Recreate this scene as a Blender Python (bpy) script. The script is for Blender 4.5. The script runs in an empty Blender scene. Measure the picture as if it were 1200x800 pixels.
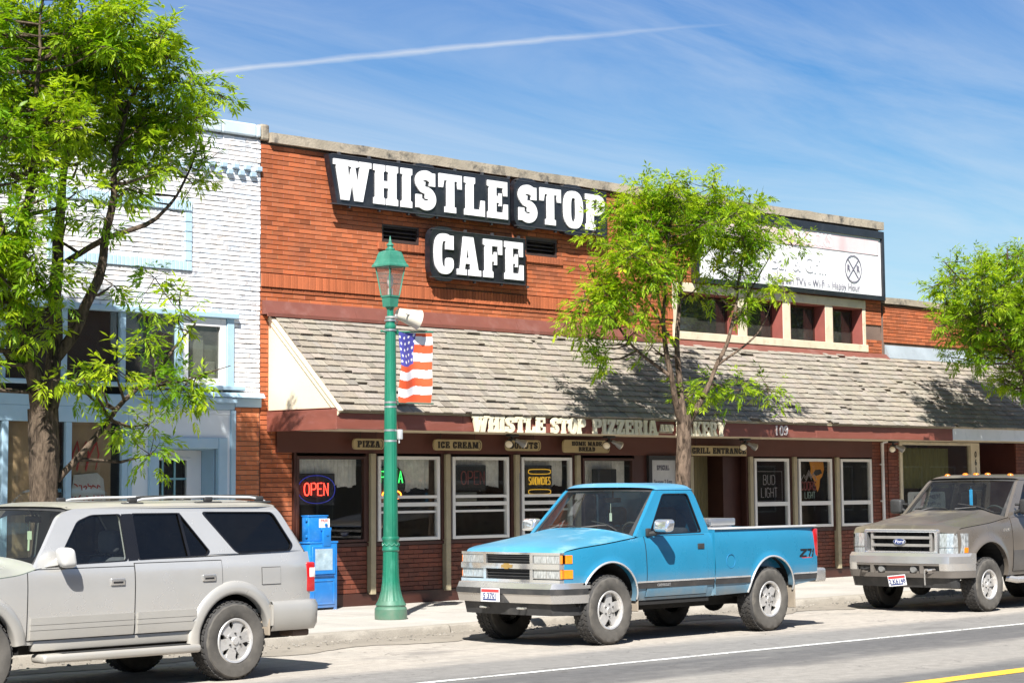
CONTRAIL = ((2.088, 2.612), (2.470, 1.908))
SKY_TINT = (1.0, 1.0, 1.0)
CLOUD_COL = (8.2, 8.5, 8.8)
EXPOSURE = 1.1
import bpy, bmesh, math, random
from mathutils import Vector, Matrix, geometry, noise
R = random.Random(11)
scene = bpy.context.scene
COL = scene.collection
PI = math.pi
sin, cos, rad = math.sin, math.cos, math.radians

# ------------------------------------------------------------------ mesh builder
class MB:
    def __init__(s):
        s.v = []; s.f = []; s.m = []; s.c = []
    def add(s, verts, faces, mi=0, c=1.0):
        b = len(s.v)
        s.v.extend([tuple(v) for v in verts])
        for f in faces:
            s.f.append([b + i for i in f]); s.m.append(mi); s.c.append(c)
    def box(s, x0, x1, y0, y1, z0, z1, mi=0, c=1.0):
        v = [(x0,y0,z0),(x1,y0,z0),(x1,y1,z0),(x0,y1,z0),(x0,y0,z1),(x1,y0,z1),(x1,y1,z1),(x0,y1,z1)]
        s.add(v, [(0,3,2,1),(4,5,6,7),(0,1,5,4),(1,2,6,5),(2,3,7,6),(3,0,4,7)], mi, c)
    def hexa(s, v, mi=0, c=1.0):
        s.add(v, [(0,3,2,1),(4,5,6,7),(0,1,5,4),(1,2,6,5),(2,3,7,6),(3,0,4,7)], mi, c)
    def rbox(s, x0, x1, y0, y1, z0, z1, r=.02, seg=2, mi=0, c=1.0, fn=None):
        bm = bmesh.new()
        bmesh.ops.create_cube(bm, size=1.0)
        for v in bm.verts:
            v.co = Vector(((x0+x1)/2 + v.co.x*(x1-x0), (y0+y1)/2 + v.co.y*(y1-y0), (z0+z1)/2 + v.co.z*(z1-z0)))
        r = min(r, .49*min(x1-x0, y1-y0, z1-z0))
        bmesh.ops.bevel(bm, geom=bm.edges[:], offset=r, segments=seg, profile=.5, affect='EDGES')
        s.add([fn(v.co) if fn else v.co for v in bm.verts], [[v.index for v in f.verts] for f in bm.faces], mi, c)
        bm.free()
    def cyl(s, p0, p1, r0, r1=None, n=16, caps=True, mi=0, c=1.0):
        s.tube([p0, p1], [r0, r0 if r1 is None else r1], n, caps, mi, c)
    def tube(s, pts, rs, n=8, caps=True, mi=0, c=1.0):
        pts = [Vector(p) for p in pts]
        if not isinstance(rs, (list, tuple)): rs = [rs]*len(pts)
        t0 = (pts[1]-pts[0]).normalized()
        a = Vector((0,0,1)) if abs(t0.z) < .9 else Vector((1,0,0))
        nrm = t0.cross(a).normalized()
        vs = []
        for i, p in enumerate(pts):
            t = (pts[min(i+1, len(pts)-1)] - pts[max(i-1, 0)])
            t = t.normalized() if t.length > 1e-9 else t0
            nrm = (nrm - t*nrm.dot(t))
            nrm = nrm.normalized() if nrm.length > 1e-6 else t.orthogonal().normalized()
            b = t.cross(nrm)
            for k in range(n):
                an = 2*PI*k/n
                vs.append(p + (nrm*cos(an) + b*sin(an))*rs[i])
        fs = []
        for i in range(len(pts)-1):
            for k in range(n):
                k2 = (k+1) % n
                fs.append((i*n+k, i*n+k2, (i+1)*n+k2, (i+1)*n+k))
        if caps:
            fs.append(tuple(range(n-1, -1, -1))); fs.append(tuple((len(pts)-1)*n + k for k in range(n)))
        s.add(vs, fs, mi, c)
    def lathe(s, prof, org=(0,0,0), ax='z', n=24, mi=0, c=1.0, flute=None, caps=True):
        """prof: list of (r, h)"""
        vs = []; o = Vector(org)
        for j, (r, h) in enumerate(prof):
            for k in range(n):
                an = 2*PI*k/n
                rr = r*(flute(an, j) if flute else 1)
                a, b = rr*cos(an), rr*sin(an)
                if ax == 'z': p = (a, b, h)
                elif ax == 'y': p = (a, h, b)
                else: p = (h, a, b)
                vs.append(o + Vector(p))
        fs = []
        for j in range(len(prof)-1):
            for k in range(n):
                k2 = (k+1) % n
                fs.append((j*n+k, j*n+k2, (j+1)*n+k2, (j+1)*n+k))
        if caps and prof[0][0] > 1e-5: fs.append(tuple(range(n-1, -1, -1)))
        if caps and prof[-1][0] > 1e-5: fs.append(tuple((len(prof)-1)*n+k for k in range(n)))
        s.add(vs, fs, mi, c)
    def grid(s, nu, nv, fn, mi=0, c=1.0, cf=None):
        vs = [fn(i/nu, j/nv) for j in range(nv+1) for i in range(nu+1)]
        w = nu+1
        if cf is None:
            s.add(vs, [(j*w+i, j*w+i+1, (j+1)*w+i+1, (j+1)*w+i) for j in range(nv) for i in range(nu)], mi, c)
        else:
            b = len(s.v); s.v.extend([tuple(v) for v in vs])
            for j in range(nv):
                for i in range(nu):
                    s.f.append([b+j*w+i, b+j*w+i+1, b+(j+1)*w+i+1, b+(j+1)*w+i]); s.m.append(mi); s.c.append(cf((i+.5)/nu, (j+.5)/nv))
    def prism(s, loops, fmap, d0, d1, mi=0, c=1.0, side=None):
        """loops: outer polygon then holes in 2D; fmap(a,b,d)->xyz; walls + both caps"""
        flat = [Vector((p[0], p[1], 0)) for l in loops for p in l]
        tris = geometry.tessellate_polygon([[Vector((p[0], p[1], 0)) for p in l] for l in loops])
        n = len(flat)
        vs = [fmap(p.x, p.y, d0) for p in flat] + [fmap(p.x, p.y, d1) for p in flat]
        caps = [tuple(t) for t in tris] + [tuple(n+i for i in reversed(t)) for t in tris]
        s.add(vs, caps, mi, c)
        b = len(s.v) - 2*n
        o = 0
        for l in loops:
            m = len(l)
            for i in range(m):
                j = (i+1) % m
                s.f.append([b+o+i, b+o+j, b+n+o+j, b+n+o+i]); s.m.append(mi if side is None else side); s.c.append(c)
            o += m
    def sphere(s, c0, r, n=10, m=6, sc=(1,1,1), mi=0, c=1.0):
        prof = [(sin(PI*j/m), -cos(PI*j/m)) for j in range(m+1)]
        vs = []
        for rr, h in prof:
            for k in range(n):
                an = 2*PI*k/n
                vs.append((c0[0]+r*sc[0]*rr*cos(an), c0[1]+r*sc[1]*rr*sin(an), c0[2]+r*sc[2]*h))
        fs = [(j*n+k, j*n+(k+1)%n, (j+1)*n+(k+1)%n, (j+1)*n+k) for j in range(m) for k in range(n)]
        s.add(vs, fs, mi, c)
    def mesh(s, name, mats, smooth=None, recalc=True):
        me = bpy.data.meshes.new(name)
        me.from_pydata(s.v, [], s.f)
        if not isinstance(mats, (list, tuple)): mats = [mats]
        for m in mats: me.materials.append(m)
        me.polygons.foreach_set('material_index', s.m)
        if any(c != 1.0 for c in s.c):
            at = me.color_attributes.new('tone', 'FLOAT_COLOR', 'CORNER')
            buf = []
            for f, c in zip(s.f, s.c):
                cc = (c, c, c, 1.0) if not isinstance(c, (tuple, list)) else (c[0], c[1], c[2], 1.0)
                for _ in f: buf.extend(cc)
            if len(buf) == len(me.loops)*4: at.data.foreach_set('color', buf)
        if recalc:
            bm = bmesh.new(); bm.from_mesh(me)
            if smooth is not None: bmesh.ops.remove_doubles(bm, verts=bm.verts, dist=2e-5)
            bmesh.ops.recalc_face_normals(bm, faces=bm.faces)
            bm.to_mesh(me); bm.free()
        if smooth is not None:
            me.polygons.foreach_set('use_smooth', [True]*len(me.polygons))
            me.set_sharp_from_angle(angle=rad(smooth))
        me.update()
        return me
    def build(s, name, mats, parent=None, smooth=None, loc=None, recalc=True):
        o = bpy.data.objects.new(name, s.mesh(name, mats, smooth, recalc))
        COL.objects.link(o)
        if parent: o.parent = parent
        if loc: o.location = loc
        return o

def thing(name, label, cat, loc=(0,0,0), rz=0, group=None):
    o = bpy.data.objects.new(name, None); COL.objects.link(o)
    o.location = loc; o.rotation_euler = (0,0,rz); o.empty_display_size = .2
    return tag(o, label, cat, group)
def tag(o, label=None, cat=None, group=None, kind=None):
    if label: o['label'] = label
    if cat: o['category'] = cat
    if group: o['group'] = group
    if kind: o['kind'] = kind
    return o
def sub(name, parent, loc=(0,0,0)):
    o = bpy.data.objects.new(name, None); COL.objects.link(o); o.parent = parent; o.location = loc
    o.empty_display_size = .1
    return o
def kids(o): return [c for c in bpy.data.objects if c.parent == o]

# ------------------------------------------------------------------ materials
class NT:
    def __init__(s, name):
        s.mat = bpy.data.materials.new(name); s.mat.use_nodes = True
        s.nt = s.mat.node_tree; s.nt.nodes.clear()
        s.out = s.nt.nodes.new('ShaderNodeOutputMaterial')
    def n(s, t, **kw):
        nd = s.nt.nodes.new(t)
        for k, v in kw.items():
            if hasattr(nd, k) and not k[0].isupper(): setattr(nd, k, v)
            else: nd.inputs[k].default_value = v
        return nd
    def l(s, a, b): s.nt.links.new(a, b)
    def coord(s, kind='Object', scale=(1,1,1), loc=(0,0,0)):
        tc = s.n('ShaderNodeTexCoord'); mp = s.n('ShaderNodeMapping')
        mp.inputs['Scale'].default_value = scale; mp.inputs['Location'].default_value = loc
        s.l(tc.outputs[kind], mp.inputs['Vector']); return mp.outputs['Vector']
    def noise(s, vec, scale, detail=4, rough=.55, dist=0):
        nd = s.n('ShaderNodeTexNoise'); nd.inputs['Scale'].default_value = scale
        nd.inputs['Detail'].default_value = detail; nd.inputs['Roughness'].default_value = rough
        nd.inputs['Distortion'].default_value = dist
        if vec is not None: s.l(vec, nd.inputs['Vector'])
        return nd.outputs['Fac']
    def ramp(s, fac, stops):
        nd = s.n('ShaderNodeValToRGB'); e = nd.color_ramp.elements
        while len(e) < len(stops): e.new(.5)
        for i, (p, c) in enumerate(stops):
            e[i].position = p; e[i].color = (c, c, c, 1) if isinstance(c, (int, float)) else (*c[:3], 1)
        s.l(fac, nd.inputs['Fac']); return nd.outputs['Color']
    def mix(s, fac, a, b, mode='MIX'):
        nd = s.n('ShaderNodeMix', data_type='RGBA', blend_type=mode)
        for i, x in ((0, fac), (6, a), (7, b)):
            if hasattr(x, 'links') or hasattr(x, 'is_linked'): s.l(x, nd.inputs[i])
            elif isinstance(x, (int, float)):
                nd.inputs[i].default_value = x if i == 0 else (x, x, x, 1)
            else: nd.inputs[i].default_value = (*x[:3], 1)
        return nd.outputs[2]
    def math(s, op, a, b=None, clamp=False):
        nd = s.n('ShaderNodeMath', operation=op, use_clamp=clamp)
        for i, x in enumerate((a, b)):
            if x is None: continue
            if isinstance(x, (int, float)): nd.inputs[i].default_value = x
            else: s.l(x, nd.inputs[i])
        return nd.outputs[0]
    def sep(s, vec):
        nd = s.n('ShaderNodeSeparateXYZ'); s.l(vec, nd.inputs[0]); return nd.outputs
    def bsdf(s, col, rough=.6, metal=0, bump=None, bstr=.3, bdist=.01, coat=0, spec=.5, coat_rough=.1):
        b = s.n('ShaderNodeBsdfPrincipled')
        for k, x in (('Base Color', col), ('Roughness', rough), ('Metallic', metal)):
            if isinstance(x, (int, float)): b.inputs[k].default_value = x
            elif isinstance(x, tuple): b.inputs[k].default_value = (*x[:3], 1)
            else: s.l(x, b.inputs[k])
        b.inputs['Coat Weight'].default_value = coat; b.inputs['Coat Roughness'].default_value = coat_rough
        b.inputs['Specular IOR Level'].default_value = spec
        if bump is not None:
            bn = s.n('ShaderNodeBump'); bn.inputs['Strength'].default_value = bstr; bn.inputs['Distance'].default_value = bdist
            s.l(bump, bn.inputs['Height']); s.l(bn.outputs[0], b.inputs['Normal'])
        s.l(b.outputs[0], s.out.inputs[0]); return b

def scl(c, k): return tuple(min(1, x*k) for x in c[:3])
def M(name, col, rough=.6, metal=0, var=.15, vs=3.0, bump=0, bs=60, tone=False, coat=0, spec=.5, dirt=None, dirtc=(.30,.26,.20), stain=None, stretch=(1,1,1), coat_rough=.1, bdist=.01):
    """general procedural surface: base colour varied by noise, optional per-face tone, dirt and stains"""
    t = NT(name); v = t.coord('Object', stretch)
    n1 = t.noise(v, vs, 5)
    c = t.mix(n1, scl(col, 1-var), scl(col, 1+var))
    n1b = t.ramp(n1, [(.3, 0), (.7, 1)])
    c = t.mix(n1b, scl(col, 1-var), scl(col, 1+var))
    if tone:
        at = t.n('ShaderNodeVertexColor', layer_name='tone')
        c = t.mix(1.0, c, at.outputs['Color'], 'MULTIPLY')
    if stain:
        sc_, amt, sc_col = stain
        n2 = t.noise(t.coord('Object', stretch, (3.1, 7.7, 1.3)), sc_, 8, .65)
        f = t.ramp(n2, [(.52, 0), (.68, amt)])
        c = t.mix(f, c, sc_col)
    r_ = t.ramp(t.noise(v, vs*2.3, 4), [(.3, max(0.02, rough-.08)), (.7, min(1, rough+.08))])
    if dirt:
        z0, z1, amt = dirt
        z = t.sep(t.coord('Object'))[2]
        mr = t.n('ShaderNodeMapRange'); mr.inputs[1].default_value = z0; mr.inputs[2].default_value = z1
        mr.inputs[3].default_value = 1; mr.inputs[4].default_value = 0; t.l(z, mr.inputs[0])
        nf = t.ramp(t.noise(t.coord('Object'), 5, 6, .65), [(.25, .25), (.7, 1)])
        f = t.math('MULTIPLY', t.math('MULTIPLY', mr.outputs[0], nf), amt)
        c = t.mix(f, c, dirtc)
        r_ = t.mix(f, r_, .9)
    bm_ = None
    if bump: bm_ = t.noise(v, bs, 6, .6)
    t.bsdf(c, r_, metal, bm_, bump, bdist, coat, spec, coat_rough)
    return t.mat

def glass_mat(name, tint=(.6,.65,.65), refl=1.0, rough=.02, dust=0.0, ior=1.5):
    t = NT(name)
    tr = t.n('ShaderNodeBsdfTransparent'); tr.inputs[0].default_value = (*tint, 1)
    gl = t.n('ShaderNodeBsdfGlossy'); gl.inputs['Roughness'].default_value = rough
    gl.inputs[0].default_value = (refl, refl, refl, 1)
    lw = t.n('ShaderNodeLayerWeight'); f5 = t.math('POWER', lw.outputs['Facing'], 5)
    lw.inputs[0].default_value = .5
    fac = t.math('ADD', .045, t.math('MULTIPLY', f5, .95))
    m = t.n('ShaderNodeMixShader'); t.l(fac, m.inputs[0]); t.l(tr.outputs[0], m.inputs[1]); t.l(gl.outputs[0], m.inputs[2])
    o = m.outputs[0]
    if dust:
        df = t.n('ShaderNodeBsdfDiffuse'); df.inputs[0].default_value = (.4,.38,.34,1)
        m2 = t.n('ShaderNodeMixShader')
        nz = t.ramp(t.noise(t.coord('Object'), 4, 6, .7), [(.35, dust*.4), (.75, dust)])
        t.l(nz, m2.inputs[0]); t.l(o, m2.inputs[1]); t.l(df.outputs[0], m2.inputs[2]); o = m2.outputs[0]
    t.l(o, t.out.inputs[0]); return t.mat

def emit_mat(name, col, st):
    t = NT(name); e = t.n('ShaderNodeEmission'); e.inputs[0].default_value = (*col, 1); e.inputs[1].default_value = st
    t.l(e.outputs[0], t.out.inputs[0]); return t.mat

# ------------------------------------------------------------------ lettering
ST = .31      # stem of the heavy slab letters
def _arc(cx, cy, rx, ry, a0, a1, n=10, p=2.0):
    out = []
    for i in range(n+1):
        a = rad(a0 + (a1-a0)*i/n)
        ca, sa = cos(a), sin(a)
        k = lambda t: math.copysign(abs(t)**(2/p), t)
        out.append((cx+rx*k(ca), cy+ry*k(sa)))
    return out
def _stem(x, w=ST-.04, z0=0, z1=1, e=.055):
    """vertical stem with bracketed slab serifs at each end"""
    h = .15
    l, r = x, x+w
    P = [(l-e, z0), (r+e, z0), (r+e, z0+h), (r, z0+h+.03)]
    P += [(r, z1-h-.03), (r+e, z1-h), (r+e, z1), (l-e, z1), (l-e, z1-h), (l, z1-h-.03), (l, z0+h+.03), (l-e, z0+h)]
    return P
def _rect(x0, x1, z0, z1): return [(x0,z0),(x1,z0),(x1,z1),(x0,z1)]
def slab(ch):
    """pieces [(outer, holes...)], width"""
    s = ST-.04; e = .055
    if ch == 'I': return [[_stem(e)]], s+2*e
    if ch == 'H': return [[_stem(e)], [_stem(e+s+.17)], [_rect(e+s-.02, e+s+.19, .42, .60)]], 2*s+.17+2*e
    if ch == 'T': return [[_rect(.27, .27+s, 0.02, .9)], [_rect(.21, .33+s, 0, .15)], [[(0,.64),(.13,.64),(.17,.83),(.27+s+.10,.83),(.27+s+.14,.64),(.54+s,.64),(.54+s,1),(0,1)]]], .54+s
    if ch == 'L': return [[_stem(e)], [[(e+.1,0),(.74,0),(.74,.42),(.61,.42),(.57,.17),(e+.1,.17)]]], .74
    if ch in 'EF':
        P = [[_stem(e)], [[(e+.1,.83),(.57,.83),(.61,.62),(.74,.62),(.74,1),(e+.1,1)]], [[(e+s-.02,.42),(.43,.42),(.43,.34),(.53,.34),(.53,.68),(.43,.68),(.43,.60),(e+s-.02,.60)]]]
        if ch == 'E': P.append([[(e+.1,0),(.76,0),(.76,.40),(.63,.40),(.59,.17),(e+.1,.17)]])
        return P, .76 if ch == 'E' else .74
    if ch == 'O': return [[_arc(.39,.5,.39,.52,0,354,34,2.6), _arc(.39,.5,.10,.33,0,345,22,3)]], .78
    if ch == 'D': return [[[(0,0),(.38,0)]+_arc(.38,.5,.38,.5,-84,84,14,2.6)+[(.38,1),(0,1),(0,.85),(.05,.83),(.05,.17),(0,.15)], [(.33,.17)]+_arc(.36,.5,.11,.33,-80,80,8,3)+[(.33,.83)]]], .76
    if ch in 'PR':
        P = [[_stem(e)], [[(e+.1,1),(.44,1)]+_arc(.44,.71,.33,.29,84,-84,12,2.6)+[(.44,.42),(e+.1,.42)], [(e+s,.56)]+_arc(.40,.71,.08,.15,-80,80,6,3)+[(e+s,.86)]]]
        if ch == 'R': P.append([[(.40,.46),(.66,.46),(.74,.15),(.83,.15),(.83,0),(.55,0)]])
        return P, .78 if ch == 'P' else .83
    if ch == 'B':
        P = [[_stem(e)], [[(e+.1,1),(.44,1)]+_arc(.44,.75,.30,.25,84,-84,12,2.6)+[(.44,.5),(e+.1,.5)], [(e+s,.63)]+_arc(.40,.75,.07,.12,-80,80,6,3)+[(e+s,.87)]],
             [[(e+.1,.52),(.45,.52)]+_arc(.45,.26,.34,.26,84,-84,12,2.6)+[(.45,0),(e+.1,0)], [(e+s,.14)]+_arc(.42,.26,.08,.12,-80,80,6,3)+[(e+s,.39)]]]
        return P, .80
    if ch == 'W':
        return [[[(.02,.92),(.42,.92),(.46,.42),(.55,.86),(.66,.86),(.76,.42),(.84,.92),(1.14,.92),(.92,0),(.66,0),(.57,.46),(.47,0),(.21,0)]], [_rect(-.04,.46,.86,1)], [_rect(.50,.74,.84,1)], [_rect(.80,1.20,.86,1)]], 1.18
    if ch == 'A':
        return [[[(.10,.1),(.27,.1),(.31,.30),(.50,.30),(.53,.1),(.83,.1),(.62,1),(.24,1)], [(.345,.45),(.47,.45),(.41,.78)]], [_rect(0,.36,0,.15)], [_rect(.45,.92,0,.15)]], .92
    if ch == 'N':
        return [[_stem(e, .20)], [_stem(.62, .18)], [[(.06,1),(.36,1),(.80,0),(.56,0)]]], .86
    if ch == 'M':
        return [[_stem(e, .20)], [_stem(.78, .27)], [[(.08,1),(.36,1),(.56,.42),(.78,1),(1.0,1),(.66,.06),(.46,.06)]]], 1.12
    if ch == 'Z': return [[[(0,0),(.76,0),(.76,.40),(.62,.40),(.58,.17),(.40,.17),(.76,.85),(.76,1),(.03,1),(.03,.64),(.16,.64),(.20,.83),(.36,.83),(0,.15)]]], .76
    if ch == 'Y': return [[_rect(.29,.29+s,.02,.5)], [_rect(.22,.36+s,0,.15)], [[(.06,.9),(.36,.9),(.46,.62),(.58,.9),(.80,.9),(.56,.40),(.29,.40)]], [_rect(0,.40,.86,1)], [_rect(.52,.86,.86,1)]], .86
    if ch == 'K': return [[_stem(e)], [[(e+s-.02,.42),(.62,.93),(.78,.93),(.56,.56),(.86,.08),(.54,.08),(.40,.40)]], [_rect(.48,.86,.86,1)], [_rect(.46,.92,0,.15)]], .92
    if ch == 'U': return [[[(.05,.9),(.05,.34)]+_arc(.40,.34,.35,.36,180,360,14,2.4)+[(.75,.34),(.75,.9),(.60,.9),(.60,.34)]+_arc(.46,.34,.14,.20,360,180,8,2.4)+[(.32,.34),(.32,.9)]], [_rect(0,.38,.86,1)], [_rect(.53,.82,.86,1)]], .82
    if ch in 'CG':
        P = [_arc(.39,.5,.39,.52,42,318,30,2.6) + list(reversed(_arc(.39,.5,.10,.33,60,300,20,3)))]
        P = [P, [_rect(.44,.74,.62,.86)], [_rect(.50,.74,.62,.98)]]
        if ch == 'G': P += [[_rect(.48,.74,.02,.48)], [_rect(.42,.80,.36,.5)]]
        else: P += [[_arc(.585,.25,.155,.16,0,340,14,3)]]
        return P, .78
    if ch == 'S':
        up = _arc(.37,.735,.36,.285,25,270,22,2.4); dn = _arc(.37,.265,.36,.285,90,-155,22,2.4)
        ui = _arc(.37,.735,.09,.10,25,270,10,2.2); di = _arc(.37,.265,.09,.10,90,-155,10,2.2)
        # one stroke, wide in the middle
        def q(a0, a1, n, f): return [f(a0+(a1-a0)*i/n) for i in range(n+1)]
        L, Rr = [], []
        n = 44
        for i in range(n+1):
            t = i/n
            if t < .5:
                a = rad(20 + (255)*t*2); cx, cz, rx, rz = .37, .725, .235, .165
            else:
                a = rad(95 - 255*(t-.5)*2); cx, cz, rx, rz = .37, .275, .235, .165
            w = .125 + .03*math.exp(-((t-.5)/.12)**2)
            x, z = cx+rx*cos(a), cz+rz*sin(a)
            nx, nz = cos(a)/rx, sin(a)/rz; l = math.hypot(nx, nz); nx, nz = nx/l, nz/l
            sg = 1 if t < .5 else -1
            ww = w*(1.0 if abs(nz) > .6 else 1.0)
            L.append((x+nx*ww*sg, z+nz*ww*sg)); Rr.append((x-nx*ww*sg, z-nz*ww*sg))
        return [[L + Rr[::-1]], [_rect(.50,.70,.62,.96)], [_rect(.03,.23,.04,.38)]], .74
    if ch == '.': return [[_rect(.05,.25,0,.2)]], .3
    return [], .38
def slab_text(mb, text, h, fmap, d0, d1, wx=1.0, gap=.08, mi=0, x=0.0):
    """returns the width; letters run along +a"""
    for ch in text:
        P, w = slab(ch)
        for k, loops in enumerate(P):
            e = .0006*k
            try: mb.prism([[((x+p[0]*wx*h), p[1]*h) for p in l] for l in loops], fmap, d0, d1-e if d1 < d0 else d1+e, mi)
            except Exception: pass
        x += (w+gap)*wx*h
    return x - gap*wx*h
def slab_width(text, h, wx=1.0, gap=.08):
    return sum((slab(c)[1]+gap)*wx*h for c in text) - gap*wx*h

def font_mesh(text, size, ext=.002, bold=0.0, wx=1.0, shear=0.0, align='CENTER'):
    cu = bpy.data.curves.new('lettering', 'FONT'); cu.body = text; cu.size = size; cu.extrude = ext; cu.offset = bold
    cu.align_x = align; cu.align_y = 'CENTER'; cu.shear = shear; cu.resolution_u = 3
    ob = bpy.data.objects.new('lettering', cu); COL.objects.link(ob)
    bpy.context.view_layer.update()
    dg = bpy.context.evaluated_depsgraph_get()
    me = bpy.data.meshes.new_from_object(ob.evaluated_get(dg))
    V = [(v.co.x*wx, v.co.y, v.co.z) for v in me.vertices]; F = [tuple(p.vertices) for p in me.polygons]
    bpy.data.objects.remove(ob); bpy.data.curves.remove(cu); bpy.data.meshes.remove(me)
    return V, F
def font_add(mb, text, size, fmap, ext=.002, bold=0.0, wx=1.0, shear=0.0, mi=0, align='CENTER', c=1.0):
    """fmap(a,b,d) maps text plane coordinates and outward depth"""
    V, F = font_mesh(text, size, ext, bold, wx, shear, align)
    mb.add([fmap(*v) for v in V], F, mi, c)
# ------------------------------------------------------------------ camera, light, sky
cam_d = bpy.data.cameras.new('camera'); cam = bpy.data.objects.new('camera', cam_d); COL.objects.link(cam)
_r = Vector((0.69230235, -0.72156481, -0.00785315)); _u = Vector((-0.06953721, -0.07754149, 0.99456116)); _f = Vector((0.71824928, 0.68799094, 0.10385776))
m4 = Matrix.Identity(4)
for i in range(3):
    m4[i][0] = _r[i]; m4[i][1] = _u[i]; m4[i][2] = -_f[i]
m4[2][3] = 1.815
cam.matrix_world = m4
cam_d.sensor_width = 36; cam_d.lens = 36*2499.64/1200; cam_d.shift_y = (310.70-400)/1200
cam_d.clip_start = .2; cam_d.clip_end = 3000
scene.camera = cam

SUN_DIR = Vector((.76, .61, -1.0)).normalized()      # direction the light travels
sun_el = math.asin(-SUN_DIR.z)
to_sun = -SUN_DIR
sd = bpy.data.lights.new('sun', 'SUN'); sd.energy = 5.0; sd.angle = rad(.53); sd.color = (1, .965, .91)
so = bpy.data.objects.new('sun', sd); COL.objects.link(so); so.location = (0, 0, 40)
so.rotation_euler = SUN_DIR.to_track_quat('-Z', 'Y').to_euler()

w = bpy.data.worlds.new('World'); scene.world = w; w.use_nodes = True
nt = w.node_tree; nt.nodes.clear()
W = NT.__new__(NT); W.mat = None; W.nt = nt; W.out = nt.nodes.new('ShaderNodeOutputWorld')
sky = nt.nodes.new('ShaderNodeTexSky'); sky.sky_type = 'NISHITA'; sky.sun_disc = False
sky.sun_elevation = sun_el; sky.sun_rotation = math.atan2(to_sun.x, to_sun.y)
sky.altitude = 700; sky.air_density = 1.0; sky.dust_density = .6; sky.ozone_density = 1.2
bg = nt.nodes.new('ShaderNodeBackground'); bg.inputs[1].default_value = .05
tc = nt.nodes.new('ShaderNodeTexCoord')
sx, sy, sz = W.sep(tc.outputs['Generated'])
# clouds lie on a high flat layer: project the view direction on it
zz = W.math('MAXIMUM', sz, .03)
zz = W.math('ADD', zz, .10)
px = W.math('DIVIDE', sx, zz); py = W.math('DIVIDE', sy, zz)
cb = nt.nodes.new('ShaderNodeCombineXYZ'); W.l(px, cb.inputs[0]); W.l(py, cb.inputs[1])
mp = nt.nodes.new('ShaderNodeMapping'); mp.inputs['Rotation'].default_value = (0, 0, rad(38)); mp.inputs['Scale'].default_value = (.55, 2.2, 1)
W.l(cb.outputs[0], mp.inputs[0])
n1 = W.noise(mp.outputs[0], 1.1, 9, .62, .6)
mp2 = nt.nodes.new('ShaderNodeMapping'); mp2.inputs['Rotation'].default_value = (0, 0, rad(30)); mp2.inputs['Scale'].default_value = (.25, .6, 1)
W.l(cb.outputs[0], mp2.inputs[0])
n2 = W.noise(mp2.outputs[0], 1.0, 4, .5, .3)
cl = W.math('MULTIPLY', W.ramp(n1, [(.30, 0), (.80, 1)]), W.ramp(n2, [(.30, .30), (.62, 1)]))
cl = W.math('MULTIPLY', cl, .62)
# one aircraft trail: a line on that layer
CA, CB = CONTRAIL
dx_, dy_ = CB[0]-CA[0], CB[1]-CA[1]; L_ = math.hypot(dx_, dy_); dx_, dy_ = dx_/L_, dy_/L_
along = W.math('ADD', W.math('MULTIPLY', W.math('SUBTRACT', px, CA[0]), dx_), W.math('MULTIPLY', W.math('SUBTRACT', py, CA[1]), dy_))
across = W.math('ADD', W.math('MULTIPLY', W.math('SUBTRACT', px, CA[0]), -dy_), W.math('MULTIPLY', W.math('SUBTRACT', py, CA[1]), dx_))
wob = W.noise(cb.outputs[0], 9, 5, .6)
across = W.math('ADD', across, W.math('MULTIPLY', W.math('SUBTRACT', wob, .5), .028))
core = W.math('SUBTRACT', 1, W.math('DIVIDE', W.math('ABSOLUTE', across), .030), True)
mrr = nt.nodes.new('ShaderNodeMapRange'); mrr.inputs[1].default_value = L_*1.2; mrr.inputs[2].default_value = L_*.6; mrr.inputs[3].default_value = 0; mrr.inputs[4].default_value = .72
W.l(along, mrr.inputs[0])
tr = W.math('MULTIPLY', core, mrr.outputs[0])
tr = W.math('MULTIPLY', tr, W.ramp(n1, [(.3, .5), (.6, 1)]))
allc = W.math('MAXIMUM', cl, tr)
grad = W.ramp(sz, [(.03, (1.0,1.03,1.05)), (.12, (.60,.93,1.08)), (.23, (.155,.60,1.06)), (.6, (.34,.66,1.0))])
skc = W.mix(1.0, sky.outputs[0], grad, 'MULTIPLY')
colr = W.mix(allc, skc, CLOUD_COL)
W.l(colr, bg.inputs[0]); W.l(bg.outputs[0], W.out.inputs[0])

scene.view_settings.view_transform = 'Standard'; scene.view_settings.look = 'None'
scene.view_settings.exposure = EXPOSURE; scene.view_settings.gamma = 1; scene.view_settings.use_curve_mapping = False
scene.cycles.max_bounces = 8; scene.cycles.transparent_max_bounces = 16
scene.cycles.sample_clamp_indirect = 6; scene.cycles.caustics_reflective = False; scene.cycles.caustics_refractive = False
scene.cycles.use_denoising = True

# ------------------------------------------------------------------ ground
def flat(name, x0, x1, y0, y1, z, mat, nx=1, ny=1):
    mb = MB(); mb.grid(nx, ny, lambda u, v: (x0+(x1-x0)*u, y0+(y1-y0)*v, z)); return tag(mb.build(name, mat), kind='structure')
flat('ground', -900, 900, -900, 900, -.03, M('dry_earth', (.28,.25,.18), .95, var=.3, vs=.08))

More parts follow.
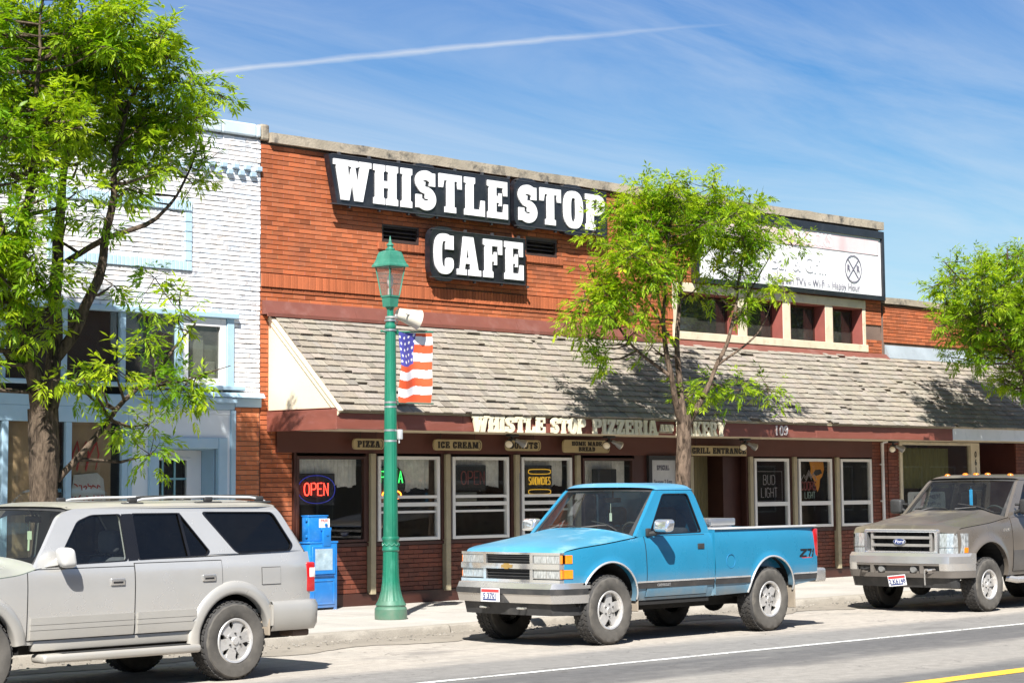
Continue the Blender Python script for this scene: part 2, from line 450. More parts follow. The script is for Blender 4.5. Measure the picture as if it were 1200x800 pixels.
def road_mat():
    t = NT('worn_asphalt'); v = t.coord('Object')
    x, y, z = t.sep(v)
    big = t.noise(t.coord('Object', (.12, .9, 1)), 1.6, 5, .6)
    fine = t.noise(v, 55, 4, .7); grit = t.noise(v, 210, 2, .6)
    yy = t.math('ADD', y, t.math('MULTIPLY', t.math('SUBTRACT', big, .5), .9))
    # parking lane is dusty and pale; the driving lanes carry darker wheel bands
    mr = t.n('ShaderNodeMapRange'); mr.inputs[1].default_value = 8; mr.inputs[2].default_value = 20; t.l(yy, mr.inputs[0])
    def P(q): return (q-8)/12
    pale = (.42,.38,.33); mid = (.235,.225,.21); dark = (.135,.13,.126); lane = (.30,.28,.25)
    c = t.ramp(mr.outputs[0], [(P(10.6), dark), (P(11.6), (.14,.138,.134)), (P(12.0), lane), (P(13.1), lane), (P(13.5), dark), (P(14.45), (.125,.122,.12)), (P(14.9), mid), (P(15.8), mid), (P(16.3), pale)])
    c2 = t.ramp(fine, [(.3, .80), (.7, 1.12)])
    c = t.mix(1.0, c, c2, 'MULTIPLY')
    c = t.mix(1.0, c, t.ramp(grit, [(.25, .70), (.75, 1.2)]), 'MULTIPLY')
    c = t.mix(1.0, c, t.ramp(t.noise(v, 6.5, 5, .65), [(.3, .80), (.7, 1.14)]), 'MULTIPLY')
    oil = t.ramp(t.noise(t.coord('Object', (.5,.9,1), (5,2,0)), 1.1, 4, .55), [(.60, 0), (.70, .5)])
    c = t.mix(oil, c, (.12,.115,.11))
    st = t.ramp(t.noise(t.coord('Object', (.35, 1, 1)), 1.3, 7, .7), [(.5, 0), (.68, .6)])
    c = t.mix(st, c, (.24,.23,.21))
    vo = t.n('ShaderNodeTexVoronoi', feature='DISTANCE_TO_EDGE'); vo.inputs['Scale'].default_value = .55
    wv = t.n('ShaderNodeVectorMath', operation='ADD'); nz = t.n('ShaderNodeTexNoise'); nz.inputs['Scale'].default_value = 2.5; t.l(v, nz.inputs['Vector'])
    t.l(v, wv.inputs[0]); t.l(nz.outputs['Color'], wv.inputs[1]); t.l(wv.outputs[0], vo.inputs['Vector'])
    crack = t.math('MULTIPLY', t.ramp(vo.outputs['Distance'], [(.003, .6), (.009, 0)]), t.ramp(t.noise(v, .6, 2), [(.45, 0), (.55, 1)]))
    c = t.mix(crack, c, (.09,.085,.08))
    t.bsdf(c, .9, 0, fine, .35, .008, spec=.3); return t.mat
flat('road', -60, 160, -6, 19.36, 0, road_mat())
def paint_mat(name, col, wear):
    t = NT(name); v = t.coord('Object')
    n = t.noise(v, 30, 6, .7); b = t.noise(v, 1.5, 3)
    f = t.ramp(t.math('ADD', n, t.math('MULTIPLY', b, .35)), [(wear, 1), (wear+.14, 0)])
    c = t.mix(f, (.26,.25,.23), col)
    f2 = t.math('SUBTRACT', 1, f)
    t.bsdf(t.mix(f, (.25,.24,.22), col), .8); return t.mat
mbl = MB()
mbl.grid(160, 1, lambda u, v: (-40+190*u, 14.66+.11*v + .012*noise.noise((u*60, v*3, 1)), .004))
tag(mbl.build('white_edge_line', paint_mat('white_road_paint', (.80,.80,.77), .62), recalc=False), kind='structure')
mbl = MB()
for ya in (11.10,):
    mbl.grid(160, 1, lambda u, v: (-40+190*u, ya-.13+.26*v + .01*noise.noise((u*60, v*3, 5)), .004))
tag(mbl.build('yellow_centre_line', paint_mat('yellow_road_paint', (.72,.42,.03), .70), recalc=False), kind='structure')

# broken gutter strip along the kerb
def conc(name, col, joint=None, st=.5):
    t = NT(name); v = t.coord('Object')
    c = t.mix(t.ramp(t.noise(v, .9, 6, .65), [(.3, 0), (.7, 1)]), scl(col, .80), scl(col, 1.10))
    c = t.mix(1.0, c, t.ramp(t.noise(v, 70, 3, .7), [(.3, .82), (.7, 1.1)]), 'MULTIPLY')
    s2 = t.ramp(t.noise(v, 3.2, 8, .7), [(.55, 0), (.72, st)])
    c = t.mix(s2, c, scl(col, .5))
    t.bsdf(c, .92, 0, t.noise(v, 45, 5, .7), .3, .006, spec=.25); return t.mat
gm = conc('broken_gutter', (.27,.24,.20), st=.8)
mb = MB()
def gut(u, v):
    x = -20+120*u
    y = 18.72+.64*v
    y -= (1-v)*(.25+.42*noise.noise((x*.8, 2, 0)) + .12*noise.noise((x*4, 5, 0)))
    z = .006 + (.03*abs(noise.noise((x*3, y*6, 0))) if 0 < v < 1 else 0) + .018*v
    return (x, y, z)
mb.grid(1200, 6, gut)
tag(mb.build('gutter', gm, smooth=40), kind='structure')
mb = MB()
for i in range(1500):      # loose chips of asphalt by the kerb
    x = 8+R.random()*32; y = 19.34-abs(R.gauss(0, .22)); r = .006+.018*R.random()**2
    mb.sphere((x, y, .03), r, 5, 3, (1, 1, .6), c=.6+.7*R.random())
tag(mb.build('gravel', M('gutter_gravel', (.24,.22,.19), .95, tone=True), recalc=False), kind='stuff')

side_m = conc('sidewalk_concrete', (.50,.46,.40), st=.25)
mb = MB()
xj = -20
while xj < 100:      # poured slabs with open joints
    for (ya, yb) in ((19.50, 21.45), (21.456, 23.49)):
        mb.rbox(xj, xj+1.794, ya, yb, -.1, .12+R.uniform(-.003, .003), .006, 1, c=R.uniform(.9, 1.06))
    xj += 1.8
side_t = conc('sidewalk_slab', (.43,.405,.365), st=.35)
tag(mb.build('sidewalk', side_t), kind='structure')
mb = MB()
def kerb(x0, x1):
    n = int((x1-x0)/.08)
    def fn(u, v):
        x = x0+(x1-x0)*u
        prof = [(19.30, -.05), (19.315, .06), (19.33, .105), (19.37, .122), (19.495, .122), (19.496, -.05)]
        k = min(int(round(v*5)), 5); y, z = prof[k]
        ch = max(0, noise.noise((x*1.7, 0, 3))-.12)*.16 + .02*noise.noise((x*9, k, 1))
        if k in (1, 2, 3): y += ch*(1 if k > 1 else .5); z -= ch*.35*(k > 1)
        return (x, y, z)
    mb.grid(n, 5, fn)
x = -20
while x < 100:
    kerb(x, x+2.99); x += 3
tag(mb.build('kerb', conc('kerb_concrete', (.33,.30,.255), st=.8), smooth=45), kind='structure')
# ------------------------------------------------------------------ buildings
Y0 = 23.5
def FX(y):                      # lettering on a face that looks to the street
    return lambda x0, z0: (lambda a, b, d: (x0+a, y-d, z0+b))
def bricks(mb, x0, x1, z0, z1, y, holes=(), bh=.0677, bl=.205, gap=.0105, th=.020, tones=(.78, 1.16), jit=.0025, rough=0, skip=None, colf=None, vj=(1.15,2.0,3.3)):
    n = int(round((z1-z0)/bh)); bh = (z1-z0)/n
    for k in range(n):
        za, zb = z0+k*bh+gap*.5, z0+(k+1)*bh-gap*.5
        segs = [(x0, x1)]
        for (hx0, hx1, hz0, hz1) in holes:
            if zb > hz0+.01 and za < hz1-.01:
                ns = []
                for a, b in segs:
                    if hx0 > a and hx0 < b: ns.append((a, hx0))
                    if hx1 > a and hx1 < b: ns.append((hx1, b))
                    if hx1 <= a or hx0 >= b: ns.append((a, b))
                segs = ns
        for a, b in segs:
            x = x0 - (bl*.5 if k % 2 else 0) - bl
            while x < b:
                xa, xb = max(x, a), min(x+bl, b)
                x += bl
                if xb-xa < .02: continue
                g = .0045
                tone = R.uniform(*tones)
                if R.random() < .03: tone *= .72
                hue = R.uniform(.93, 1.07)
                c = (tone*hue, tone, tone/hue) if colf is None else colf(tone, (xa+xb)/2, (za+zb)/2)
                yo = y - th - R.uniform(0, jit)
                q = [R.uniform(-rough, rough) for _ in range(4)]
                v = [(xa+g, yo+q[0], za+q[1]*.4), (xb-g, yo+q[1], za+q[2]*.4), (xb-g, yo+q[2], zb+q[3]*.4), (xa+g, yo+q[3], zb+q[0]*.4),
                     (xa+g, y, za), (xb-g, y, za), (xb-g, y, zb), (xa+g, y, zb)]
                mb.add(v, [(0,1,2,3), (4,5,1,0), (5,6,2,1), (6,7,3,2), (7,4,0,3)], 0, c)
                if vj and xb < b-.01: mb.add([(xb-.005, y-th*.86, za), (xb+.006, y-th*.86, za), (xb+.006, y-th*.86, zb), (xb-.005, y-th*.86, zb)], [(0,1,2,3)], 0, tuple(q*R.uniform(.7,1.05) for q in vj))
def backing(mb, x0, x1, z0, z1, y, holes=(), mi=1, th=.25):
    """mortar body behind the bricks, with the same openings"""
    xs = sorted({x0, x1, *[h[0] for h in holes], *[h[1] for h in holes]}); zs = sorted({z0, z1, *[h[2] for h in holes], *[h[3] for h in holes]})
    xs = [x for x in xs if x0 <= x <= x1]; zs = [z for z in zs if z0 <= z <= z1]
    for i in range(len(xs)-1):
        for j in range(len(zs)-1):
            cx, cz = (xs[i]+xs[i+1])/2, (zs[j]+zs[j+1])/2
            if any(h[0] < cx < h[1] and h[2] < cz < h[3] for h in holes): continue
            mb.box(xs[i], xs[i+1], y, y+th, zs[j], zs[j+1], mi)

red_brick = M('red_brick', (.43,.128,.054), .85, var=.14, vs=1.2, tone=True, bump=.35, bs=70, stain=(1.1, .50, (.23,.085,.05)), spec=.25)
mortar = M('raked_mortar', (.17,.115,.09), .95, var=.2)
orange_brick = M('old_orange_brick', (.50,.17,.075), .85, var=.14, vs=1.2, tone=True, bump=.35, bs=70, spec=.25)
light_mortar = M('lime_mortar', (.34,.25,.19), .95)
white_brick = M('white_painted_brick', (.82,.82,.83), .7, var=.04, tone=True, bump=.6, bs=35, bdist=.012, stain=(11, .60, (.40,.35,.33)))
white_mortar = M('white_painted_mortar', (.40,.385,.385), .85, var=.3, vs=6, stain=(4, .9, (.12,.095,.09)))
dark_brick = M('dark_painted_brick', (.15,.040,.020), .65, var=.2, vs=2, tone=True, bump=.3, bs=60, stain=(2, .4, (.12,.035,.025)))
dark_mortar = M('dark_mortar', (.055,.025,.018), .9)
concrete_cap = M('weathered_concrete_coping', (.34,.29,.22), .95, var=.2, vs=2.5, bump=.8, bs=30, stain=(4, .95, (.06,.055,.05)))
rust_metal = M('maroon_flashing', (.18,.062,.044), .55, var=.12, vs=2.5, stain=(3, .4, (.27,.14,.12)))
maroon = M('maroon_painted_board', (.20,.060,.040), .6, var=.12, vs=2, bump=.12, bs=25, stain=(5, .4, (.27,.11,.095)), stretch=(.4,1,3))
brown = M('dark_brown_paint', (.052,.017,.011), .5, var=.2, vs=2, bump=.12, bs=30)
brown2 = M('reddish_brown_header_paint', (.085,.024,.015), .55, var=.15, vs=1.2, bump=.12, bs=30, stretch=(.5,1,2))
tan = M('tan_painted_wood', (.36,.31,.20), .6, var=.1, vs=2, bump=.15, bs=30, stain=(6, .4, (.22,.18,.12)))
cream = M('cream_plywood', (.68,.585,.43), .6, var=.04, vs=1.5, bump=.1, bs=40)
cream_trim = M('cream_window_trim', (.62,.55,.40), .65, var=.1, vs=2.5, bump=.2, bs=35, stain=(7, .5, (.40,.33,.22)))
oxblood = M('oxblood_reveal_paint', (.26,.075,.06), .6)
white_frame = M('white_window_vinyl', (.74,.73,.70), .4, var=.05)
soffit_m = M('tan_soffit', (.62,.52,.36), .7, var=.08)
shingle_m = M('weathered_cedar_shingle', (.275,.245,.205), .9, var=.16, stain=(2.2, .35, (.17,.155,.135)), vs=9, tone=True, bump=.5, bs=22, stretch=(5,1,1), spec=.2)
black_louver = M('dark_louver_metal', (.05,.032,.028), .5)
pane_dark = glass_mat('shop_window_glass', (.94,.95,.94), 1.0, .01, .02)
pane_up = glass_mat('dusty_upper_glass', (.55,.6,.6), 1.0, .03, .10)
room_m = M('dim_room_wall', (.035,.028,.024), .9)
lace = M('lace_curtain_cloth', (.86,.82,.75), .9, var=.15, vs=14)
grey_metal = M('galvanised_flashing', (.40,.45,.48), .45, .3, var=.12, vs=2, stain=(4, .4, (.30,.33,.36)))

# ---------- the cafe
cafe = thing('brick_cafe_building', 'red brick cafe with a long wood shingle awning and dark brown shopfront', 'building', (19.34, Y0, .12))
CO = Vector((-19.34, -Y0, -.12))
def put(mb, name, mats, parent, off=CO, smooth=None):
    o = mb.build(name, mats, None, smooth)
    o.data.transform(Matrix.Translation(off)); o.parent = parent; return o
X1 = 34.90
ZT = 6.745
vents = [(21.69, 22.46, 5.52, 5.79), (24.84, 25.58, 5.555, 5.825)]
upw = (28.52, 34.36, 4.36, 5.30)
mb = MB()
H = [(v[0], v[1], v[2], v[3]) for v in vents] + [upw]
bricks(mb, 19.345, X1, 4.90, ZT, Y0, H)
bricks(mb, 19.345, X1, 4.30, 4.615, Y0, H)
backing(mb, 19.345, X1, 4.2, ZT+.02, Y0+.001, H)
# soldier course band, a projecting row of upright bricks, header rows above and below
x = 19.335
while x < 28.5:
    t_ = R.uniform(.72, 1.05)
    mb.rbox(x+.003, x+.0655, Y0-.045-R.uniform(0,.004), Y0+.01, 4.695, 4.885, .004, 1, 0, (t_, t_*.97, t_*.95)); x += .0685
mb.box(19.335, 28.5, Y0-.034, Y0+.01, 4.6985, 4.881, 1)
x = 19.335
while x < 28.5:
    t_ = R.uniform(.6, .95); mb.rbox(x+.004, x+.196, Y0-.028, Y0+.01, 4.625, 4.685, .004, 1, 0, t_); x += .2
# left end pier running down to the sidewalk
bricks(mb, 19.345, 19.93, .16, 4.29, Y0-.004, tones=(.8, 1.15))
backing(mb, 19.345, 19.92, .12, 4.3, Y0-.002)
put(mb, 'wall', [red_brick, mortar], cafe)
# sloping brick end wall return at the side
mb = MB()
mb.box(19.36, 34.88, Y0+3.6, Y0+14, .12, 6.6); mb.box(19.36, 34.88, Y0+.97, Y0+3.6, 2.75, 6.55); mb.box(19.36, 19.5, Y0+.26, Y0+3.6, .12, 6.55); mb.box(34.76, 34.88, Y0+.26, Y0+3.6, .12, 6.55)
put(mb, 'rear_block', [M('tar_roof_and_side_wall', (.16,.10,.08), .9)], cafe)
# concrete coping in cast lengths
mb = MB()
x = 19.47
while x < 34.9:
    L = min(2.55, 34.97-x); zt = 6.925+R.uniform(-.008, .008)
    def cfn(v, x=x): 
        return (v.x, v.y+.010*noise.noise((v.x*3, v.z*9, 1)), v.z+.016*noise.noise((v.x*2.6, v.y*5, 4)))
    nseg = 10
    for i in range(nseg):
        a, b = x+L*i/nseg, x+L*(i+1)/nseg
        mb.hexa([cfn(Vector(p)) for p in ((a,Y0-.09,6.775),(b,Y0-.09,6.775),(b,Y0+.36,6.775),(a,Y0+.36,6.775),(a,Y0-.085,zt),(b,Y0-.085,zt),(b,Y0+.36,zt),(a,Y0+.36,zt))])
    x += L+.006
mb.rbox(19.31, 19.465, Y0-.06, Y0+.36, 6.80, 7.03, .03, 2)
put(mb, 'coping', [concrete_cap], cafe)
# two louvred vents with brick sills
for v in vents:
    mb = MB(); x0, x1, z0, z1 = v
    mb.box(x0, x1, Y0+.10, Y0+.12, z0, z1)
    for k in range(4):
        z = z0+.03+k*(z1-z0-.02)/4
        mb.hexa([(x0+.03,Y0+.012,z),(x1-.03,Y0+.012,z),(x1-.03,Y0+.10,z+.055),(x0+.03,Y0+.10,z+.055),(x0+.03,Y0+.012,z+.012),(x1-.03,Y0+.012,z+.012),(x1-.03,Y0+.10,z+.067),(x0+.03,Y0+.10,z+.067)])
    for a, b in ((x0, x0+.03), (x1-.03, x1)): mb.box(a, b, Y0-.012, Y0+.10, z0, z1)
    mb.box(x0+.03, x1-.03, Y0-.012, Y0+.1, z1-.03, z1); mb.box(x0+.03, x1-.03, Y0-.012, Y0+.1, z0, z0+.03)
    put(mb, 'vent', [black_louver], cafe)
    mb = MB(); x = x0-.10
    while x < x1+.06:
        t_ = R.uniform(.7, 1); mb.rbox(x+.003, x+.0655, Y0-.05, Y0+.02, z0-.12, z0-.01, .004, 1, 0, t_); x += .0685
    put(mb, 'vent_sill', [red_brick], cafe)
# flashing above the awning
mb = MB()
for (a, b) in ((19.36, 28.0),):
    n = 5
    for i in range(n):
        xa, xb = a+(b-a)*i/n, a+(b-a)*(i+1)/n-.004
        mb.hexa([(xa,Y0-.14,4.30),(xb,Y0-.14,4.30),(xb,Y0-.02,4.30),(xa,Y0-.02,4.30),(xa,Y0-.05,4.50),(xb,Y0-.05,4.50),(xb,Y0-.02,4.50),(xa,Y0-.02,4.50)])
        mb.box(xa, xb, Y0-.165, Y0-.142, 4.265, 4.315)
for i in range(4):
    xa, xb = 28.0+6.98*i/4, 28.0+6.98*(i+1)/4-.004
    mb.hexa([(xa,Y0-.17,4.235),(xb,Y0-.17,4.235),(xb,Y0-.02,4.235),(xa,Y0-.02,4.235),(xa,Y0-.06,4.345),(xb,Y0-.06,4.345),(xb,Y0-.02,4.345),(xa,Y0-.02,4.345)])
put(mb, 'flashing', [rust_metal], cafe)

# shingle awning, course upon course
AX0, AX1 = 19.50, 34.975
def awning_shingles(mb, ax0, ax1, seed):
    rr = random.Random(seed)
    zt, zb, yt, yb = 4.285, 2.895, Y0-.09, Y0-1.555
    n = 15; L = math.hypot(zt-zb, yt-yb); s = Vector((0, yb-yt, zb-zt)).normalized(); nn = Vector((0, s.z, -s.y)); nn = nn if nn.z > 0 else -nn
    for k in range(n):
        d0, d1 = L*k/n, L*(k+1)/n
        x = ax0 - rr.uniform(0, .1)
        while x < ax1:
            w_ = rr.choice((.10, .13, .16, .2, .24, .28)); xa, xb = max(x+.0035, ax0), min(x+w_-.0035, ax1); x += w_
            if xb-xa < .03: continue
            th = rr.uniform(.014, .024); ex = rr.uniform(-.008, .010)
            if rr.random() < .012: ex -= .07
            lift = rr.uniform(0, .007) + (.022 if rr.random() < .05 else 0)
            tone = rr.gauss(1.0, .065); tone = max(.7, min(1.2, tone))
            if rr.random() < .04: tone *= .75
            c = (tone*rr.uniform(.98,1.04), tone, tone*rr.uniform(.94,1.03))
            sk = rr.uniform(-.007, .007)
            def P(xx, d, h): return Vector((xx, yt, zt)) + s*d + nn*h
            e = d1+.02+ex
            mb.hexa([P(xa,d0-.02,0.0),P(xb,d0-.02,0.0),P(xb+sk,e,.004+lift),P(xa+sk,e,.004+lift),P(xa,d0-.02,.006),P(xb,d0-.02,.006),P(xb+sk,e,th+.010+lift),P(xa+sk,e,th+.010+lift)], 0, c)
    # deck under the shingles
    def D(xx, d, h): return Vector((xx, yt, zt)) + s*d + nn*h
    mb.hexa([D(ax0,0,-.05),D(ax1,0,-.05),D(ax1,L-.02,-.05),D(ax0,L-.02,-.05),D(ax0,0,-.008),D(ax1,0,-.008),D(ax1,L-.02,-.008),D(ax0,L-.02,-.008)], 1)
mb = MB(); awning_shingles(mb, AX0+.02, AX1, 5)
put(mb, 'shingle_awning', [shingle_m, M('awning_deck_wood', (.20,.15,.10), .8)], cafe)
# gable end board with its trim
YF = Y0-1.49       # face of the fascia
mb = MB()
mb.prism([[(Y0-.004, 2.93), (YF+.0, 2.93), (Y0-.11, 4.22), (Y0-.004, 4.22)]], lambda a, b, d: (AX0+d, a, b), -.012, .01)
put(mb, 'gable_panel', [cream], cafe)
mb = MB()
s_ = Vector((0, -1.50, -1.39)).normalized(); n_ = Vector((0, -s_.z, s_.y)); n_ = n_ if n_.z > 0 else -n_
pa = Vector((0, Y0-.06, 4.285)); pb = pa + s_*2.06
for d0, d1, xa, xb in ((-.085, -.012, AX0-.03, AX0-.012), (-.012, .012, AX0-.045, AX0+.02)):
    q = [pa+n_*d0, pb+n_*d0, pb+n_*d1, pa+n_*d1]
    mb.hexa([(xa, q[0].y, q[0].z), (xb, q[0].y, q[0].z), (xb, q[1].y, q[1].z), (xa, q[1].y, q[1].z), (xa, q[3].y, q[3].z), (xb, q[3].y, q[3].z), (xb, q[2].y, q[2].z), (xa, q[2].y, q[2].z)])
put(mb, 'rake_trim', [cream], cafe)
# fascia: front boards and the end return
mb = MB()
xs_ = [AX0-.02, 21.9, 24.9, 27.4, 30.6, 32.9, AX1]
for a, b in zip(xs_, xs_[1:]):
    mb.rbox(a+.001, b-.001, YF-.02, YF+.02, 2.64, 2.86, .004, 1)
mb.rbox(AX0-.045, AX0-.015, YF-.021, Y0-.03, 2.635, 2.915, .004, 1)
mb.rbox(AX0-.0447, AX0-.02, YF-.018, Y0-.03, 2.925, 2.935, .004, 1)
put(mb, 'fascia', [maroon], cafe)
mb = MB()
mb.box(AX0-.01, AX1, YF-.035, YF-.021, 2.862, 2.895)
put(mb, 'drip_edge', [tan], cafe)
mb = MB(); mb.box(AX0-.012, AX1, YF+.021, Y0-.02, 2.655, 2.67)
put(mb, 'soffit', [soffit_m], cafe)
# header board over the windows and the frame behind
mb = MB(); mb.box(19.62, 34.42, Y0-.06, Y0-.018, 2.345, 2.655); put(mb, 'header_board', [brown2], cafe)
bricks_lo = MB()
posts = [21.43, 22.98, 24.52, 25.96, 28.88, 30.57, 31.88, 33.22]
mb = MB(); mb.box(19.93, 34.42, Y0-.05, Y0-.012, .12, .30); mb.box(19.93, 28.8, Y0-.055, Y0-.012, .985, 1.035); mb.box(30.66, 34.42, Y0-.055, Y0-.012, .985, 1.05)
put(mb, 'base_board', [brown], cafe)
for (a, b) in ((19.93, 21.37), (21.49, 22.92), (23.04, 24.46), (24.58, 25.90), (26.02, 27.5), (30.66, 31.82), (31.94, 33.16), (33.28, 34.42)):
    bricks_lo = MB(); bricks(bricks_lo, a, b, .305, .98, Y0-.012, tones=(.6, 1.25)); backing(bricks_lo, a, b, .30, .983, Y0-.010, th=.1)
    put(bricks_lo, 'bulkhead', [dark_brick, dark_mortar], cafe)
for px_ in posts:
    mb = MB(); mb.rbox(px_-.05, px_+.05, Y0-.11, Y0-.013, .28, 2.343, .006, 1)
    put(mb, 'post', [tan], cafe)
# brown jamb strips either side of the posts
for (ja, jb, jz) in [(p-.11, p-.052, 1.05) for p in posts]+[(p+.052, p+.11, 1.05) for p in posts]+[(27.40, 27.72, .30), (19.94, 19.979, 1.05), (28.56, 28.80, .30)]:
    mb = MB(); mb.box(ja, jb, Y0-.062, Y0-.0135, jz, 2.343); put(mb, 'jamb', [brown], cafe)

def valance(x0, x1, z1, h, y, seed):
    mb = MB(); rr = random.Random(seed)
    n = int((x1-x0)/.02)
    def fn(u, v):
        x = x0+(x1-x0)*u
        drop = h*(1+.22*noise.noise((x*5, seed, 0))+.06*noise.noise((x*22, seed, 2)))
        return (x, y+.028*sin(x*85+2*noise.noise((x*6, seed, 1))+v*1.2)*(.35+.65*v), z1-drop*v)
    mb.grid(n, 6, fn); return mb
def window(x0, x1, z0, z1, frame_m=None, rails=(), curtain=None, fw=.055, seed=1):
    """a window part: frame with its pane and curtain as sub-parts"""
    yf = Y0-.052
    mb = MB()
    mm = frame_m or brown
    for a, b in ((x0, x0+fw), (x1-fw, x1)): mb.rbox(a, b, yf-.02, yf+.05, z0, z1, .005, 1)
    for a, b in ((z0, z0+fw*.8), (z1-fw*.8, z1)): mb.rbox(x0+fw+.0005, x1-fw-.0005, yf-.019, yf+.05, a, b, .005, 1)
    for (za, zb, yo) in rails: mb.rbox(x0+fw+.0005, x1-fw-.0005, yf-.017+yo, yf+.045+yo, za, zb, .004, 1)
    fr = put(mb, 'window', [mm], cafe)
    mb = MB(); mb.box(x0+fw*.6, x1-fw*.6, yf+.018, yf+.024, z0+.02, z1-.02)
    put(mb, 'pane', [pane_dark], fr)
    if curtain:
        put(valance(x0+fw, x1-fw, z1-.045, curtain, yf+.17, seed), 'curtain', [lace], fr, smooth=60)
    return fr
R3 = [(1.675, 1.72, 0), (1.555, 1.615, -.006), (1.455, 1.49, .03)]
window(19.98, 21.33, 1.05, 2.30, None, (), .40, .05, 1)
window(21.56, 22.84, 1.05, 2.305, white_frame, R3, .45, .06, 2)
window(23.11, 24.36, 1.05, 2.305, white_frame, R3, .42, .06, 3)
window(24.65, 25.84, 1.05, 2.305, white_frame, R3, .40, .06, 4)
window(26.10, 27.39, 1.05, 2.30, None, (), .42, .05, 5)
R2 = [(1.46, 1.535, -.004)]
window(30.70, 31.74, 1.06, 2.315, white_frame, R2, None, .065, 6)
window(32.03, 33.08, 1.06, 2.315, white_frame, R2, None, .065, 7)
window(33.36, 34.38, 1.06, 2.315, white_frame, R2, None, .065, 8)
# the rooms behind
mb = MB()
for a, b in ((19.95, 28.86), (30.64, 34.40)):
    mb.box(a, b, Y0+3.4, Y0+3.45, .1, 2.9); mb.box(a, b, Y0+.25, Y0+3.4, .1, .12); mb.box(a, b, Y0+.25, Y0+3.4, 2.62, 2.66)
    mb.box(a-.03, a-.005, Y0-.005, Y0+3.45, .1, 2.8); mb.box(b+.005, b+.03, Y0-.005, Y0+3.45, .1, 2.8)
rr = random.Random(4)
for i in range(9):      # counters and chairs, hardly seen
    x = 20.3+i*.95; mb.rbox(x, x+.5, Y0+1.2, Y0+1.7, .12, .85+rr.random()*.2, .02, 1, 1)
for i in range(3):
    x = 31+i*1.2; mb.rbox(x, x+.6, Y0+1.0, Y0+1.5, .12, 1.05, .02, 1, 1)
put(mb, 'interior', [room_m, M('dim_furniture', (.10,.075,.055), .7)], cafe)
# recessed grill entrance, olive boarding
olive = M('olive_grooved_boarding', (.20,.165,.075), .7, var=.12, vs=2, stretch=(3,1,.4))
mb = MB()
x = 28.95
while x < 29.98:
    mb.rbox(x+.003, x+.082, Y0+.45, Y0+.48, .12, 2.60, .006, 1); x += .085
mb.box(28.95, 30.0, Y0+.48, Y0+.5, .12, 2.6, 1)
put(mb, 'entrance_boarding', [olive, dark_mortar], cafe)
mb = MB()
mb.box(30.0, 30.5, Y0+.10, Y0+.5, .12, 2.60); mb.box(28.82, 28.94, Y0-.012, Y0+.5, .12, 2.60); mb.box(30.505, 30.52, Y0-.012, Y0+.095, .12, 2.6)
mb.box(28.94, 30.5, Y0-.012, Y0+.5, 2.605, 2.64)
put(mb, 'entrance_reveal', [brown], cafe)
mb = MB(); mb.rbox(29.16, 29.46, Y0+.425, Y0+.449, 1.65, 2.02, .004, 1); mb.rbox(29.19, 29.43, Y0+.420, Y0+.4245, 1.68, 1.99, .002, 1, 1)
put(mb, 'notice_frame', [tan, brown], cafe)
mb = MB(); mb.box(30.66, 34.42, Y0-.0135, Y0-.0125, .12, .3); put(mb, 'kick_board', [brown], cafe)
# right pier
mb = MB(); bricks(mb, 34.43, 34.96, .16, 2.65, Y0-.02, tones=(.8, 1.4)); backing(mb, 34.43, 34.96, .12, 2.66, Y0-.018)
put(mb, 'pier', [dark_brick, dark_mortar], cafe)
mb = MB()
mb.tube([(34.74, Y0-.075, .35), (34.74, Y0-.075, 2.62), (34.74, Y0-.2, 2.66)], .032, 10)
for z in (.7, 1.5, 2.2): mb.box(34.69, 34.79, Y0-.08, Y0-.036, z, z+.03)
put(mb, 'downspout', [M('white_downspout', (.75,.74,.72), .5)], cafe, smooth=40)
# upper windows: cream frame, oxblood reveals, four panes
a0, a1, z0, z1 = upw
ops = [(28.66, 30.36), (30.62, 31.70), (31.93, 33.03), (33.27, 34.26)]
mb = MB()
mb.rbox(a0, a1+.03, Y0-.06, Y0+.03, z0, z0+.14, .008, 1); mb.rbox(a0, a1, Y0-.035, Y0+.03, z1-.10, z1+.06, .008, 1)
xs_ = [a0] + [v for o in ops for v in o] + [a1]
for i in range(0, len(xs_), 2): mb.rbox(xs_[i], xs_[i+1], Y0-.03, Y0+.28, z0+.141, z1-.101, .006, 1)
put(mb, 'upper_window_frame', [cream_trim], cafe)
for k, (a, b) in enumerate(ops):
    mb = MB(); mb.box(b-.014, b-.002, Y0-.02, Y0+.26, z0+.142, z1-.102); mb.box(a+.002, a+.014, Y0-.02, Y0+.26, z0+.142, z1-.102); mb.box(a+.014, b-.014, Y0+.0, Y0+.26, z1-.122, z1-.103)
    for q in (a+.016, b-.056): mb.box(q, q+.04, Y0+.21, Y0+.25, z0+.142, z1-.123, 1)
    for q in (z0+.143, z1-.165): mb.box(a+.057, b-.057, Y0+.212, Y0+.248, q, q+.035, 1)
    f = put(mb, 'upper_window', [oxblood, brown], cafe)
    mb = MB(); mb.box(a+.03, b-.03, Y0+.225, Y0+.231, z0+.15, z1-.13); put(mb, 'pane', [pane_up], f)
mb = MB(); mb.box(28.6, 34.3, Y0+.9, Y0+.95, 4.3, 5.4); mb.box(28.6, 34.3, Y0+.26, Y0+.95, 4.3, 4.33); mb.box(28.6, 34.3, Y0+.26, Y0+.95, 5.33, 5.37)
put(mb, 'attic', [M('attic_dark', (.05,.055,.05), .9)], cafe)

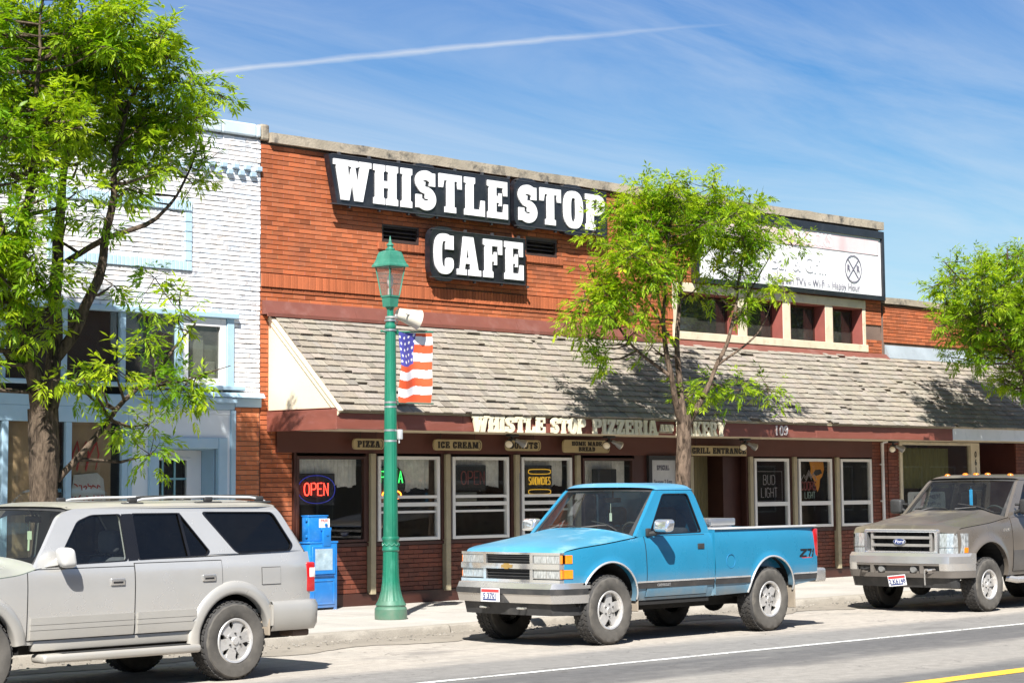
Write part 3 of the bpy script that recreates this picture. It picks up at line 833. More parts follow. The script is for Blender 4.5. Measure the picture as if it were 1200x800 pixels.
# ---------- signs on the cafe
gloss_black = M('black_enamel', (.012,.013,.018), .35, var=.3, stain=(6, .25, (.06,.06,.06)), coat=.3)
sign_white = M('white_sign_face', (.84,.84,.84), .4, var=.03)
edge_grey = M('sign_edge_trim', (.10,.10,.11), .4, .6)
def board(mb, x0, x1, z0, z1, y0, y1, mi, r=.05, k=0):
    P = []
    for cx, cz, a in ((x1-r, z1-r, 0), (x0+r, z1-r, 90), (x0+r, z0+r, 180), (x1-r, z0+r, 270)):
        P += _arc(cx, cz, r, r, a, a+90, 4)
    mb.prism([P], lambda a, b, d: (a, d, b), y0+.001*k, y1, mi)
def channel_sign(name, label, words, x0, z0, h, wx, yb, dz):
    t = thing(name, label, 'sign', (x0, yb, z0))
    off = Vector((-x0, -yb, -z0))
    mb = MB(); x = x0; k = 0; m = .062
    for ch in words:
        P, wd = slab(ch); wdt = wd*wx*h
        bulge = .055 if ch in 'SOC' else 0
        if ch == 'W':
            k += 1
            mb.prism([[(x-.11, z0+h+m), (x+wdt+m, z0+h+m), (x+wdt+m, z0-m), (x+.06, z0-m)]], lambda a, b, d: (a, d, b), yb-.11+.0012*(k % 5), yb+.0, 0)
        else:
            k += 1
            board(mb, x-m-.012, x+wdt+m+.012, z0-m-bulge, z0+h+m+bulge, yb-.11+.0012*(k % 5), yb, 0, .20 if bulge else .03)
        x += wdt+.11*wx*h
    xe = x-.11*wx*h
    o = mb.build('sign_box', [gloss_black], None); o.data.transform(Matrix.Translation(off)); o.parent = t
    mb = MB(); x = x0
    xe2 = slab_text(mb, words, h, lambda a, b, d: (x0+a, yb-.11-d, z0+b), .0, .022, wx, .11)
    o = mb.build('letters', [sign_white], None); o.data.transform(Matrix.Translation(off)); o.parent = t
    mb = MB()
    for zz_ in (z0-m-.012, z0+h+m): mb.box(x0-.04, xe+.06, yb-.115, yb-.07, zz_, zz_+.012)
    x = x0
    for i in range(int((xe-x0)/.6)+1):
        xx = x0+.1+i*.6; mb.box(xx, xx+.035, yb-.10, yb-.06, z0+h+m+.012, z0+h+m+.05); mb.box(xx+.2, xx+.235, yb-.10, yb-.06, z0-m-.045, z0-m-.012)
    o = mb.build('sign_trim', [edge_grey], None); o.data.transform(Matrix.Translation(off)); o.parent = t
    mb = MB()
    for xx in (x0+.25, (x0+xe)/2, xe-.25): mb.box(xx-.02, xx+.02, yb, Y0-.015, z0+.15, z0+.19); mb.box(xx-.02, xx+.02, yb, Y0-.015, z0+h-.15, z0+h-.11)
    o = mb.build('bracket', [edge_grey], None); o.data.transform(Matrix.Translation(off)); o.parent = t
    return xe
def fit_wx(words, h, width, gap=.11): return width/slab_width(words, h, 1.0, gap)
channel_sign('storefront_sign', 'black sign board with raised white letters WHISTLE high on the brick', 'WHISTLE', 20.56, 6.045, .595, fit_wx('WHISTLE', .595, 3.65), Y0-.10, 0)
channel_sign('storefront_sign', 'black sign board with raised white letters STOP, partly behind the tree', 'STOP', 24.45, 6.045, .595, fit_wx('STOP', .595, 2.09), Y0-.10, 0)
channel_sign('storefront_sign', 'smaller black sign board with raised white letters CAFE under the others', 'CAFE', 22.58, 5.10, .60, fit_wx('CAFE', .6, 1.98), Y0-.10, 0)

def single(name, label, cat, mb, mats, org, smooth=None, group=None):
    o = mb.build(name, mats, None, smooth); o.data.transform(Matrix.Translation(-Vector(org))); o.location = org
    return tag(o, label, cat, group)
def part(mb, name, mats, parent, org, smooth=None, lab=None):
    o = mb.build(name, mats, None, smooth); o.data.transform(Matrix.Translation(-Vector(org))); o.parent = parent
    if lab: o['label'] = lab
    return o
# lettering on the fascia
sign_cream = M('cream_sign_paint', (.74,.67,.49), .6, var=.1, vs=6, stain=(12, .35, (.42,.36,.24)))
YL = YF-.0205
org = (25.0, YL, 2.63); t = thing('fascia_lettering', 'cream wooden letters WHISTLE STOP PIZZERIA AND BAKERY along the maroon fascia', 'lettering', org)
for wd, xa, xb, zb, h in (('WHISTLE', 22.05, 23.60, 2.635, .235), ('STOP', 23.73, 24.51, 2.635, .235), ('PIZZERIA', 24.68, 26.24, 2.635, .235), ('AND', 26.29, 26.63, 2.695, .115), ('BAKERY', 26.71, 27.97, 2.635, .235)):
    mb = MB(); slab_text(mb, wd, h, lambda a, b, d, xa=xa, zb=zb: (xa+a, YL-.03-d, zb+b), 0, .03, fit_wx(wd, h, xb-xa, .05), .05)
    if wd == 'AND': mb.box(26.27, 26.65, YL-.012, YL, 2.675, 2.687)
    part(mb, 'word', [sign_cream], t, org)
mb = MB()
white_num = M('white_number_paint', (.78,.70,.66), .5)
slab_text(mb, 'I', .165, lambda a, b, d: (29.42+a, YL-d, 2.675+b), 0, .015, .55)
def ring_num(mb, cx, cz, rx, rz, t=.028):
    mb.prism([_arc(cx, cz, rx, rz, 0, 350, 20, 2.4), _arc(cx, cz, rx-t, rz-t*.7, 0, 340, 14, 2.4)], lambda a, b, d: (a, YL-d, b), 0, .015)
ring_num(mb, 29.575, 2.757, .052, .085)
ring_num(mb, 29.70, 2.795, .052, .048, .026)
mb.tube([(29.745, YL-.008, 2.79), (29.735, YL-.008, 2.73), (29.70, YL-.008, 2.69), (29.66, YL-.008, 2.70)], .015, 6)
single('house_number', 'white address numerals 109 on the maroon fascia', 'number', mb, [white_num], (29.42, YL, 2.67))

# hanging name boards below the soffit
board_tan = M('tan_sign_board', (.40,.32,.17), .6, var=.1, vs=3, stretch=(.5,1,3))
letter_black = M('black_sign_letters', (.015,.012,.010), .6)
ink_line = letter_black
def name_board(label, lines, x0, x1, z0, z1, square=False, group='name boards under the awning'):
    org = ((x0+x1)/2, Y0-.22, z1)
    t = thing('name_board', label, 'sign', org, 0, group)
    y = Y0-.22; r = (z1-z0)/2 if len(lines) == 1 else .06
    mb = MB()
    if square: P = _rect(x0, x1, z0, z1)
    else: P = [p for cx, a in ((x1-r, -90), (x0+r, 90)) for p in _arc(cx, (z0+z1)/2, r, (z1-z0)/2, a, a+180, 10, 2.6)]
    mb.prism([P], lambda a, b, d: (a, y+d, b), 0, .035)
    part(mb, 'board', [board_tan], t, org)
    n = len(lines); hh = (z1-z0)*(.60 if n == 1 else .34)
    for i, ln in enumerate(lines):
        mb = MB(); wmax = (x1-x0)-(.16 if not square else .06)
        if n > 1 and i == 1: wmax *= .62
        wx = min(fit_wx(ln, hh, wmax, .12), 1.25)
        wd = slab_width(ln, hh, wx, .12)
        zc = (z0+z1)/2 if n == 1 else (z1-(z1-z0)*(.29+.43*i))
        slab_text(mb, ln, hh, lambda a, b, d, xs=(x0+x1)/2-wd/2, zc=zc: (xs+a, y-d, zc-hh/2+b), 0, .006, wx, .12)
        part(mb, 'letters', [letter_black], t, org)
    mb = MB()
    if not square:      # a routed line at each end, and the hanging chains
        for cx, a in ((x1-r, -70),):
            pts = [(p[0], y-.002, p[1]) for p in _arc(cx-.01, (z0+z1)/2, r*.78, (z1-z0)*.40, a, a+140, 10)]
            mb.tube(pts, .005, 5)
        part(mb, 'end_line', [letter_black], t, org)
    for xx in (x0+.15, x1-.15):
        mb = MB(); mb.tube([(xx, y+.015, z1-.01), (xx, y+.015, 2.66)], .004, 5); part(mb, 'hanger', [letter_black], t, org)
name_board('small rounded tan board reading PIZZA', ['PIZZA'], 20.93, 21.54, 2.395, 2.555)
name_board('long rounded tan board reading ICE CREAM', ['ICE CREAM'], 22.57, 23.60, 2.395, 2.56)
name_board('rounded tan board reading DONUTS', ['DONUTS'], 24.14, 24.94, 2.40, 2.57)
name_board('tan board with two lines reading HOME MADE BREAD', ['HOME MADE', 'BREAD'], 25.47, 26.60, 2.38, 2.585)
name_board('square tan board reading GRILL ENTRANCE over the recessed doorway', ['GRILL ENTRANCE'], 28.72, 30.28, 2.35, 2.52, True)

# twin floodlights on the soffit
lamp_black = M('black_lamp_metal', (.02,.02,.022), .45)
lamp_grey = M('grey_lamp_metal', (.30,.30,.30), .4, .3)
bulb_m = M('frosted_flood_bulb', (.80,.72,.55), .25, coat=.6)
def flood(x, label, y=Y0-.42):
    org = (x, y, 2.655)
    t = thing('floodlight', label, 'floodlight', org, 0, 'twin floodlights under the awning')
    mb = MB(); mb.rbox(-.11, .11, -.05, .05, -.04, -.001, .012, 2); mb.cyl((0,0,-.03), (0,0,-.08), .025); mb.rbox(-.08, .08, -.02, .02, -.10, -.075, .008, 1)
    mb.build('mount', [lamp_black], t, 40)
    for s in (-1, 1):
        d = Vector((s*.75, -.55, -.45)).normalized(); a = Vector((s*.06, -.01, -.09))
        prof = [(.022, 0), (.030, .02), (.034, .07), (.055, .11), (.066, .17), (.064, .171)]
        q = d.to_track_quat('Z', 'Y')
        mb = MB(); mb.lathe(prof, n=18); mb.v = [tuple(a + q @ Vector(v)) for v in mb.v]
        h = mb.build('lamp_head', [lamp_black if s < 0 else lamp_grey], t, 40)
        mb = MB(); mb.lathe([(.061, .166), (.055, .182), (.03, .193), (0, .196)], n=18); mb.v = [tuple(a + q @ Vector(v)) for v in mb.v]
        mb.build('bulb', [bulb_m], h, 60)
flood(24.07, 'twin floodlight between the ICE CREAM and DONUTS boards')
flood(26.36, 'twin floodlight in front of the HOME MADE BREAD board')
flood(29.98, 'twin floodlight in front of the GRILL ENTRANCE board')
flood(34.60, 'twin floodlight at the end of the fascia above the white downspout')

# banner in its black frame over the upper windows
bx0, bx1, bz0, bz1 = 29.05, 34.86, 5.375, 6.72
org = (bx0, Y0-.03, bz0)
t = thing('banner_sign', 'faded white banner in a black frame over the upper windows', 'sign', org)
mb = MB(); yb = Y0-.16
mb.box(bx0, bx1, yb, Y0-.018, bz0, bz0+.085); mb.box(bx0, bx1, yb, Y0-.018, bz1-.14, bz1)
mb.box(bx0, bx0+.07, yb, Y0-.018, bz0+.0855, bz1-.1405); mb.box(bx1-.07, bx1, yb, Y0-.018, bz0+.0855, bz1-.1405)
part(mb, 'sign_frame', [gloss_black], t, org)
mb = MB()
def bcf(u, v): return (1,1,1)
mb.grid(60, 20, lambda u, v: (bx0+.06+(bx1-bx0-.12)*u, Y0-.115+.006*noise.noise((u*9, v*4, 0)), bz0+.075+(bz1-bz0-.21)*v))
vinyl = M('white_banner_vinyl', (.80,.80,.80), .5, var=.03)
part(mb, 'banner', [vinyl], t, org, 60)
faded_red = M('faded_pink_print', (.70,.53,.53), .6, var=.2, vs=1.2, stretch=(2,1,.5))
grey_ink = M('grey_print', (.17,.16,.20), .6)
faint_ink = M('sun_faded_print', (.68,.68,.70), .6)
mb = MB(); yp = Y0-.128
mb.box(bx0+.10, bx1-.16, yp, yp+.004, 6.25, 6.54, 0)
font_add(mb, 'TRACKS', .34, lambda a, b, d: (32.55+a, yp-.004-d, 6.395+b), .001, .006, .98, 0, 1)
font_add(mb, 'Bar & Grill', .42, lambda a, b, d: (32.1+a, yp-.002-d, 5.90+b), .001, .004, .95, 0, 3)
font_add(mb, 'Appetizers ~ Flat Screen TV\'s ~ Wi-Fi ~ Happy Hour', .185, lambda a, b, d: (32.08+a, yp-.002-d, 5.575+b), .001, .0, .98, 0, 2)
c_ = (33.84, 5.935)
mb.prism([_arc(c_[0], c_[1], .275, .265, 0, 355, 40), _arc(c_[0], c_[1], .255, .245, 0, 354, 36)], lambda a, b, d: (a, yp-d, b), 0, .004, 2)
for s in (-1, 1):
    dx, dz = s*.165, .175; nx, nz = .012, -s*.012*0
    mb.prism([[(c_[0]-dx-.013, c_[1]-dz), (c_[0]-dx+.013, c_[1]-dz), (c_[0]+dx+.013, c_[1]+dz), (c_[0]+dx-.013, c_[1]+dz)]], lambda a, b, d, s=s: (a, yp-d-.001*s, b), 0, .004, 2)
    font_add(mb, 'R', .17, lambda a, b, d, s=s: (c_[0]+s*.155+a, yp-.002-d, c_[1]+b), .001, .006, 1, 0, 2)
part(mb, 'lettering', [faded_red, vinyl, grey_ink, faint_ink], t, org)

# menu board by the entrance
org = (28.12, Y0-.07, .95)
t = thing('menu_board', 'white letter board headed SPECIAL in a black frame beside the doorway', 'menu board', org)
mb = MB()
for a, b, c, d in ((27.72, 27.80, 1.0, 2.345), (28.47, 28.56, 1.0, 2.345), (27.80, 28.47, 2.27, 2.345), (27.80, 28.47, 1.0, 1.06)): mb.box(a, b, Y0-.12, Y0-.02, c, d)
part(mb, 'frame', [lamp_black], t, org)
mb = MB(); mb.box(27.80, 28.47, Y0-.075, Y0-.03, 1.06, 2.27); part(mb, 'panel', [M('grey_letter_panel', (.50,.50,.49), .5)], t, org)
mb = MB(); yp2 = Y0-.076
slab_text(mb, 'SPECIAL', .085, lambda a, b, d: (27.97+a, yp2-d, 2.10+b), 0, .003, fit_wx('SPECIAL', .085, .33, .1), .1)
font_add(mb, 'Sausage 2 Eggs', .105, lambda a, b, d: (28.135+a, yp2-d, 1.90+b), .001, .002, .78)
font_add(mb, 'Hash Browns', .105, lambda a, b, d: (28.135+a, yp2-d, 1.74+b), .001, .002, .78) if False else None
part(mb, 'lettering', [M('blue_grey_letters', (.10,.10,.13), .6)], t, org)

# neon signs in the windows
neon_red = emit_mat('lit_red_neon', (1, .05, .03), 2.8); neon_blue = emit_mat('lit_blue_neon', (.08, .10, 1), .22)
neon_green = emit_mat('lit_green_neon', (.05, 1, .15), 1.3); neon_amber = emit_mat('lit_amber_neon', (1, .55, .05), .38); neon_orange = emit_mat('lit_orange_neon', (1, .22, .02), 4)
neon_off = M('unlit_neon_tube', (.42,.36,.36), .3); neon_off_red = M('unlit_red_tube', (.26,.045,.04), .35); neon_off_green = M('unlit_green_tube', (.26,.34,.28), .3); neon_dim = M('unlit_dim_tube', (.20,.17,.18), .3)
neon_board = M('neon_backing', (.012,.012,.014), .5)
STROKES = {'O': [_arc(.3,.5,.3,.5,0,360,20,2.4)], 'P': [[(0,0),(0,1),(.4,1),(.55,.9),(.55,.62),(.4,.5),(0,.5)]], 'E': [[(.5,0),(0,0),(0,1),(.5,1)], [(0,.52),(.4,.52)]],
 'N': [[(0,0),(0,1),(.5,0),(.5,1)]], 'I': [[(.1,0),(.1,1)]], 'Z': [[(0,1),(.5,1),(0,0),(.5,0)]], 'A': [[(0,0),(.28,1),(.56,0)], [(.1,.36),(.46,.36)]],
 'S': [[(.5,.85),(.4,1),(.12,1),(0,.85),(0,.65),(.12,.53),(.4,.47),(.5,.35),(.5,.15),(.4,0),(.12,0),(0,.15)]], 'D': [[(0,0),(0,1),(.35,1),(.52,.8),(.52,.2),(.35,0),(0,0)]],
 'W': [[(0,1),(.18,0),(.36,.8),(.54,0),(.72,1)]], 'C': [[(.5,.82),(.38,1),(.14,1),(0,.82),(0,.18),(.14,0),(.38,0),(.5,.18)]], 'H': [[(0,0),(0,1)], [(.5,0),(.5,1)], [(0,.5),(.5,.5)]],
 'B': [[(0,0),(0,1),(.35,1),(.47,.9),(.47,.62),(.35,.52),(0,.52)], [(.35,.52),(.52,.4),(.52,.12),(.38,0),(0,0)]], 'U': [[(0,1),(0,.2),(.14,0),(.38,0),(.52,.2),(.52,1)]],
 'L': [[(0,1),(0,0),(.45,0)]], 'G': [[(.5,.82),(.38,1),(.14,1),(0,.82),(0,.18),(.14,0),(.38,0),(.5,.18),(.5,.46),(.3,.46)]], 'T': [[(0,1),(.5,1)], [(.25,1),(.25,0)]], 'R': [[(0,0),(0,1),(.4,1),(.52,.9),(.52,.62),(.4,.5),(0,.5)], [(.28,.5),(.54,0)]]}
def neon_text(mb, text, x, z, h, wx, y, r, mi=0, gap=.22):
    for ch in text:
        if ch == ' ': x += .4*h*wx; continue
        S = STROKES[ch]; w = max(p[0] for s in S for p in s)
        for s in S: mb.tube([(x+p[0]*h*wx, y, z+p[1]*h) for p in s], r, 6, True, mi)
        x += (w+gap)*h*wx
    return x
def neon_width(text, h, wx, gap=.22): return sum((max(p[0] for s in STROKES[c] for p in s)+gap)*h*wx if c != ' ' else .4*h*wx for c in text)-gap*h*wx
yn = Y0+.005
def neon_thing(label, cx, zc, w, h, back=True, disc=False):
    org = (cx, yn, zc); t = thing('neon_sign', label, 'neon sign', org, 0, 'neon signs in the windows')
    if back:
        mb = MB()
        if disc: mb.prism([_arc(cx, zc, w/2, h/2, 0, 350, 28)], lambda a, b, d: (a, yn+.03+d, b), 0, .03)
        else: mb.rbox(cx-w/2, cx+w/2, yn+.03, yn+.06, zc-h/2, zc+h/2, .01, 1)
        part(mb, 'backing', [neon_board], t, org)
    return t, org
t, org = neon_thing('lit red neon OPEN sign ringed in blue at the left shop window', 20.42, 1.82, .76, .46)
mb = MB(); wd = neon_width('OPEN', .19, .88); neon_text(mb, 'OPEN', 20.42-wd/2, 1.735, .175, .92, yn, .0085); part(mb, 'red_tube', [neon_red], t, org, 50)
mb = MB(); mb.tube([(p[0], yn, p[1]) for p in _arc(20.42, 1.82, .35, .20, 0, 360, 40, 2.2)], .0045, 6); part(mb, 'blue_tube', [neon_blue], t, org, 50)
t, org = neon_thing('round neon PIZZA sign glowing green behind the lamp post', 21.90, 1.88, .62, .62, True, True)
mb = MB(); wd = neon_width('PIZZA', .17, .85)
x = 21.90-wd/2
for i, ch in enumerate('PIZZA'):
    x = neon_text(mb, ch, x, 1.86+(.05, .085, .10, .085, .05)[i], .17, .85, yn, .009); x += .0
part(mb, 'green_tube', [neon_green], t, org, 50)
mb = MB(); mb.tube([(p[0], yn, p[1]) for p in _arc(21.90, 1.73, .19, .07, 0, 360, 24)], .010, 6); part(mb, 'orange_tube', [neon_orange], t, org, 50)
t, org = neon_thing('unlit OPEN sign on a dark panel under the ICE CREAM board', 23.62, 1.98, .66, .40)
mb = MB(); wd = neon_width('OPEN', .20, .9); neon_text(mb, 'OPEN', 23.62-wd/2, 1.88, .20, .9, yn, .009); part(mb, 'tube', [neon_off_red], t, org, 50)
t, org = neon_thing('amber neon SANDWICHES sign drawn as a bun', 25.14, 1.93, .66, .50)
mb = MB(); wd = neon_width('SANDWICHES', .12, .60); neon_text(mb, 'SANDWICHES', 25.14-wd/2, 1.87, .12, .60, yn, .007)
for zc in (2.075, 1.755): mb.tube([(p[0], yn, p[1]) for p in _arc(25.14, zc, .26, .038, 0, 360, 30, 4)], .007, 6)
part(mb, 'amber_tube', [neon_amber], t, org, 50)
t, org = neon_thing('dark unlit monitor hung among the curtains behind the truck', 26.72, 2.0, .62, .42) if False else (None, None)
t, org = neon_thing('unlit BUD LIGHT tube sign in the window right of the doorway', 31.22, 1.82, .8, .5, False)
mb = MB()
wd = neon_width('BUD', .17, 1.0); neon_text(mb, 'BUD', 31.22-wd/2, 1.845, .17, 1.0, yn, .007)
wd = neon_width('LIGHT', .17, .95); neon_text(mb, 'LIGHT', 31.22-wd/2, 1.615, .17, .95, yn, .007)
mb.tube([(p[0], yn+.01, p[1]) for p in _rect(30.82, 31.62, 1.55, 2.08)+[(30.82, 1.55)]], .005, 6)
part(mb, 'tube', [neon_off], t, org, 50)
t, org = neon_thing('unlit beer sign with pale mountain peaks over red script and LIGHT', 32.40, 1.78, .6, .5, False)
mb = MB()
pk = [(32.20,1.92),(32.29,2.02),(32.34,1.97),(32.44,2.10),(32.52,2.0),(32.58,2.05),(32.68,1.92)]
mb.tube([(p[0], yn, p[1]) for p in pk], .008, 6); mb.tube([(p[0], yn, p[1]-.04) for p in pk[1:-1]], .007, 6); mb.tube([(p[0], yn, p[1]-.075) for p in pk[2:-2]], .007, 6)
part(mb, 'white_tube', [neon_off], t, org, 50)
mb = MB(); wd = neon_width('COORS', .15, .85); neon_text(mb, 'COORS', 32.42-wd/2, 1.74, .15, .85, yn, .012); part(mb, 'red_tube', [neon_off_red], t, org, 50)
mb = MB(); wd = neon_width('LIGHT', .12, .9); neon_text(mb, 'LIGHT', 32.46-wd/2, 1.585, .12, .9, yn, .009); part(mb, 'green_tube', [neon_off_green], t, org, 50)
# orange poster
mb = MB()
ol = [(32.54,2.26),(32.98,2.26),(33.0,2.12),(32.94,1.99),(32.86,1.93),(32.84,1.80),(32.78,1.70),(32.72,1.80),(32.66,1.94),(32.56,2.02),(32.58,2.14)]
mb.prism([ol], lambda a, b, d: (a, Y0+.06+d, b), 0, .004, 0)
mb.prism([[(32.64,2.04),(32.72,2.11),(32.88,2.12),(32.93,2.05),(32.84,2.02),(32.74,2.0)]], lambda a, b, d: (a, Y0+.0585-d, b), 0, .002, 1)
single('poster', 'torn orange poster with a dark print in the shop window', 'poster', mb, [M('orange_poster_print', (.75,.28,.02), .6), neon_board], (32.76, Y0+.06, 1.7))
# plain dark panels hung in the curtained window
mb = MB(); mb.rbox(26.42, 27.02, Y0+.0, Y0+.03, 1.72, 2.12, .01, 1)
single('window_panel', 'dark blank panel hung before the lace curtain behind the truck cab', 'panel', mb, [neon_board], (26.72, Y0+.1, 1.7))
mb = MB(); mb.rbox(23.32, 23.86, Y0+.16, Y0+.165, 1.62, 1.76, .002, 1)
single('paper_notice', 'grey paper notice below the unlit OPEN sign', 'notice', mb, [M('grey_paper', (.34,.33,.29), .8)], (23.6, Y0+.16, 1.6))

# ---------- white building on the left
wb = thing('white_brick_shop', 'white painted brick shop with blue trim left of the cafe', 'building', (15.5, Y0, .12))
WO = Vector((-15.5, -Y0, -.12))
blue_trim = M('powder_blue_trim', (.35,.51,.63), .55, var=.08, vs=2, bump=.1, bs=30, stain=(6, .3, (.46,.56,.64)))
pale_wall = M('pale_blue_white_boarding', (.66,.72,.76), .55, var=.05, vs=1.5)
white_paint = M('white_gloss_trim', (.78,.78,.78), .45, var=.04)
WX0 = 12.4
pale_frame_brick = M('pale_blue_painted_brick', (.42,.57,.67), .7, var=.1, bump=.3, bs=30)
mb = MB()
band = (WX0-1, 18.84, 3.10, 4.26)
bricks(mb, WX0, 19.335, 3.12, 6.80, Y0+.005, [band], tones=(.90, 1.02), rough=.008, jit=.007, gap=.0135, th=.018, vj=None)
backing(mb, WX0, 19.335, 3.10, 6.82, Y0+.004, [band])
# corbelled dentils under the parapet
dent = MB()
x = WX0
i = 0
while x < 19.25:
    for k, zz_ in enumerate((6.245, 6.335)):
        xx = x + (.105 if k else 0); dent.rbox(xx, xx+.10, Y0-.075, Y0-.02, zz_, zz_+.068, .008, 1)
    x += .21
# raised frames of upright bricks
def soldier(xa, xb, z0, z1):
    x = xa
    while x < xb-.02:
        bx.rbox(x+.002, min(x+.066, xb)-.002, Y0-.045, Y0-.014, z0, z1, .006, 1); x += .0685
def stack(xa, xb, z0, z1):
    z = z0
    while z < z1-.02:
        bx.rbox(xa, xb, Y0-.045, Y0-.014, z+.002, min(z+.13, z1)-.002, .006, 1); z += .135
for xa, xb in ((12.9, 15.3), (15.75, 18.10)):
    bx = MB(); soldier(xa, xb, 5.66, 5.80); soldier(xa, xb, 4.83, 4.96); stack(xb-.12, xb, 4.965, 5.655); stack(xa, xa+.12, 4.965, 5.655)
    put(bx, 'brick_frame', [pale_frame_brick], wb, WO)
put(mb, 'wall', [white_brick, white_mortar], wb, WO)
put(dent, 'dentil_course', [M('pale_blue_brick', (.36,.48,.58), .7, var=.1)], wb, WO)
mb = MB(); x = WX0
while x < 19.3:
    e = min(x+.62, 19.305); mb.rbox(x+.004, e-.004, Y0-.07, Y0+.35, 6.825, 7.0+R.uniform(-.012,.012), .02, 2); x += .62
put(mb, 'parapet_cap', [M('pale_blue_coping', (.50,.59,.64), .7, var=.08, stain=(4, .5, (.35,.38,.4)))], wb, WO)
mb = MB(); mb.box(11.5, 19.33, Y0+.9, Y0+14, .1, 6.7); mb.box(11.5, WX0, Y0, Y0+.26, .1, 6.9)
put(mb, 'rear_block', [M('grey_side_wall', (.4,.4,.4), .9)], wb, WO)
# transom band
mb = MB(); mb.rbox(WX0, 18.90, Y0-.10, Y0+.02, 4.20, 4.275, .01, 1); mb.rbox(WX0, 19.0, Y0-.12, Y0+.02, 3.20, 3.26, .01, 1)
for xx in (14.2, 15.10, 16.03, 16.96): mb.rbox(xx-.045, xx+.045, Y0-.05, Y0+.02, 3.261, 4.199, .008, 1)
mb.rbox(17.85, 17.96, Y0-.05, Y0+.02, 3.261, 4.199, .008, 1); mb.rbox(18.72, 18.85, Y0-.05, Y0+.02, 3.261, 4.199, .008, 1)
put(mb, 'transom_trim', [blue_trim], wb, WO)
for a, b in ((12.5, 14.15), (14.25, 15.05), (15.15, 15.98), (16.08, 16.91), (17.01, 17.84)):
    mb = MB(); mb.box(a-.02, b+.02, Y0+.0, Y0+.008, 3.25, 4.21); put(mb, 'transom_pane', [pane_dark], wb, WO)
mb = MB()
for a, b, c, d in ((17.965, 18.06, 3.262, 4.195), (18.62, 18.715, 3.262, 4.195), (18.061, 18.619, 4.08, 4.195), (18.061, 18.619, 3.262, 3.36)): mb.rbox(a, b, Y0-.035, Y0+.03, c, d, .006, 1)
f = put(mb, 'window', [white_paint], wb, WO)
mb = MB(); mb.box(18.05, 18.63, Y0+.01, Y0+.018, 3.34, 4.1); put(mb, 'pane', [glass_mat('hazy_glass', (.75,.78,.75), 1.0, .02, .12)], f, WO)
mb = MB(); mb.box(18.0, 18.7, Y0+.12, Y0+.14, 3.2, 4.25); mb.box(18.25, 18.4, Y0+.08, Y0+.11, 3.3, 3.95, 1); mb.rbox(18.45, 18.62, Y0+.08, Y0+.11, 3.3, 3.6, .03, 1, 1)
put(mb, 'blind', [M('grey_green_blind', (.18,.19,.15), .8), M('pale_stored_boxes', (.34,.33,.28), .8)], f, WO)
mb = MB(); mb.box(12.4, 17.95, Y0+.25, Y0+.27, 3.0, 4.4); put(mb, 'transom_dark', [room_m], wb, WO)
# lower front
mb = MB(); mb.rbox(WX0, 18.86, Y0-.06, Y0+.02, 2.93, 3.10, .01, 1); mb.rbox(17.5, 18.86, Y0-.12, Y0-.061, 3.02, 3.10, .01, 1)
mb.hexa([(17.0,Y0-.14,3.105),(19.34,Y0-.14,3.105),(19.34,Y0+.0,3.105),(17.0,Y0+.0,3.105),(17.0,Y0-.10,3.17),(19.34,Y0-.10,3.17),(19.34,Y0+.0,3.17),(17.0,Y0+.0,3.17)])
mb.box(18.87, 19.34, Y0-.05, Y0-.0, 2.975, 3.104)
mb.rbox(18.80, 18.89, Y0-.05, Y0+.02, .12, 2.929, .008, 1)
mb.rbox(17.05, 17.13, Y0-.05, Y0+.02, .12, 2.929, .008, 1)
mb.rbox(WX0, 17.049, Y0-.055, Y0+.02, 2.72, 2.929, .008, 1)
for xx in (14.2, 15.16, 16.12): mb.rbox(xx-.045, xx+.045, Y0-.05, Y0+.02, .6, 2.719, .008, 1)
mb.rbox(16.96, 17.049, Y0-.05, Y0+.02, .12, 2.719, .008, 1)
mb.rbox(WX0, 16.959, Y0-.05, Y0+.02, .12, .6, .008, 1)
# door surround, two steps deep
for (a, b, c, d, yo) in ((17.40, 17.56, .12, 2.54, -.07), (18.57, 18.73, .12, 2.54, -.07), (17.561, 18.569, 2.39, 2.54, -.07)): mb.rbox(a, b, Y0+yo, Y0+.02, c, d, .012, 1)
put(mb, 'shopfront_trim', [blue_trim], wb, WO)
mb = MB(); mb.box(17.131, 17.399, Y0-.025, Y0+.02, .12, 2.86); mb.box(18.731, 18.799, Y0-.025, Y0+.02, .12, 2.86); mb.box(17.399, 18.731, Y0-.025, Y0+.02, 2.541, 2.86)
mb.rbox(17.131, 18.799, Y0-.035, Y0+.02, 2.861, 2.928, .006, 1)
put(mb, 'boarding', [pale_wall], wb, WO)
mb = MB(); mb.box(17.561, 17.575, Y0+.021, Y0+.33, .12, 2.39); mb.box(18.555, 18.569, Y0+.021, Y0+.33, .12, 2.39); mb.box(17.575, 18.555, Y0+.021, Y0+.33, 2.375, 2.39)
put(mb, 'door_reveal', [blue_trim], wb, WO)
mb = MB()
mb.box(17.58, 18.55, Y0+.30, Y0+.34, .14, 1.25)
for a, b, c, d in ((17.58, 17.70, 1.251, 2.37), (18.30, 18.55, 1.251, 2.37), (17.701, 18.299, 2.245, 2.37)): mb.box(a, b, Y0+.30, Y0+.34, c, d)
mb.rbox(17.66, 18.36, Y0+.285, Y0+.2995, 2.235, 2.27, .004, 1)
door = put(mb, 'door', [white_paint], wb, WO)
mb = MB(); mb.box(17.70, 18.30, Y0+.325, Y0+.332, 1.25, 2.25); put(mb, 'pane', [pane_dark], door, WO)
mb = MB()
for xx in (17.895, 18.10): mb.box(xx-.014, xx+.014, Y0+.305, Y0+.322, 1.251, 2.244)
for zz_ in (1.60, 1.98): mb.box(17.701, 18.299, Y0+.303, Y0+.320, zz_-.014, zz_+.014)
put(mb, 'glazing_bar', [M('teal_glazing_bar', (.22,.42,.46), .5)], door, WO)
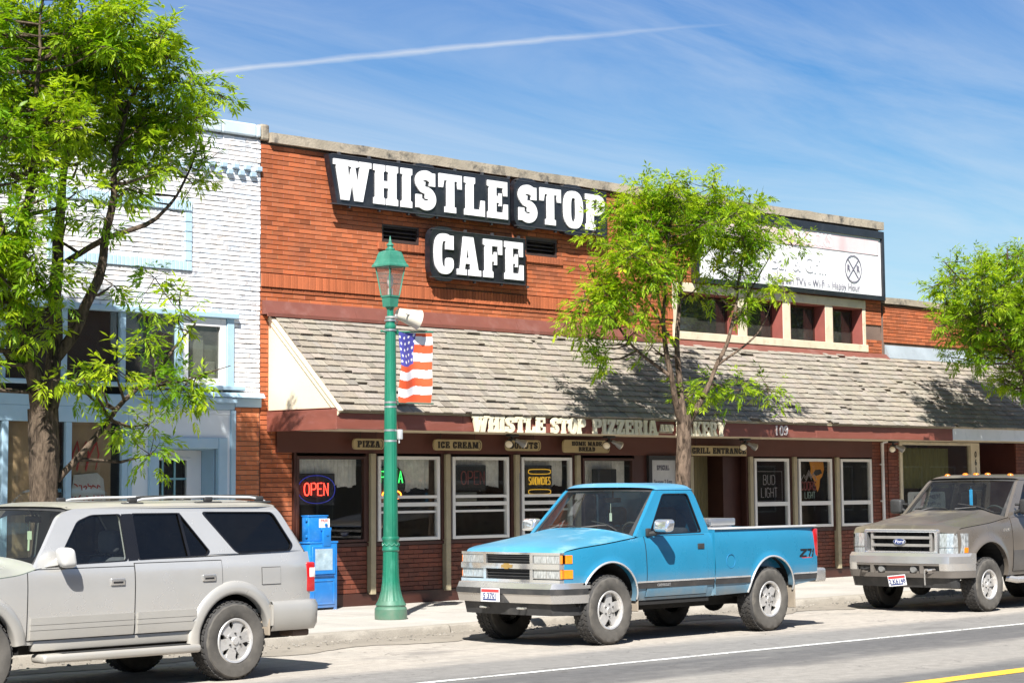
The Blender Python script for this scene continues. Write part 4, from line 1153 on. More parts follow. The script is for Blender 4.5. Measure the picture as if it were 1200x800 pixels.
mb = MB(); mb.box(17.0, 18.86, Y0+.5, Y0+.52, .1, 2.9); put(mb, 'hall', [room_m], wb, WO)
mb = MB(); mb.sphere((18.48, Y0+.27, 1.1), .03, 12, 8); mb.cyl((18.48, Y0+.27, 1.1), (18.48, Y0+.30, 1.1), .015); put(mb, 'handle', [M('brass_door_knob', (.5,.36,.12), .3, 1)], door, WO, 50)
# unpainted brick pier between the shops
mb = MB(); bricks(mb, 18.89, 19.335, .14, 2.97, Y0, tones=(.8, 1.12), gap=.010, th=.014); backing(mb, 18.89, 19.335, .12, 2.98, Y0+.001)
put(mb, 'brick_pier', [orange_brick, light_mortar], wb, WO)
# display windows with brown paper inside
kraft = M('wrinkled_kraft_paper', (.36,.24,.13), .8, var=.2, vs=2, bump=.8, bs=5, bdist=.03, stretch=(1.5,1,.6))
for a, b in ((12.5, 14.15), (14.25, 15.115), (15.205, 16.075), (16.165, 16.96)):
    mb = MB(); mb.box(a, b, Y0+.0, Y0+.008, .6, 2.72); f = put(mb, 'display_pane', [pane_dark], wb, WO)
    mb = MB()
    mb.grid(30, 40, lambda u, v: (a+(b-a-.10)*u, Y0+.07+.022*noise.noise((a+u*3, v*5, 0))+.012*noise.noise((a+u*9, v*13, 3)), .55+2.2*v))
    put(mb, 'paper_lining', [kraft], f, WO, 80)
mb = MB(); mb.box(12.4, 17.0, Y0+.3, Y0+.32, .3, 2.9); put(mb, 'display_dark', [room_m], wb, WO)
# red lettered paper notice taped to the brown paper
org = (16.42, Y0+.03, 1.5)
t = thing('window_poster', 'grey paper poster with red lettering on the brown papered window', 'poster', org)
mb = MB(); mb.prism([[(16.18,1.40),(16.80,1.40),(16.72,1.98),(16.62,2.06),(16.25,2.03)]], lambda a, b, d: (a, Y0+.030+d, b), 0, .003); part(mb, 'paper', [M('grey_poster_paper', (.52,.50,.46), .8, var=.1)], t, org)
mb = MB()
red_ink = M('red_poster_ink', (.45,.05,.04), .7)
def scrawl(mb, cx, zc, w, h, y, seed, r=.006):
    """a row of hand lettering too small to read"""
    rr = random.Random(seed); x = cx-w/2
    while x < cx+w/2-h*.4:
        k = rr.random(); q = h*.5
        if k < .12: x += q*.8; continue
        P = [(x, rr.uniform(-.5,.5)*h), (x+q*rr.random(), rr.uniform(.1,.5)*h), (x+q, rr.uniform(-.5,.5)*h)]
        if k > .5: P.append((x+q*rr.random(), rr.uniform(-.5,0)*h))
        mb.tube([(p[0], y, zc+p[1]) for p in P], r, 5); x += q+h*.22
scrawl(mb, 16.47, 1.88, .42, .10, Y0+.0285, 1, .009); scrawl(mb, 16.47, 1.72, .56, .09, Y0+.0285, 2, .009); scrawl(mb, 16.47, 1.56, .50, .09, Y0+.0285, 3, .009)
for (xa, xb) in ((16.30, 16.46), (16.44, 16.62), (16.20, 16.32)):
    mb.tube([(xa, Y0+.029, 2.08), ((xa+xb)/2-.03, Y0+.029, 2.30), (xb-.02, Y0+.029, 2.46), (xb+.02, Y0+.029, 2.30), (xb-.03, Y0+.029, 2.10)], [.006, .014, .018, .012, .006], 6)
part(mb, 'lettering', [red_ink], t, org)

# ---------- lower brick building on the right
rb = thing('low_brick_building', 'lower red brick shop with a white awning board right of the cafe', 'building', (34.98, Y0, .12))
RO = Vector((-34.98, -Y0, -.12))
RX1 = 46.0
mb = MB(); bricks(mb, 34.985, RX1, 4.58, 5.30, Y0, tones=(.72, 1.1)); backing(mb, 34.985, RX1, 4.2, 5.33, Y0+.001)
put(mb, 'wall', [red_brick, mortar], rb, RO)
mb = MB(); x = 34.99
while x < RX1:
    L = 2.2
    for i in range(6):
        a, b = x+L*i/6, x+L*(i+1)/6
        g = lambda p: (p[0], p[1]+.01*noise.noise((p[0]*3, p[2]*9, 1)), p[2]+.022*noise.noise((p[0]*2.6, p[1]*5, 9)))
        mb.hexa([g(p) for p in ((a,Y0-.07,5.34),(b,Y0-.07,5.34),(b,Y0+.3,5.34),(a,Y0+.3,5.34),(a,Y0-.065,5.46),(b,Y0-.065,5.46),(b,Y0+.3,5.46),(a,Y0+.3,5.46))])
    x += L+.006
put(mb, 'coping', [concrete_cap], rb, RO)
mb = MB(); mb.hexa([(34.99,Y0-.14,4.27),(RX1,Y0-.14,4.27),(RX1,Y0-.018,4.27),(34.99,Y0-.018,4.27),(34.99,Y0-.03,4.53),(RX1,Y0-.03,4.53),(RX1,Y0-.018,4.53),(34.99,Y0-.018,4.53)])
put(mb, 'flashing', [grey_metal], rb, RO)
mb = MB(); awning_shingles(mb, 34.98, 42.5, 9); put(mb, 'shingle_awning', [shingle_m, bpy.data.materials['awning_deck_wood']], rb, RO)
white_board = M('white_painted_fascia', (.74,.76,.77), .55, var=.06, vs=2, stain=(5, .4, (.5,.53,.55)))
mb = MB()
for a, b in ((34.98, 37.6), (37.602, 40.2), (40.202, 42.5)): mb.rbox(a, b, YF-.02, YF+.02, 2.655, 2.875, .004, 1)
put(mb, 'fascia', [white_board], rb, RO)
mb = MB(); mb.box(34.98, 42.5, YF-.045, YF-.021, 2.876, 2.90); mb.box(34.98, 42.5, YF+.021, Y0-.03, 2.67, 2.69); put(mb, 'soffit', [soffit_m], rb, RO)
mb = MB(); bricks(mb, 34.985, 35.36, .2, 2.66, Y0-.015, tones=(.8, 1.4)); backing(mb, 34.985, 35.36, .12, 2.67, Y0-.013)
put(mb, 'pier', [dark_brick, dark_mortar], rb, RO)
mb = MB()
for a, b, c, d in ((35.37, 35.46, .5, 2.66), (37.94, 38.27, .12, 2.66), (35.461, 37.939, 2.60, 2.66), (35.461, 37.939, .5, .58)): mb.rbox(a, b, Y0-.06, Y0+.03, c, d, .006, 1)
f = put(mb, 'shop_window', [cream_trim], rb, RO)
mb = MB(); mb.box(35.44, 37.96, Y0-.005, Y0+.003, .56, 2.61); put(mb, 'pane', [pane_dark], f, RO)
mb = MB(); mb.box(35.37, 37.94, Y0-.02, Y0+.2, .12, .499); put(mb, 'sill_wall', [dark_brick], rb, RO)
mb = MB()
mb.grid(60, 10, lambda u, v: (35.95+1.75*u, Y0+.35+.015*sin(u*80), 1.75+.80*v)); put(mb, 'blind', [M('olive_cloth_blind', (.17,.16,.05), .85, var=.15, vs=3, stretch=(8,1,1))], f, RO)
mb = MB(); mb.box(35.3, 38.2, Y0+1.6, Y0+1.65, .1, 2.7); mb.box(35.3, 38.2, Y0+.1, Y0+1.6, .4, .42); mb.box(35.5, 35.9, Y0+.5, Y0+.9, .42, 2.5, 1)
put(mb, 'interior', [M('shop_room', (.10,.08,.06), .9), M('grey_shop_fixture', (.22,.22,.20), .8)], rb, RO)
# recessed entry
mb = MB(); bricks(mb, 39.75, RX1, .2, 2.66, Y0, tones=(.6, 1.1)); backing(mb, 39.75, RX1, .12, 2.67, Y0+.002)
bricks(mb, 38.3, 39.75, .2, 2.66, Y0+1.2, tones=(.6, 1.1)); backing(mb, 38.3, 39.75, .12, 2.67, Y0+1.202)
put(mb, 'entry_wall', [dark_brick, dark_mortar], rb, RO)
for ex, ey in ((38.28, .03), (39.74, 0)):
    mb = MB(); mb.box(ex, ex+.02, Y0+ey, Y0+1.19, .12, 2.66); put(mb, 'entry_reveal', [brown2], rb, RO)
mb = MB()
for a, b, c, d in ((38.4, 38.5, .14, 2.30), (38.85, 38.95, .14, 2.30), (38.501, 38.849, 2.14, 2.30), (38.501, 38.849, .14, .5), (38.501, 38.849, 1.2, 1.28)): mb.rbox(a, b, Y0+1.12, Y0+1.18, c, d, .006, 1)
d_ = put(mb, 'door', [M('pale_entry_door', (.45,.41,.36), .5)], rb, RO)
mb = MB(); mb.box(38.5, 38.85, Y0+1.15, Y0+1.155, .5, 2.14); put(mb, 'pane', [pane_dark], d_, RO)
mb = MB(); mb.box(35.0, RX1, Y0+.27, Y0+.28, 2.7, 5.2); mb.box(35.0, RX1, Y0+1.7, Y0+14, .1, 5.2); put(mb, 'rear_block', [M('dull_rear_wall', (.2,.12,.1), .9)], rb, RO)
mb = MB()
for i, ch in enumerate('061'): font_add(mb, ch, .17, lambda a, b, d, i=i: (38.11+a, Y0-.061-d, 2.42-i*.16+b), .004, .004, .9)
single('house_number', 'black numerals down the cream post of the right shop', 'number', mb, [letter_black], (38.11, Y0-.06, 1.9))
mb = MB(); yq = Y0+.02
P = [p for cx, cz, a in ((37.0, 1.62, 0), (35.78, 1.62, 90), (35.78, 1.40, 180), (37.0, 1.40, 270)) for p in _arc(cx, cz, .06, .06, a, a+90, 4)]
mb.prism([P], lambda a, b, d: (a, yq+d, b), 0, .004, 0)
tmp = MB()
scrawl(tmp, 36.4, 1.58, .95, .11, yq-.003, 7, .011); scrawl(tmp, 36.35, 1.44, 1.05, .09, yq-.003, 8, .009); mb.add(tmp.v, tmp.f, 1)
single('window_notice', 'white paper notice with grey writing inside the large cream framed window', 'notice', mb, [M('white_notice_card', (.62,.62,.60), .7), grey_ink], (36.4, yq, 1.4))
# ------------------------------------------------------------------ lamp post, speaker, flag, newspaper rack
green = M('green_enamel_post', (.010,.150,.088), .38, var=.18, vs=3, coat=.3, stain=(7, .4, (.07,.27,.19)), stretch=(1,1,.4), dirt=(0,.5,.7), dirtc=(.20,.19,.15), bump=.15, bs=60)
green_top = M('faded_green_lantern', (.035,.18,.12), .42, var=.15, vs=6, stain=(9, .4, (.12,.28,.21)))
steel = M('strap_steel', (.55,.55,.55), .35, .8)
LX, LY = 19.36, 20.80
lamp = thing('street_lamp', 'green fluted street lamp with a four sided lantern beside the kerb', 'street lamp', (LX, LY, .12))
mb = MB()
mb.lathe([(0,0),(.285,0),(.29,.02),(.29,.13),(.275,.15),(.262,.16),(.262,.175),(.275,.185),(.255,.21),(.232,.24)], n=32)
mb.build('base', [green], lamp, 35)
fl = lambda an, j: 1+.045*abs(sin(an*8))-.03
mb = MB(); mb.lathe([(.232,.24),(.205,.29),(.175,.37),(.155,.47),(.145,.58),(.139,.72),(.137,.88)], n=96, flute=fl); mb.build('flared_foot', [green], lamp, 60)
mb = MB(); mb.lathe([(.137,.88),(.152,.89),(.155,.91),(.148,.92),(.146,1.02),(.155,1.03),(.157,1.05),(.150,1.07),(.135,1.075)], n=40)
for k in range(10):      # little swags cast in the band
    a = 2*PI*k/10
    for q in range(5):
        b = a+2*PI/10*(q/5); zz_ = .985-.028*sin(PI*q/5); mb.sphere((.148*cos(b), .148*sin(b), zz_), .013, 6, 4)
mb.build('band', [green], lamp, 50)
mb = MB(); mb.lathe([(.132,1.075),(.122,1.8),(.112,2.6),(.103,3.3),(.098,3.75),(.096,3.82)], n=96, flute=fl); mb.build('pole', [green], lamp, 60)
mb = MB(); mb.lathe([(.096,3.82),(.104,3.83),(.104,3.86),(.09,3.875),(.086,3.93),(.07,3.96),(.062,4.0),(.06,4.07),(.075,4.09),(.10,4.11)], n=28); mb.build('collar', [green], lamp, 35)
# lantern: square, tapering
def frus(mb, r0, z0, r1, z1, mi=0, n=4, a0=PI/4):
    v = [(r0*cos(a0+2*PI*k/n), r0*sin(a0+2*PI*k/n), z0) for k in range(n)]+[(r1*cos(a0+2*PI*k/n), r1*sin(a0+2*PI*k/n), z1) for k in range(n)]
    mb.add(v, [(k, (k+1) % n, n+(k+1) % n, n+k) for k in range(n)]+[tuple(range(n-1,-1,-1)), tuple(range(n, 2*n))], mi)
mb = MB(); frus(mb, .135, 4.11, .155, 4.24); frus(mb, .17, 4.24, .17, 4.262)
Z0_, Z1_ = 4.262, 4.655
ra, rb_ = .165, .265
for k in range(4):
    a = PI/4+k*PI/2
    p0, p1 = Vector((ra*cos(a), ra*sin(a), Z0_)), Vector((rb_*cos(a), rb_*sin(a), Z1_)); mb.tube([p0, p1], .016, 4)
    b = a+PI/2
    mb.tube([p1, Vector((rb_*cos(b), rb_*sin(b), Z1_))], .014, 4)
for k in range(8): pass
mb.build('lantern_frame', [green_top], lamp)
mb = MB(); frus(mb, ra-.008, Z0_+.003, rb_-.010, Z1_-.004); mb.build('lantern_glass', [glass_mat('hazy_lantern_glass', (.80,.76,.74), .9, .12, .28)], lamp)
mb = MB(); mb.cyl((0,0,4.262), (0,0,4.36), .05, .045); mb.sphere((0,0,4.46), .058, 14, 10, (1,1,1.7)); mb.build('bulb', [M('white_lamp_envelope', (.75,.72,.70), .3)], lamp, 40)
mb = MB()
prof = [(.335, 4.645), (.335, 4.665), (.30, 4.69), (.262, 4.74), (.235, 4.80), (.205, 4.845), (.12, 4.865), (.085, 4.87)]
for (r0, z0), (r1, z1) in zip(prof, prof[1:]): frus(mb, r0, z0, r1, z1)
frus(mb, .335, 4.644, .02, 4.645)
mb.build('lantern_roof', [green_top], lamp)
mb = MB(); mb.lathe([(.075,4.865),(.085,4.875),(.085,4.89),(.055,4.90),(.05,4.92),(.068,4.935),(.065,4.95),(.038,4.965),(.026,4.98),(.028,4.995),(.02,5.01),(.014,5.035),(.006,5.06),(0,5.068)], n=20); mb.build('finial', [green_top], lamp, 40)
for zz_, r in ((3.93, .108), (3.80, .112), (2.84, .113), (2.78, .114), (2.47, .117), (2.33, .118)):
    mb = MB(); mb.lathe([(r*.94, zz_-.012), (r, zz_-.012), (r, zz_+.012), (r*.94, zz_+.012)], n=28, caps=False); mb.box(.09, .13, -.03, .03, zz_-.016, zz_+.016); mb.build('strap', [steel], lamp, 35)
mb = MB(); mb.rbox(.075, .15, -.165, -.085, 2.35, 2.48, .01, 2); mb.cyl((.1,-.12,2.30), (.1,-.12,2.35), .012); mb.build('junction_box', [M('grey_junction_box', (.55,.56,.56), .45, .2)], lamp, 40)

for o_ in kids(lamp):
    o_.data.transform(Matrix.Diagonal((.74, .74, 1, 1)))
# horn loudspeaker
org = (LX+.12, LY, 4.12)
t = thing('loudspeaker', 'cream horn loudspeaker strapped to the lamp post above the flag', 'loudspeaker', org)
d = Vector((.86, -.28, -.22)).normalized(); q = d.to_track_quat('Z', 'Y')
mb = MB(); mb.lathe([(0,-.10),(.075,-.10),(.095,-.08),(.105,.0),(.135,.16),(.155,.27),(.165,.30),(.168,.315),(.158,.32),(.15,.30)], n=28); mb.v = [tuple(q @ Vector(v)+Vector((.12,0,.02))) for v in mb.v]
mb.build('horn', [M('cream_fibreglass_horn', (.66,.60,.50), .45, var=.06)], t, 40)
mb = MB(); mb.lathe([(.152,.30),(.10,.20),(.045,.10),(.04,.06),(0,.06)], n=24); mb.v = [tuple(q @ Vector(v)+Vector((.12,0,.02))) for v in mb.v]
mb.build('horn_mouth', [M('dark_horn_mouth', (.06,.055,.05), .7)], t, 40)
mb = MB(); mb.rbox(-.06, .12, -.03, .03, -.03, .02, .008, 1); mb.lathe([(.10,-.08),(.106,-.08),(.106,-.05),(.10,-.05)], (-.12,0,.03), n=24); mb.tube([(.05,-.16,.02), (.12,-.14,.02), (.2,-.13,.0)], .012, 6); mb.tube([(.06,.02,-.06), (.0,.05,-.2), (-.03,.02,-.3)], .007, 6)
mb.build('bracket', [M('bracket_steel', (.45,.43,.40), .5, .5)], t, 40)

for o_ in kids(t): o_.data.transform(Matrix.Scale(.8, 4))
# flag banner between its two arms
org = (LX, LY, 2.94)
t = thing('flag_banner', 'hanging United States flag banner with a wavy print on the lamp post', 'flag', org)
FW, FH = .60, .94
def fpos(u, v):
    return (.14+FW*u, -.05*sin(u*6.2+.4+v*1.5)*(.4+.6*sin(PI*v))+.014*sin(v*9+u*3), .02+FH*v + .03*(u-.4)*(u-.4) - .03*(1-abs(2*v-1))*0)
def wav(u): return .016*sin(u*9.0)+.022*sin(u*4.2+1)
def fcol(u, v):
    vv = v+wav(u)
    s = int(math.floor((1-vv)*8.4+.5))
    red, wht, blu = (.78,.10,.03), (.82,.80,.80), (.075,.075,.36)
    if u < .55 and vv > .545:
        gx, gz = u*13.0, (1-vv)*23
        row = int(gz); ox = .5 if row % 4 < 2 else 0
        fx, fz = (gx*.5+ox*.5) % 1, (gz*.5) % 1
        return wht if (fx-.5)**2*1.2+(fz-.5)**2 < .05 else blu
    return red if s % 2 == 0 else wht
mb = MB(); mb.grid(76, 120, fpos, cf=fcol)
ft = NT('flag_cloth'); at = ft.n('ShaderNodeVertexColor', layer_name='tone')
b_ = ft.bsdf(ft.mix(1.0, at.outputs['Color'], ft.ramp(ft.noise(ft.coord(), 25), [(.3, .92), (.7, 1.05)]), 'MULTIPLY'), .75)
mb.build('cloth', [ft.mat], t, 80, recalc=False)
mb = MB()
for zz_ in (.02+FH, .02): mb.tube([(.06,0,zz_), (.14+FW+.05,0,zz_+(.03 if zz_ > .5 else 0))], .012, 8); mb.rbox(.07, .13, -.03, .03, zz_-.035, zz_+.03, .008, 1)
mb.tube([(-.16,0,.96), (-.05,0,.95)], .012, 8); mb.sphere((-.16,0,.96), .018, 8, 6)
mb.build('arm', [green], t, 40)

# newspaper rack
org = (20.215, 23.22, .12)
t = thing('newspaper_rack', 'blue metal newspaper rack with a coin box on top beside the lit OPEN window', 'newspaper rack', org, rad(0))
blue = M('blue_rack_enamel', (.010,.175,.52), .4, var=.12, vs=4, coat=.2, stain=(10, .35, (.08,.30,.58)), dirt=(0,.25,.5))
mb = MB()
t.scale = (1.25, .62, 1)
w2, dp = .205, .17
mb.rbox(-w2, w2, -dp, dp, .03, .95, .012, 2)
mb.rbox(-w2-.012, w2+.012, -dp-.012, dp+.012, .935, .965, .006, 1)
for sx_ in (-1, 1):
    for sy_ in (-1, 1): mb.box(sx_*.18-.02, sx_*.18+.02, sy_*.15-.015, sy_*.15+.015, 0, .035)
mb.build('cabinet', [blue], t, 40)
mb = MB(); mb.rbox(-.175, .175, -dp-.018, -dp-.001, .50, .90, .008, 1); dr = mb.build('door', [blue], t, 40)
mb = MB(); mb.rbox(-.135, .125, -dp-.0215, -dp-.0185, .56, .86, .004, 1); mb.build('window', [M('scratched_plastic_window', (.30,.40,.46), .35, var=.25, vs=9, stain=(14, .6, (.55,.62,.64)))], dr)
mb = MB(); mb.rbox(-.15, .15, -dp-.028, -dp-.0005, .462, .490, .006, 1); mb.build('handle', [M('dark_blue_handle', (.02,.08,.22), .4)], dr)
mb = MB()
for a, b, c, d2 in ((-.165, .165, .40, .425), (-.165, .165, .075, .10), (-.165, -.14, .1005, .3995), (.14, .165, .1005, .3995)): mb.rbox(a, b, -dp-.014, -dp-.0006, c, d2, .004, 1)
mb.build('lower_panel', [blue], t)
mb = MB(); mb.rbox(-.205, .075, -.13, .12, .966, 1.325, .012, 2); mb.rbox(-.212, .085, -.145, .13, 1.315, 1.335, .006, 1)
for zz_ in (1.04, 1.27): mb.rbox(-.225, -.20, -.10, -.04, zz_-.02, zz_+.02, .006, 1)
mb.build('coin_box', [blue], t, 40)
mb = MB(); mb.rbox(-.02, .10, -.20, -.131, .89, 1.14, .012, 2); mb.rbox(-.035, .115, -.185, -.131, 1.115, 1.16, .010, 2); mb.cyl((.04,-.20,1.06), (.04,-.215,1.06), .018); mb.sphere((.045,-.15,1.20), .022, 10, 8)
mb.build('coin_mechanism', [M('darker_blue_enamel', (.012,.17,.50), .35)], t, 40)
mb = MB(); mb.box(-.055, .105, -.1335, -.1315, 1.16, 1.285, 0)
font_add(mb, 'FREE', .052, lambda a, b, d: (.025+a, -.1345-d, 1.255+b), .0006, .0015, 1, 0, 1)
for k in range(3): mb.box(-.035, .085-.02*k, -.1352, -.1342, 1.195+.018*k, 1.201+.018*k, 2)
mb.build('sticker', [M('white_sticker', (.78,.78,.78), .5), red_ink, M('pale_print', (.45,.48,.55), .6)], t)
# ------------------------------------------------------------------ trees
bark = None
def bark_mat(name, c0, c1):
    t = NT(name); v = t.coord('Object', (1,1,.28))
    n = t.noise(v, 22, 7, .65, .6); n2 = t.noise(t.coord('Object', (1,1,.5)), 6, 4)
    c = t.mix(t.ramp(n, [(.38, 0), (.60, 1)]), c0, c1)
    c = t.mix(t.ramp(n2, [(.5, 0), (.75, .6)]), c, scl(c1, 1.35))
    t.bsdf(c, .92, 0, n, 1.0, .03, spec=.2); return t.mat
bark_dark = bark_mat('furrowed_dark_bark', (.028,.020,.014), (.125,.092,.065))
bark_warm = bark_mat('flaking_warm_bark', (.032,.022,.015), (.165,.118,.085))
def leaf_mat(name, a, b, tl):
    t = NT(name)
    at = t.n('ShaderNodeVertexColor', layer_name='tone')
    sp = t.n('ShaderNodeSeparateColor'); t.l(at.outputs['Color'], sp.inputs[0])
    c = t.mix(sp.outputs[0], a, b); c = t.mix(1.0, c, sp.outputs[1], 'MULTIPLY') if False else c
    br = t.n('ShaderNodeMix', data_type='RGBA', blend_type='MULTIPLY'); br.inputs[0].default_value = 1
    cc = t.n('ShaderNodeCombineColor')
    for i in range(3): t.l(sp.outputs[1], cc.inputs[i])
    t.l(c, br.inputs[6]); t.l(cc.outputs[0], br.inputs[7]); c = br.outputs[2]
    p = t.n('ShaderNodeBsdfPrincipled'); p.inputs['Roughness'].default_value = .42; p.inputs['Specular IOR Level'].default_value = .35; t.l(c, p.inputs['Base Color'])
    tr = t.n('ShaderNodeBsdfTranslucent')
    tm = t.n('ShaderNodeMix', data_type='RGBA', blend_type='MULTIPLY'); tm.inputs[0].default_value = 1; t.l(c, tm.inputs[6]); tm.inputs[7].default_value = (*tl, 1); t.l(tm.outputs[2], tr.inputs[0])
    m = t.n('ShaderNodeMixShader'); m.inputs[0].default_value = .5; t.l(p.outputs[0], m.inputs[1]); t.l(tr.outputs[0], m.inputs[2]); t.l(m.outputs[0], t.out.inputs[0])
    return t.mat
leaf_m = leaf_mat('ash_leaf', (.13,.26,.012), (.38,.46,.022), (1.55,1.6,.6))
leaf_m2 = leaf_mat('ash_leaf_deeper', (.12,.24,.010), (.34,.43,.020), (1.55,1.6,.6))

def leaflet(mb, p, d, up, L, w, tone):
    d = d.normalized(); s = d.cross(up)
    s = s.normalized() if s.length > 1e-4 else d.orthogonal().normalized()
    n = s.cross(d)
    a = p + d*L*.45 + s*w*.5 - n*L*.02; b = p + d*L*.45 - s*w*.5 - n*L*.02
    m = p + d*L*.5 - n*w*.22; e = p + d*L - n*L*.16
    i = len(mb.v); mb.v.extend([tuple(p), tuple(a), tuple(e), tuple(b), tuple(m)])
    for f in ((0,4,1), (1,4,2), (0,3,4), (3,2,4)):
        mb.f.append([i+q for q in f]); mb.m.append(0); mb.c.append(tone)
def spray(mb, p, d, rr, L, young):
    """one compound leaf: a rachis with opposed leaflets"""
    up = Vector((rr.gauss(0,.35), rr.gauss(0,.35), 1)).normalized()
    n = rr.choice((2, 3, 3)); s = d.cross(up)
    s = s.normalized() if s.length > 1e-4 else d.orthogonal().normalized()
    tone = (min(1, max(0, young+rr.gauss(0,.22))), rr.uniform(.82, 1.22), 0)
    droop = Vector((0,0,-1))
    for k in range(n):
        q = p + d*L*(.35+.5*k/n) + droop*L*.10*k
        for sg in (-1, 1): leaflet(mb, q, d*.62+s*sg*.8+droop*rr.uniform(0,.35), up, L*rr.uniform(.62,.85), L*.20, tone)
    leaflet(mb, p+d*L*.8+droop*L*.15, d+droop*.3, up, L*.85, L*.20, tone)
def tree(label, base, trunk, limbs, clumps, seed, lm, bm, dens=1.0, leafL=.125, group=None):
    """trunk: [(pt, r)...]; limbs: lists of (pt, r) grown from the trunk; clumps: (centre, radius, young)"""
    rr = random.Random(seed)
    t = thing('street_tree', label, 'tree', base); B = Vector(base)
    wood = MB()
    nodes = []
    def rough_tube(path, n, amp):
        pts, rs = [], []
        for (p0, r0), (p1, r1) in zip(path, path[1:]):
            p0, p1 = Vector(p0), Vector(p1); k = max(2, int((p1-p0).length/.14))
            for i in range(k):
                u = i/k; pts.append(p0.lerp(p1, u)); rs.append(r0+(r1-r0)*u)
        pts.append(Vector(path[-1][0])); rs.append(path[-1][1])
        # smooth then wander
        for _ in range(2):
            pts = [pts[0]]+[(pts[i-1]+pts[i]*2+pts[i+1])/4 for i in range(1, len(pts)-1)]+[pts[-1]]
        pts = [p+Vector((noise.noise(p*1.9+Vector((seed,0,0))), noise.noise(p*1.9+Vector((0,seed,0))), 0))*amp*min(1, i/4) for i, p in enumerate(pts)]
        b0 = len(wood.v)
        wood.tube(pts, rs, n)
        for i in range(b0, len(wood.v)):      # bark relief
            v = Vector(wood.v[i]); k = (i-b0)//n
            if k < len(pts):
                c = pts[k]; f = 1+.16*noise.noise(Vector((v.x*9, v.y*9, v.z*2.2)))+.10*noise.noise(Vector((v.x*22, v.y*22, v.z*6)))
                wood.v[i] = tuple(c+(v-c)*f)
        for p, r in zip(pts, rs): nodes.append((p, r))
    rough_tube(trunk, 14, .02)
    for lb in limbs: rough_tube(lb, 9, .05)
    lv = MB()
    for (c, r, young) in clumps:
        c = Vector(c)
        # twig from the nearest limb point that lies lower
        best = min(nodes, key=lambda q: (q[0]-c).length + (.8*max(0, q[0].z-c.z+.15)) + (0 if q[1] < .06 else .3))
        p0, r0 = best
        mid = p0.lerp(c, .5)+Vector((rr.gauss(0,.06), rr.gauss(0,.06), -.06))
        rt = min(r0*.7, .028)
        if (p0-c).length > .15:
            wood.tube([p0, mid, c], [rt, rt*.7, .007], 6)
        ns = int(dens*95*(r/.45)**2.0)
        tips = []
        for k in range(max(4, int(ns/5))):
            d = Vector((rr.gauss(0,1), rr.gauss(0,1), rr.gauss(.15,.85))).normalized()
            e = c+d*r*rr.uniform(.35, 1.05)*Vector((1,1,.85)).length/1.65
            tips.append((e, d))
            if k % 2 == 0: wood.tube([c+(e-c)*.05, c.lerp(e, .55)+Vector((0,0,-.02)), e], [.007, .005, .003], 4, False)
            for _ in range(5):
                q = c.lerp(e, rr.uniform(.35, 1.08))
                dd = (d*.7+Vector((rr.gauss(0,.6), rr.gauss(0,.6), rr.gauss(.05,.5)))).normalized()
                spray(lv, q+Vector((rr.gauss(0,.03), rr.gauss(0,.03), rr.gauss(0,.03))), dd, rr, leafL*rr.uniform(.8, 1.35), young)
    o = wood.build('trunk', [bm], None, 50); o.data.transform(Matrix.Translation(-B)); o.parent = t
    o = lv.build('crown', [lm], None, None, recalc=False); o.data.transform(Matrix.Translation(-B)); o.parent = t
    return t
def slim(path, k): return [(p, r*k) for p, r in path]
def crown(cx, cy, lobes, seed, step=.37, dy=1.45):
    """fill lobes (x, y off, z, rx, ry, rz, density) with jittered clumps"""
    rr = random.Random(seed); out = []
    for (x, y, z, rx, ry, rz, dn) in lobes:
        n = max(1, int(dn*rx*ry*rz*4.19/(step**3)*.9))
        for _ in range(n):
            while True:
                a, b, c = rr.uniform(-1,1), rr.uniform(-1,1), rr.uniform(-1,1)
                q = a*a+b*b+c*c
                if q < 1 and (q > .12 or rr.random() < .3): break
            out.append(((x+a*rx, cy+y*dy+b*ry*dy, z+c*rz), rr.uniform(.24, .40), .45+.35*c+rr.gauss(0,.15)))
    return out
# middle tree, airy, in front of the awning
TX, TY = 25.42, 20.75
tr_ = [((TX-.02,TY,.10),.22), ((TX-.02,TY,.5),.175), ((TX-.02,TY,1.9),.155), ((TX,TY,2.5),.15), ((TX+.02,TY,2.9),.15)]
lb_ = [
 [((TX-.02,TY,2.75),.11), ((25.18,TY-.05,3.1),.085), ((24.98,TY-.1,3.6),.07), ((24.86,TY-.1,4.4),.05), ((24.85,TY-.2,5.3),.032), ((25.0,TY-.2,6.2),.014)],
 [((25.0,TY-.08,3.5),.05), ((24.5,TY+.25,3.95),.034), ((24.05,TY+.4,4.6),.02), ((23.75,TY+.5,5.2),.01)],
 [((TX,TY,2.8),.11), ((25.50,TY+.15,3.5),.08), ((25.58,TY+.2,4.4),.058), ((25.75,TY+.25,5.3),.036), ((25.9,TY+.2,6.3),.014)],
 [((TX+.05,TY,2.7),.10), ((25.9,TY-.1,3.3),.066), ((26.35,TY-.15,4.0),.05), ((26.75,TY-.1,4.9),.034), ((27.1,TY,5.9),.014)],
 [((26.15,TY-.13,3.7),.036), ((26.9,TY-.3,4.15),.024), ((27.4,TY-.2,4.6),.015), ((27.9,TY,5.3),.008)],
 [((26.5,TY-.15,4.3),.034), ((27.1,TY-.2,5.1),.022), ((27.9,TY,5.7),.010)],
 [((25.55,TY+.18,3.9),.045), ((25.2,TY+.5,4.7),.03), ((24.6,TY+.7,5.6),.012)],
 [((24.88,TY-.1,4.3),.034), ((24.4,TY-.3,5.0),.022), ((23.9,TY-.3,5.6),.010)],
 [((26.0,TY-.1,3.4),.04), ((26.6,TY+.3,3.4),.022), ((27.5,TY+.4,3.5),.010)],
]
